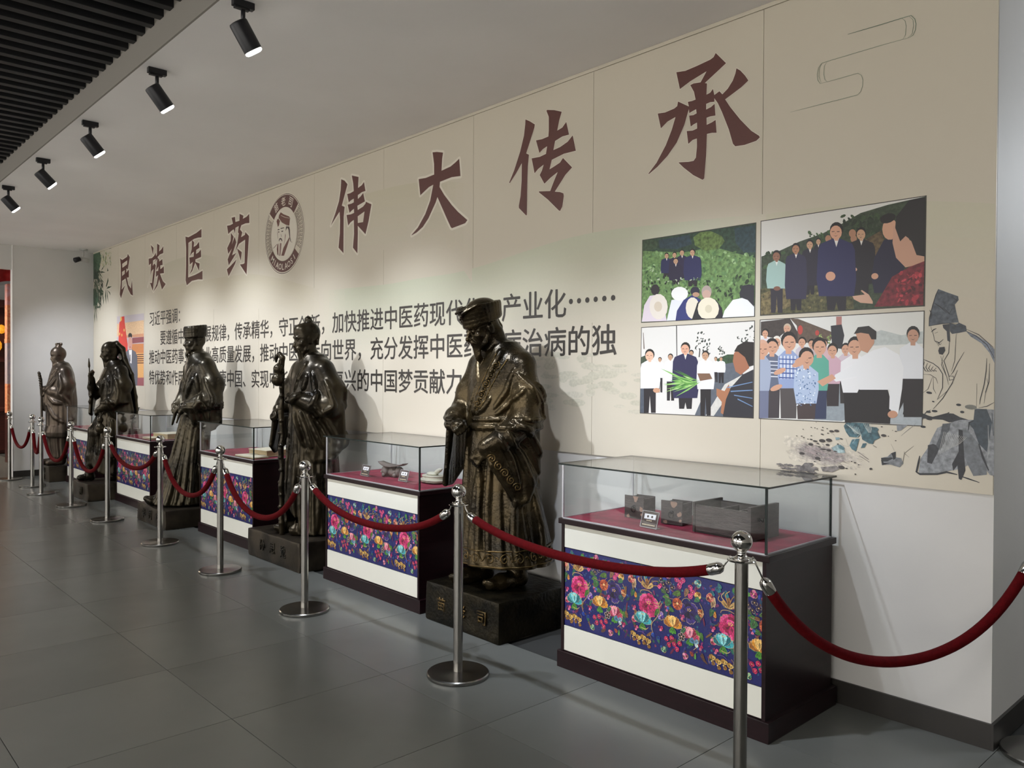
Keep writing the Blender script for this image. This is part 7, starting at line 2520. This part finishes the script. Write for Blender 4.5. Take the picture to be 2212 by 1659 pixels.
# ---- figure 2: old man with a top-knot, long beard, staff with hanging gourds
def stand_robe(f, sec, folds, k=0.0):
    f.loft(sec, folds, k)
def figure_gourd():
    t = thing('bronze_statue', 'bronze statue of a bald-browed old man with long beard holding a staff with gourds', 'statue', (-6.085, -0.385, 0), 0, 'bronze statues of old physicians')
    pl_ = plinth(t, -0.44, 0.45, -0.325, 0.30, 0.231, M_PL2, 0.012, 2)
    inscribe(pl_, '孙思邈', -0.175, 0.125, 0.095, -0.329, M_PL1, step=0.185, depth=0.006)
    H = 0.231
    f = Field((-.46, -.48, .0), (.48, .38, 1.84), 0.0072)
    f.warp = lean(.02, .01, .3, 1.2, 0, .90)
    f.loft([(.012, .05, .02, .285, .235, .075), (.25, .05, .015, .255, .215, .07), (.6, .04, .01, .235, .195, .05), (.9, .03, .0, .225, .180, .03), (1.1, .02, 0, .225, .170, .01), (1.3, .01, .01, .235, .160, 0), (1.40, 0, .02, .195, .13, 0), (1.47, 0, .02, .10, .085, 0)],
           [(8, .2, .8, .6), (13, 1.2, -1.0, .4)], 0.0)
    f.loft([(.0, .05, -.05, .10, .22, 0), (.14, .05, -.10, .09, .15, 0), (.24, .04, -.16, .01, .03, 0)], [], .02, True)
    f.chain([(-.02, -.10, .04), (-.04, -.22, .038), (-.05, -.26, .05)], [.05, .045, .03], .02)
    f.chain([(.12, -.06, .04), (.12, -.18, .038), (.12, -.21, .04)], [.05, .045, .03], .02)
    f.chain([(-.18, .02, 1.35), (0, .03, 1.39), (.18, .02, 1.35)], [.08, .10, .08], 0.05)
    f.chain([(.20, .02, 1.34), (.28, .06, 1.18), (.30, .02, 1.05)], [.085, .105, .10], 0.035)
    f.chain([(.30, .02, 1.05), (.24, -.10, 1.06), (.15, -.235, 1.115)], [.10, .082, .050], 0.03)
    f.chain([(-.20, .0, 1.34), (-.27, -.04, 1.18), (-.28, -.10, 1.05)], [.08, .09, .085], 0.035)
    f.chain([(-.28, -.10, 1.05), (-.24, -.19, 1.01)], [.08, .055], 0.03)
    f.curtain([(.36, .10, 1.05), (.30, -.0, 1.0), (.13, -.22, 1.05)], [(.36, .12, .75), (.32, .05, .63), (.24, -.08, .62), (.13, -.22, .92)], .026, 18, .024, .25)
    f.chain([(.36, .12, .75), (.32, .05, .63), (.24, -.08, .61), (.15, -.21, .90), (.125, -.245, 1.07)], [.016, .022, .022, .018, .016], .012)
    f.curtain([(-.31, -.06, 1.02), (-.26, -.19, .99), (-.20, -.22, 1.0)], [(-.33, -.06, .72), (-.31, -.17, .66), (-.24, -.24, .72)], .022, 10, .018, .15)
    f.chain([(-.33, -.06, .72), (-.31, -.17, .655), (-.24, -.245, .71), (-.21, -.25, .98)], .016, .01)
    f.stroke([(.95, 1.40), (.55, 1.30), (.2, 1.15), (-.1, 1.0), (-.15, .8)], .014, .010, lift=0, taper=False)
    f.stroke([(-.9, 1.40), (-.6, 1.33), (-.3, 1.22)], .012, .008, lift=-.002, taper=False)
    for a in ([(1.2, 1.32), (1.3, 1.15), (1.1, 1.05)], [(1.0, 1.30), (.8, 1.15), (.45, 1.05)], [(1.5, 1.25), (1.6, 1.05), (1.2, .95)], [(1.0, 1.0), (1.25, .85), (1.45, .72)], [(.8, 1.0), (1.0, .86), (1.15, .72)], [(1.2, 1.05), (1.55, .92), (1.75, .78)], [(.6, 1.0), (.75, .86), (.85, .75)], [(1.9, 1.2), (2.0, .9), (1.9, .7)],
              [(.9, .55), (.8, .3), (.85, .05)], [(.5, .65), (.45, .35), (.5, .08)], [(1.3, .5), (1.35, .25), (1.3, .05)], [(-.3, .8), (-.25, .5), (-.3, .2)], [(1.7, .55), (1.75, .3), (1.7, .05)], [(.2, .7), (.15, .45), (.1, .2)]):
        f.stroke(a, .014, .024)
    for a in ([(1.1, 1.0), (1.4, .88), (1.6, .75)], [(.7, .96), (.9, .82), (1.0, .7)], [(.7, .6), (.65, .3), (.7, .06)], [(1.1, .55), (1.1, .3), (1.1, .05)], [(1.5, .5), (1.55, .3), (1.5, .06)], [(-.05, .8), (-.05, .5), (-.1, .3)]):
        f.stroke(a, .010, .015, True)
    f.cap((0, .02, 1.38), (0, -.02, 1.52), .068, .058, .025)
    h = Head(f, (-.0, -.055, 1.600), -.10, .16, 1.06)
    h.face(.9)
    h.ell((0, -.035, .075), (.060, .055, .050), .02)
    h.moustache(.05, .05, .008)
    h.beard(.22, .040, .06, 9, .0115)
    # hair swept to a knot
    h.ell((0, .040, .045), (.086, .085, .092), .012)
    for i in range(13):
        u = -1 + 2 * i / 12
        h.chain([(u * .086, -.005 + .05 * (1 - abs(u)), .058 - .05 * abs(u)), (u * .074, .06, .112 - .03 * abs(u)), (u * .02, .050, .142)], [.006, .009, .005], .004)
        h.chain([(u * .082, .070, -.05), (u * .070, .122 - .03 * abs(u), .02), (u * .02, .072, .135)], [.008, .010, .005], .004)
    h.ell((0, .045, .150), (.030, .030, .028), .006)
    h.chain([(-.05, .045, .142), (.05, .045, .142)], .006, .003)
    hand(f, (.145, -.24, 1.115), (-.85, -.28, .05), (.1, -.9, .45), sc=1.12, curl=1.3, fist=True, thumb=1)
    hand(f, (-.235, -.205, 1.00), (.45, -.65, -.25), (-.3, -.5, .8), sc=1.05, curl=.9, fist=True, thumb=-1)
    o = f.skin('figure', M_BR2, t, 1)
    o.location = (0, 0, H)
    # staff and gourds
    g = Field((-.10, -.37, .0), (.15, -.15, 1.50), 0.006)
    sx, sy = .035, -.262
    pts = [(sx + .008 * math.sin(i * 1.7), sy + .006 * math.cos(i * 2.3), .0 + i * .1) for i in range(15)]
    g.chain(pts, [.020 + .004 * math.sin(i * 2.1) for i in range(15)], .006)
    for i in range(1, 14):
        g.ell((sx + .010 * math.sin(i * 3), sy - .008, i * .1 + .03), (.022, .022, .014), .006)
    g.chain([(sx, sy, 1.38), (sx + .01, sy, 1.44), (sx - .02, sy - .01, 1.47), (sx - .055, sy - .02, 1.45), (sx - .06, sy - .02, 1.41)], [.02, .022, .02, .016, .010], .01)
    k_ = g.skin('knotted_staff', M_BR2, t, 1)
    k_.location = (0, 0, H)
    g = Field((-.12, -.46, 1.10), (.16, -.20, 1.45), 0.006)
    g.warp = lean(.045, .050, 0, .5)
    g.ell((.025, -.360, 1.350), (.040, .040, .042), .02); g.ell((.018, -.362, 1.262), (.050, .050, .052), .022); g.chain([(.03, -.36, 1.385), (.02, -.35, 1.42)], [.012, .006], .008); g.cap((.02, -.36, 1.31), (.02, -.36, 1.30), .026, None, .015)
    k_ = g.skin('gourd', M_BR2, t, 1)
    k_.location = (0, 0, H)
    return t

def figure_cap():
    t = thing('bronze_statue', 'bronze statue of a man in a square cap holding his sash, middle of the five', 'statue', (-8.46, -0.54, 0), 0, 'bronze statues of old physicians')
    pl_ = plinth(t, -0.415, 0.415, -0.325, 0.30, 0.185, M_PL2, 0.016, 3)
    inscribe(pl_, '李时珍', -0.20, 0.10, 0.10, -0.331, M_PL1, step=0.20, depth=0.006)
    H = 0.190
    f = Field((-.40, -.52, .0), (.52, .48, 1.96), 0.0085)
    f.warp = lean(.085, .115, .15, 1.1, .065, .84)
    f.axis = lambda z: (.03 + .055 * min(1, z / .9), .10 * min(1, z / .95))
    f.loft([(.010, .02, -.01, .27, .29, .08), (.2, .03, .0, .235, .235, .07), (.5, .02, .02, .205, .175, .06), (.85, .01, .01, .185, .150, .03), (1.02, 0, .01, .175, .145, .0), (1.2, 0, .02, .215, .160, 0), (1.36, 0, .03, .215, .14, 0), (1.45, 0, .03, .15, .11, 0), (1.50, 0, .02, .085, .08, 0)],
           [(7, .5, 1.5, .6), (12, .2, -1.2, .4)], 0.0)
    f.chain([(-.05, -.15, .05), (-.08, -.30, .045), (-.09, -.34, .07)], [.05, .045, .03], .02)
    f.chain([(-.19, .03, 1.37), (0, .03, 1.41), (.19, .03, 1.37)], [.078, .10, .078], 0.05)
    f.chain([(.20, .03, 1.36), (.30, .08, 1.18), (.32, .05, 1.03)], [.085, .105, .10], 0.035)
    f.chain([(.32, .05, 1.03), (.27, -.08, .98), (.20, -.18, .945)], [.10, .085, .06], 0.03)
    f.chain([(-.20, .02, 1.36), (-.27, .0, 1.18), (-.26, -.06, 1.02)], [.075, .085, .08], 0.035)
    f.chain([(-.26, -.06, 1.02), (-.18, -.16, .94)], [.08, .06], 0.03)
    f.curtain([(.37, .12, 1.04), (.32, .02, .98), (.21, -.15, .92)], [(.36, .16, .80), (.30, .10, .73), (.25, .0, .76), (.20, -.15, .88)], .026, 12, .024, .2)
    f.stroke([(.95, 1.43), (.5, 1.33), (.1, 1.2), (-.25, 1.08)], .014, .01, taper=False); f.stroke([(-.95, 1.43), (-.5, 1.36), (-.2, 1.27)], .012, .01, taper=False)
    for z in (1.0, 1.025, 1.05):
        f.stroke([(-1.6, z), (0, z), (1.6, z + .005), (3, z)], .013, .006, lift=-.002, taper=False)
    for a in ([(1.2, 1.34), (1.35, 1.15), (1.2, 1.02)], [(1.0, 1.30), (.7, 1.2), (.35, 1.10)], [(1.5, 1.3), (1.65, 1.1), (1.6, .9)], [(1.3, 1.08), (1.5, .98), (1.7, .85)], [(1.15, 1.03), (1.3, .93), (1.45, .82)], [(1.0, .98), (1.1, .9), (1.2, .82)],
              [(.9, .9), (.8, .5), (.9, .05)], [(.45, .9), (.35, .5), (.3, .05)], [(1.3, .75), (1.35, .4), (1.4, .05)], [(1.8, .75), (1.9, .4), (2.0, .05)], [(0, .9), (-.1, .5), (-.2, .1)], [(.65, .9), (.6, .5), (.6, .05)], [(1.1, .8), (1.1, .4), (1.15, .05)]):
        f.stroke(a, .015, .024)
    for a in ([(1.2, 1.0), (1.4, .9), (1.55, .8)], [(.75, .8), (.7, .4), (.75, .05)], [(.2, .8), (.1, .4), (.05, .05)], [(1.55, .7), (1.65, .35), (1.7, .05)]):
        f.stroke(a, .011, .015, True)
    wp_, f.warp = f.warp, lean(.085, .115, .15, 1.1, .065, 1.0)
    f.chain([(.10, -.20, .97), (.06, -.23, .9), (.04, -.235, .78)], [.018, .020, .012], .008); f.chain([(.10, -.20, .97), (.13, -.21, .90), (.11, -.22, .80)], [.016, .016, .010], .008)
    f.cap((0, .03, 1.40), (0, -.01, 1.55), .065, .055, .025)
    f.warp = lean(.085, .115, .15, 1.1, .065, .9)
    h = Head(f, (0, -.035, 1.620), -.12, .02, 1.02)
    h.face(.3, True); h.moustache(.034, .02, .006); h.beard(.10, .024, .01, 5, .010)
    hand(f, (.195, -.185, .945), (-.80, -.35, -.15), (.3, -.6, .7), sc=1.1, curl=.9, fist=True, thumb=1)
    hand(f, (-.17, -.17, .94), (.8, -.45, -.1), (-.2, -.6, .7), sc=1.1, curl=.9, fist=True, thumb=-1)
    o = f.skin('figure', M_BR3, t, 1)
    o.location = (0, 0, H)
    g = Field((-.15, -.15, 1.62), (.30, .34, 1.98), 0.006)
    g.warp = lean(.085, .115, .15, 1.1, .065, .9)
    h2 = Head(g, (0, -.035, 1.620), -.12, .02, 1.02)
    for i in range(20):
        a0, a1 = 2 * PI * i / 20, 2 * PI * (i + 1) / 20
        for z, e, r in ((.055, 1.0, .016), (.080, 1.02, .014), (.105, 1.05, .014), (.130, 1.08, .013), (.150, 1.08, .010)):
            h2.cap((.086 * e * math.sin(a0), .012 - .104 * e * math.cos(a0), z - .012 * math.cos(a0)), (.086 * e * math.sin(a1), .012 - .104 * e * math.cos(a1), z - .012 * math.cos(a1)), r, None, .014)
    h2.ell((0, .012, .125), (.09, .105, .035), .02)
    g.skin('soft_cap', M_BR3, o, 1)
    return t

def figure_basket():
    t = thing('bronze_statue', 'bronze statue of a stepping man with raised fist and a gourd at his hip', 'statue', (-10.76, -0.60, 0), 0, 'bronze statues of old physicians')
    pl_ = plinth(t, -0.31, 0.33, -0.33, 0.30, 0.205, M_PL2, 0.012, 4)
    inscribe(pl_, '桐', 0.05, 0.11, 0.10, -0.337, M_PL1, depth=0.006)
    H = 0.205
    f = Field((-.42, -.48, .0), (.50, .46, 1.86), 0.0095)
    f.warp = lean(.035, .045, .1, .8, .02, .84)
    f.loft([(.30, .08, .06, .20, .19, .08), (.6, .05, .04, .20, .18, .06), (.88, .02, .02, .19, .16, .03), (1.0, 0, .01, .185, .155, 0), (1.2, 0, .01, .225, .165, 0), (1.34, 0, .03, .215, .14, 0), (1.42, 0, .03, .15, .11, 0), (1.47, 0, .02, .085, .08, 0)],
           [(7, .5, 1.5, .6), (11, .2, -1.2, .4)], 0.0)
    f.chain([(-.07, -.05, .80), (-.08, -.20, .60), (-.09, -.19, .30), (-.10, -.20, .08)], [.12, .088, .07, .05], .03)
    f.chain([(-.10, -.18, .045), (-.11, -.30, .04)], [.05, .04], .02)
    f.chain([(.10, .08, .6), (.11, .10, .3), (.11, .10, .08)], [.11, .08, .055], .03)
    f.chain([(.11, .10, .045), (.11, -.02, .04)], [.05, .04], .02)
    f.curtain([(-.05, -.15, .72), (.15, -.08, .75), (.22, .08, .75)], [(-.04, -.20, .22), (.10, -.10, .10), (.20, .12, .10)], .03, 12, .02, .3)
    f.chain([(-.19, .03, 1.34), (0, .03, 1.38), (.19, .03, 1.34)], [.078, .10, .078], 0.05)
    f.chain([(.20, .02, 1.33), (.28, .04, 1.16), (.27, -.02, 1.0)], [.088, .105, .095], 0.035)
    f.chain([(.27, -.02, 1.0), (.20, -.15, .92), (.14, -.22, .88)], [.095, .07, .05], 0.03)
    f.curtain([(.34, .10, 1.05), (.28, .0, .98), (.19, -.14, .92)], [(.36, .16, .78), (.30, .06, .72), (.20, -.10, .82)], .026, 10, .024, .2)
    f.chain([(-.20, .0, 1.33), (-.26, -.08, 1.14), (-.22, -.20, 1.05)], [.075, .085, .07], 0.035)
    f.chain([(-.22, -.20, 1.05), (-.14, -.26, 1.14), (-.08, -.28, 1.24)], [.065, .05, .038], 0.02)
    f.curtain([(-.22, -.20, 1.03), (-.12, -.27, 1.16)], [(-.20, -.25, .80), (-.12, -.29, .82)], .022, 6, .02, .1)
    f.stroke([(.95, 1.40), (.5, 1.30), (.1, 1.17), (-.25, 1.05)], .014, .01, taper=False)
    f.stroke([(-1.6, .98), (0, .98), (1.6, .98), (3, .98)], .022, .01, lift=-.004, taper=False)
    for a in ([(1.2, 1.30), (1.35, 1.12), (1.2, 1.0)], [(1.0, 1.26), (.7, 1.16), (.35, 1.06)], [(1.5, 1.3), (1.6, 1.1), (1.5, .9)], [(1.2, 1.0), (1.4, .9), (1.6, .8)], [(.9, .9), (.8, .6), (.9, .35)], [(.45, .9), (.35, .6), (.3, .35)], [(1.4, .75), (1.35, .5), (1.4, .2)]):
        f.stroke(a, .016, .024)
    f.cap((0, .03, 1.38), (0, -.02, 1.50), .065, .058, .025)
    h = Head(f, (-.01, -.055, 1.575), -.12, .10, 1.06)
    h.face(.7); h.moustache(.04, .03, .008); h.beard(.15, .032, .04, 7, .011)
    for i in range(9):
        u = -1 + 2 * i / 8
        h.chain([(u * .082, -.02, .065 - .05 * abs(u)), (u * .07, .06, .09 - .03 * abs(u)), (u * .03, .09, .10)], [.012, .016, .010], .008)
    h.ell((0, .085, .105), (.040, .035, .022), .008)
    hand(f, (-.085, -.28, 1.225), (.1, -.25, .9), (-.3, -.8, .2), sc=1.2, curl=1.3, fist=True, thumb=-1)
    hand(f, (.145, -.215, .885), (-.4, -.6, -.4), (.35, -.6, .5), sc=1.1, curl=1.1, fist=True, thumb=1)
    o = f.skin('figure', M_BR2, t, 1)
    o.location = (0, 0, H)
    g = Field((-.20, -.46, 1.15), (.15, -.12, 1.64), 0.008)
    g.warp = lean(.035, .045, .1, .8, .02, .84)
    g.chain([(-.07, -.31, 1.18), (-.075, -.315, 1.42)], [.010, .008], .004); g.chain([(-.075, -.315, 1.40), (-.075, -.32, 1.50)], [.016, .006], .006)
    k_ = g.skin('digging_tool', M_BR2, t, 1); k_.location = (0, 0, H)
    # hood cloth falling down the back into a short cloak
    g = Field((-.24, -.10, .60), (.42, .46, 1.84), 0.009)
    g.warp = lean(.035, .045, .1, .8, .02, .84)
    for i in range(9):
        u = -1 + 2 * i / 8
        g.chain([(u * .06, .04, 1.70 - .03 * abs(u)), (u * .085, .10, 1.62), (u * .11, .13, 1.48), (u * .17 + .03, .19, 1.30), (u * .19 + .04, .235, 1.02), (u * .19 + .05, .255, .80 + .03 * (i % 2))], [.022, .026, .024, .024, .022, .018], .022)
    k_ = g.skin('back_cloth', M_BR3, t, 1); k_.location = (0, 0, H)
    g = Field((.06, -.32, .45), (.36, .0, .95), 0.008)
    g.ell((.21, -.16, .765), (.036, .036, .038), .02); g.ell((.21, -.16, .660), (.054, .054, .062), .03); g.chain([(.21, -.16, .80), (.22, -.12, .87)], [.012, .008], .008)
    k_ = g.skin('gourd', M_BR2, t, 1); k_.location = (0, 0, H)
    return t

def figure_sword():
    t = thing('bronze_statue', 'farthest bronze statue, man with a small topknot crown gripping an upright stick', 'statue', (-12.90, -0.62, 0), 0, 'bronze statues of old physicians')
    pl_ = plinth(t, -0.33, 0.24, -0.22, 0.32, 0.225, M_PL2, 0.006, 5)
    inscribe(pl_, '华佗', 0.02, 0.155, 0.075, -0.226, M_PL1, step=0.09, vertical=True, depth=0.006)
    H = 0.225
    f = Field((-.46, -.46, .0), (.46, .42, 1.82), 0.010)
    f.warp = lean(.0, -.02, .0, .4, 0, .76)
    f.loft([(.10, .02, .0, .185, .16, .10), (.3, .02, .0, .19, .165, .09), (.5, .02, .01, .215, .19, .05), (.9, .01, .02, .225, .200, .03), (1.15, 0, .02, .230, .180, .01), (1.32, 0, .03, .22, .15, 0), (1.41, 0, .03, .15, .11, 0), (1.46, 0, .02, .085, .08, 0)],
           [(7, .5, 1.0, .6), (11, .2, -1.2, .4)], 0.0)
    f.loft([(.40, .02, .0, .225, .20, .03), (.47, .02, .0, .235, .21, .03), (.56, .02, .0, .22, .19, .02)], [(5, .3, 0, 1)], .01)
    for x, y in ((-.08, -.06), (.09, -.02)):
        f.cap((x, y, .25), (x, y, .07), .075, .06, .02); f.chain([(x, y, .045), (x, y - .17, .04)], [.052, .042], .02)
    f.chain([(-.19, .03, 1.33), (0, .03, 1.37), (.19, .03, 1.33)], [.078, .10, .078], 0.05)
    f.chain([(.20, .02, 1.32), (.27, .05, 1.15), (.26, .0, 1.02)], [.088, .105, .095], 0.035)
    f.chain([(.26, .0, 1.02), (.15, -.15, 1.05), (.04, -.25, 1.09)], [.09, .07, .045], 0.03)
    f.chain([(-.20, .02, 1.32), (-.26, .0, 1.16), (-.22, -.10, 1.03)], [.085, .09, .085], 0.035)
    f.chain([(-.22, -.10, 1.03), (-.10, -.24, 1.04)], [.08, .05], 0.03)
    f.curtain([(.32, .08, 1.06), (.24, -.05, 1.0), (.06, -.24, 1.06)], [(.32, .12, .66), (.26, -.02, .56), (.10, -.18, .78), (.04, -.27, .90)], .028, 14, .026, .25)
    f.curtain([(-.26, -.04, 1.02), (-.12, -.24, 1.0)], [(-.26, -.06, .74), (-.12, -.27, .80)], .026, 8, .026, .2)
    for a in ([(1.2, 1.30), (1.35, 1.12), (1.2, 1.0)], [(1.0, 1.26), (.7, 1.16), (.35, 1.06)], [(.5, .98), (.9, .90), (1.3, .88)], [(.4, .86), (.9, .70), (1.4, .62)], [(1.3, 1.0), (1.6, .9), (1.8, .7)]):
        f.stroke(a, .020, .024)
    f.stroke([(.95, 1.38), (.5, 1.30), (.1, 1.17), (-.25, 1.05)], .014, .01, taper=False)
    f.cap((0, .03, 1.37), (0, -.02, 1.50), .065, .056, .025)
    h = Head(f, (0, -.04, 1.565), 0.0, .12, 1.04)
    h.face(.5); h.moustache(.04, .02, .008); h.beard(.10, .028, .0, 5, .012)
    for i in range(9):
        u = -1 + 2 * i / 8
        h.chain([(u * .084, -.01, .06 - .05 * abs(u)), (u * .078, .06, .06 - .03 * abs(u)), (u * .05, .09, .0)], [.012, .018, .016], .008)
    h.ell((0, .02, .125), (.035, .035, .02), .01)
    h.chain([(-.02, .03, .13), (.02, .03, .13)], .028, .006); h.chain([(-.026, .0, .165), (.026, .0, .165)], .012, .004); h.chain([(-.028, .075, .160), (.028, .075, .160)], .014, .004); h.cap((0, .0, .155), (0, .07, .150), .022, None, .006)
    hand(f, (.035, -.255, 1.09), (-.7, -.4, .0), (.1, -.8, .5), sc=1.15, curl=1.3, fist=True, thumb=1)
    hand(f, (-.095, -.25, 1.03), (.7, -.4, .0), (-.1, -.8, .5), sc=1.15, curl=1.3, fist=True, thumb=-1)
    o = f.skin('figure', M_BR4, t, 1)
    o.location = (0, 0, H)
    g = Field((-.10, -.42, .0), (.08, -.16, 1.42), 0.008)
    g.warp = lean(.01, .055, -1, 0)
    g.chain([(-.02, -.305, .10), (-.02, -.31, 1.0)], [.018, .016], .004); g.chain([(-.02, -.31, 1.0), (-.02, -.32, 1.22), (-.02, -.345, 1.32)], [.020, .020, .018], .004)
    for i in range(7):
        g.ell((-.02, -.315 - .004 * i, 1.10 + .035 * i), (.024, .024, .012), .004)
    k_ = g.skin('upright_stick', M_PL2, t, 1); k_.location = (0, 0, H)
    return t

figure_turban()
figure_gourd()
figure_cap()
figure_basket()
figure_sword()
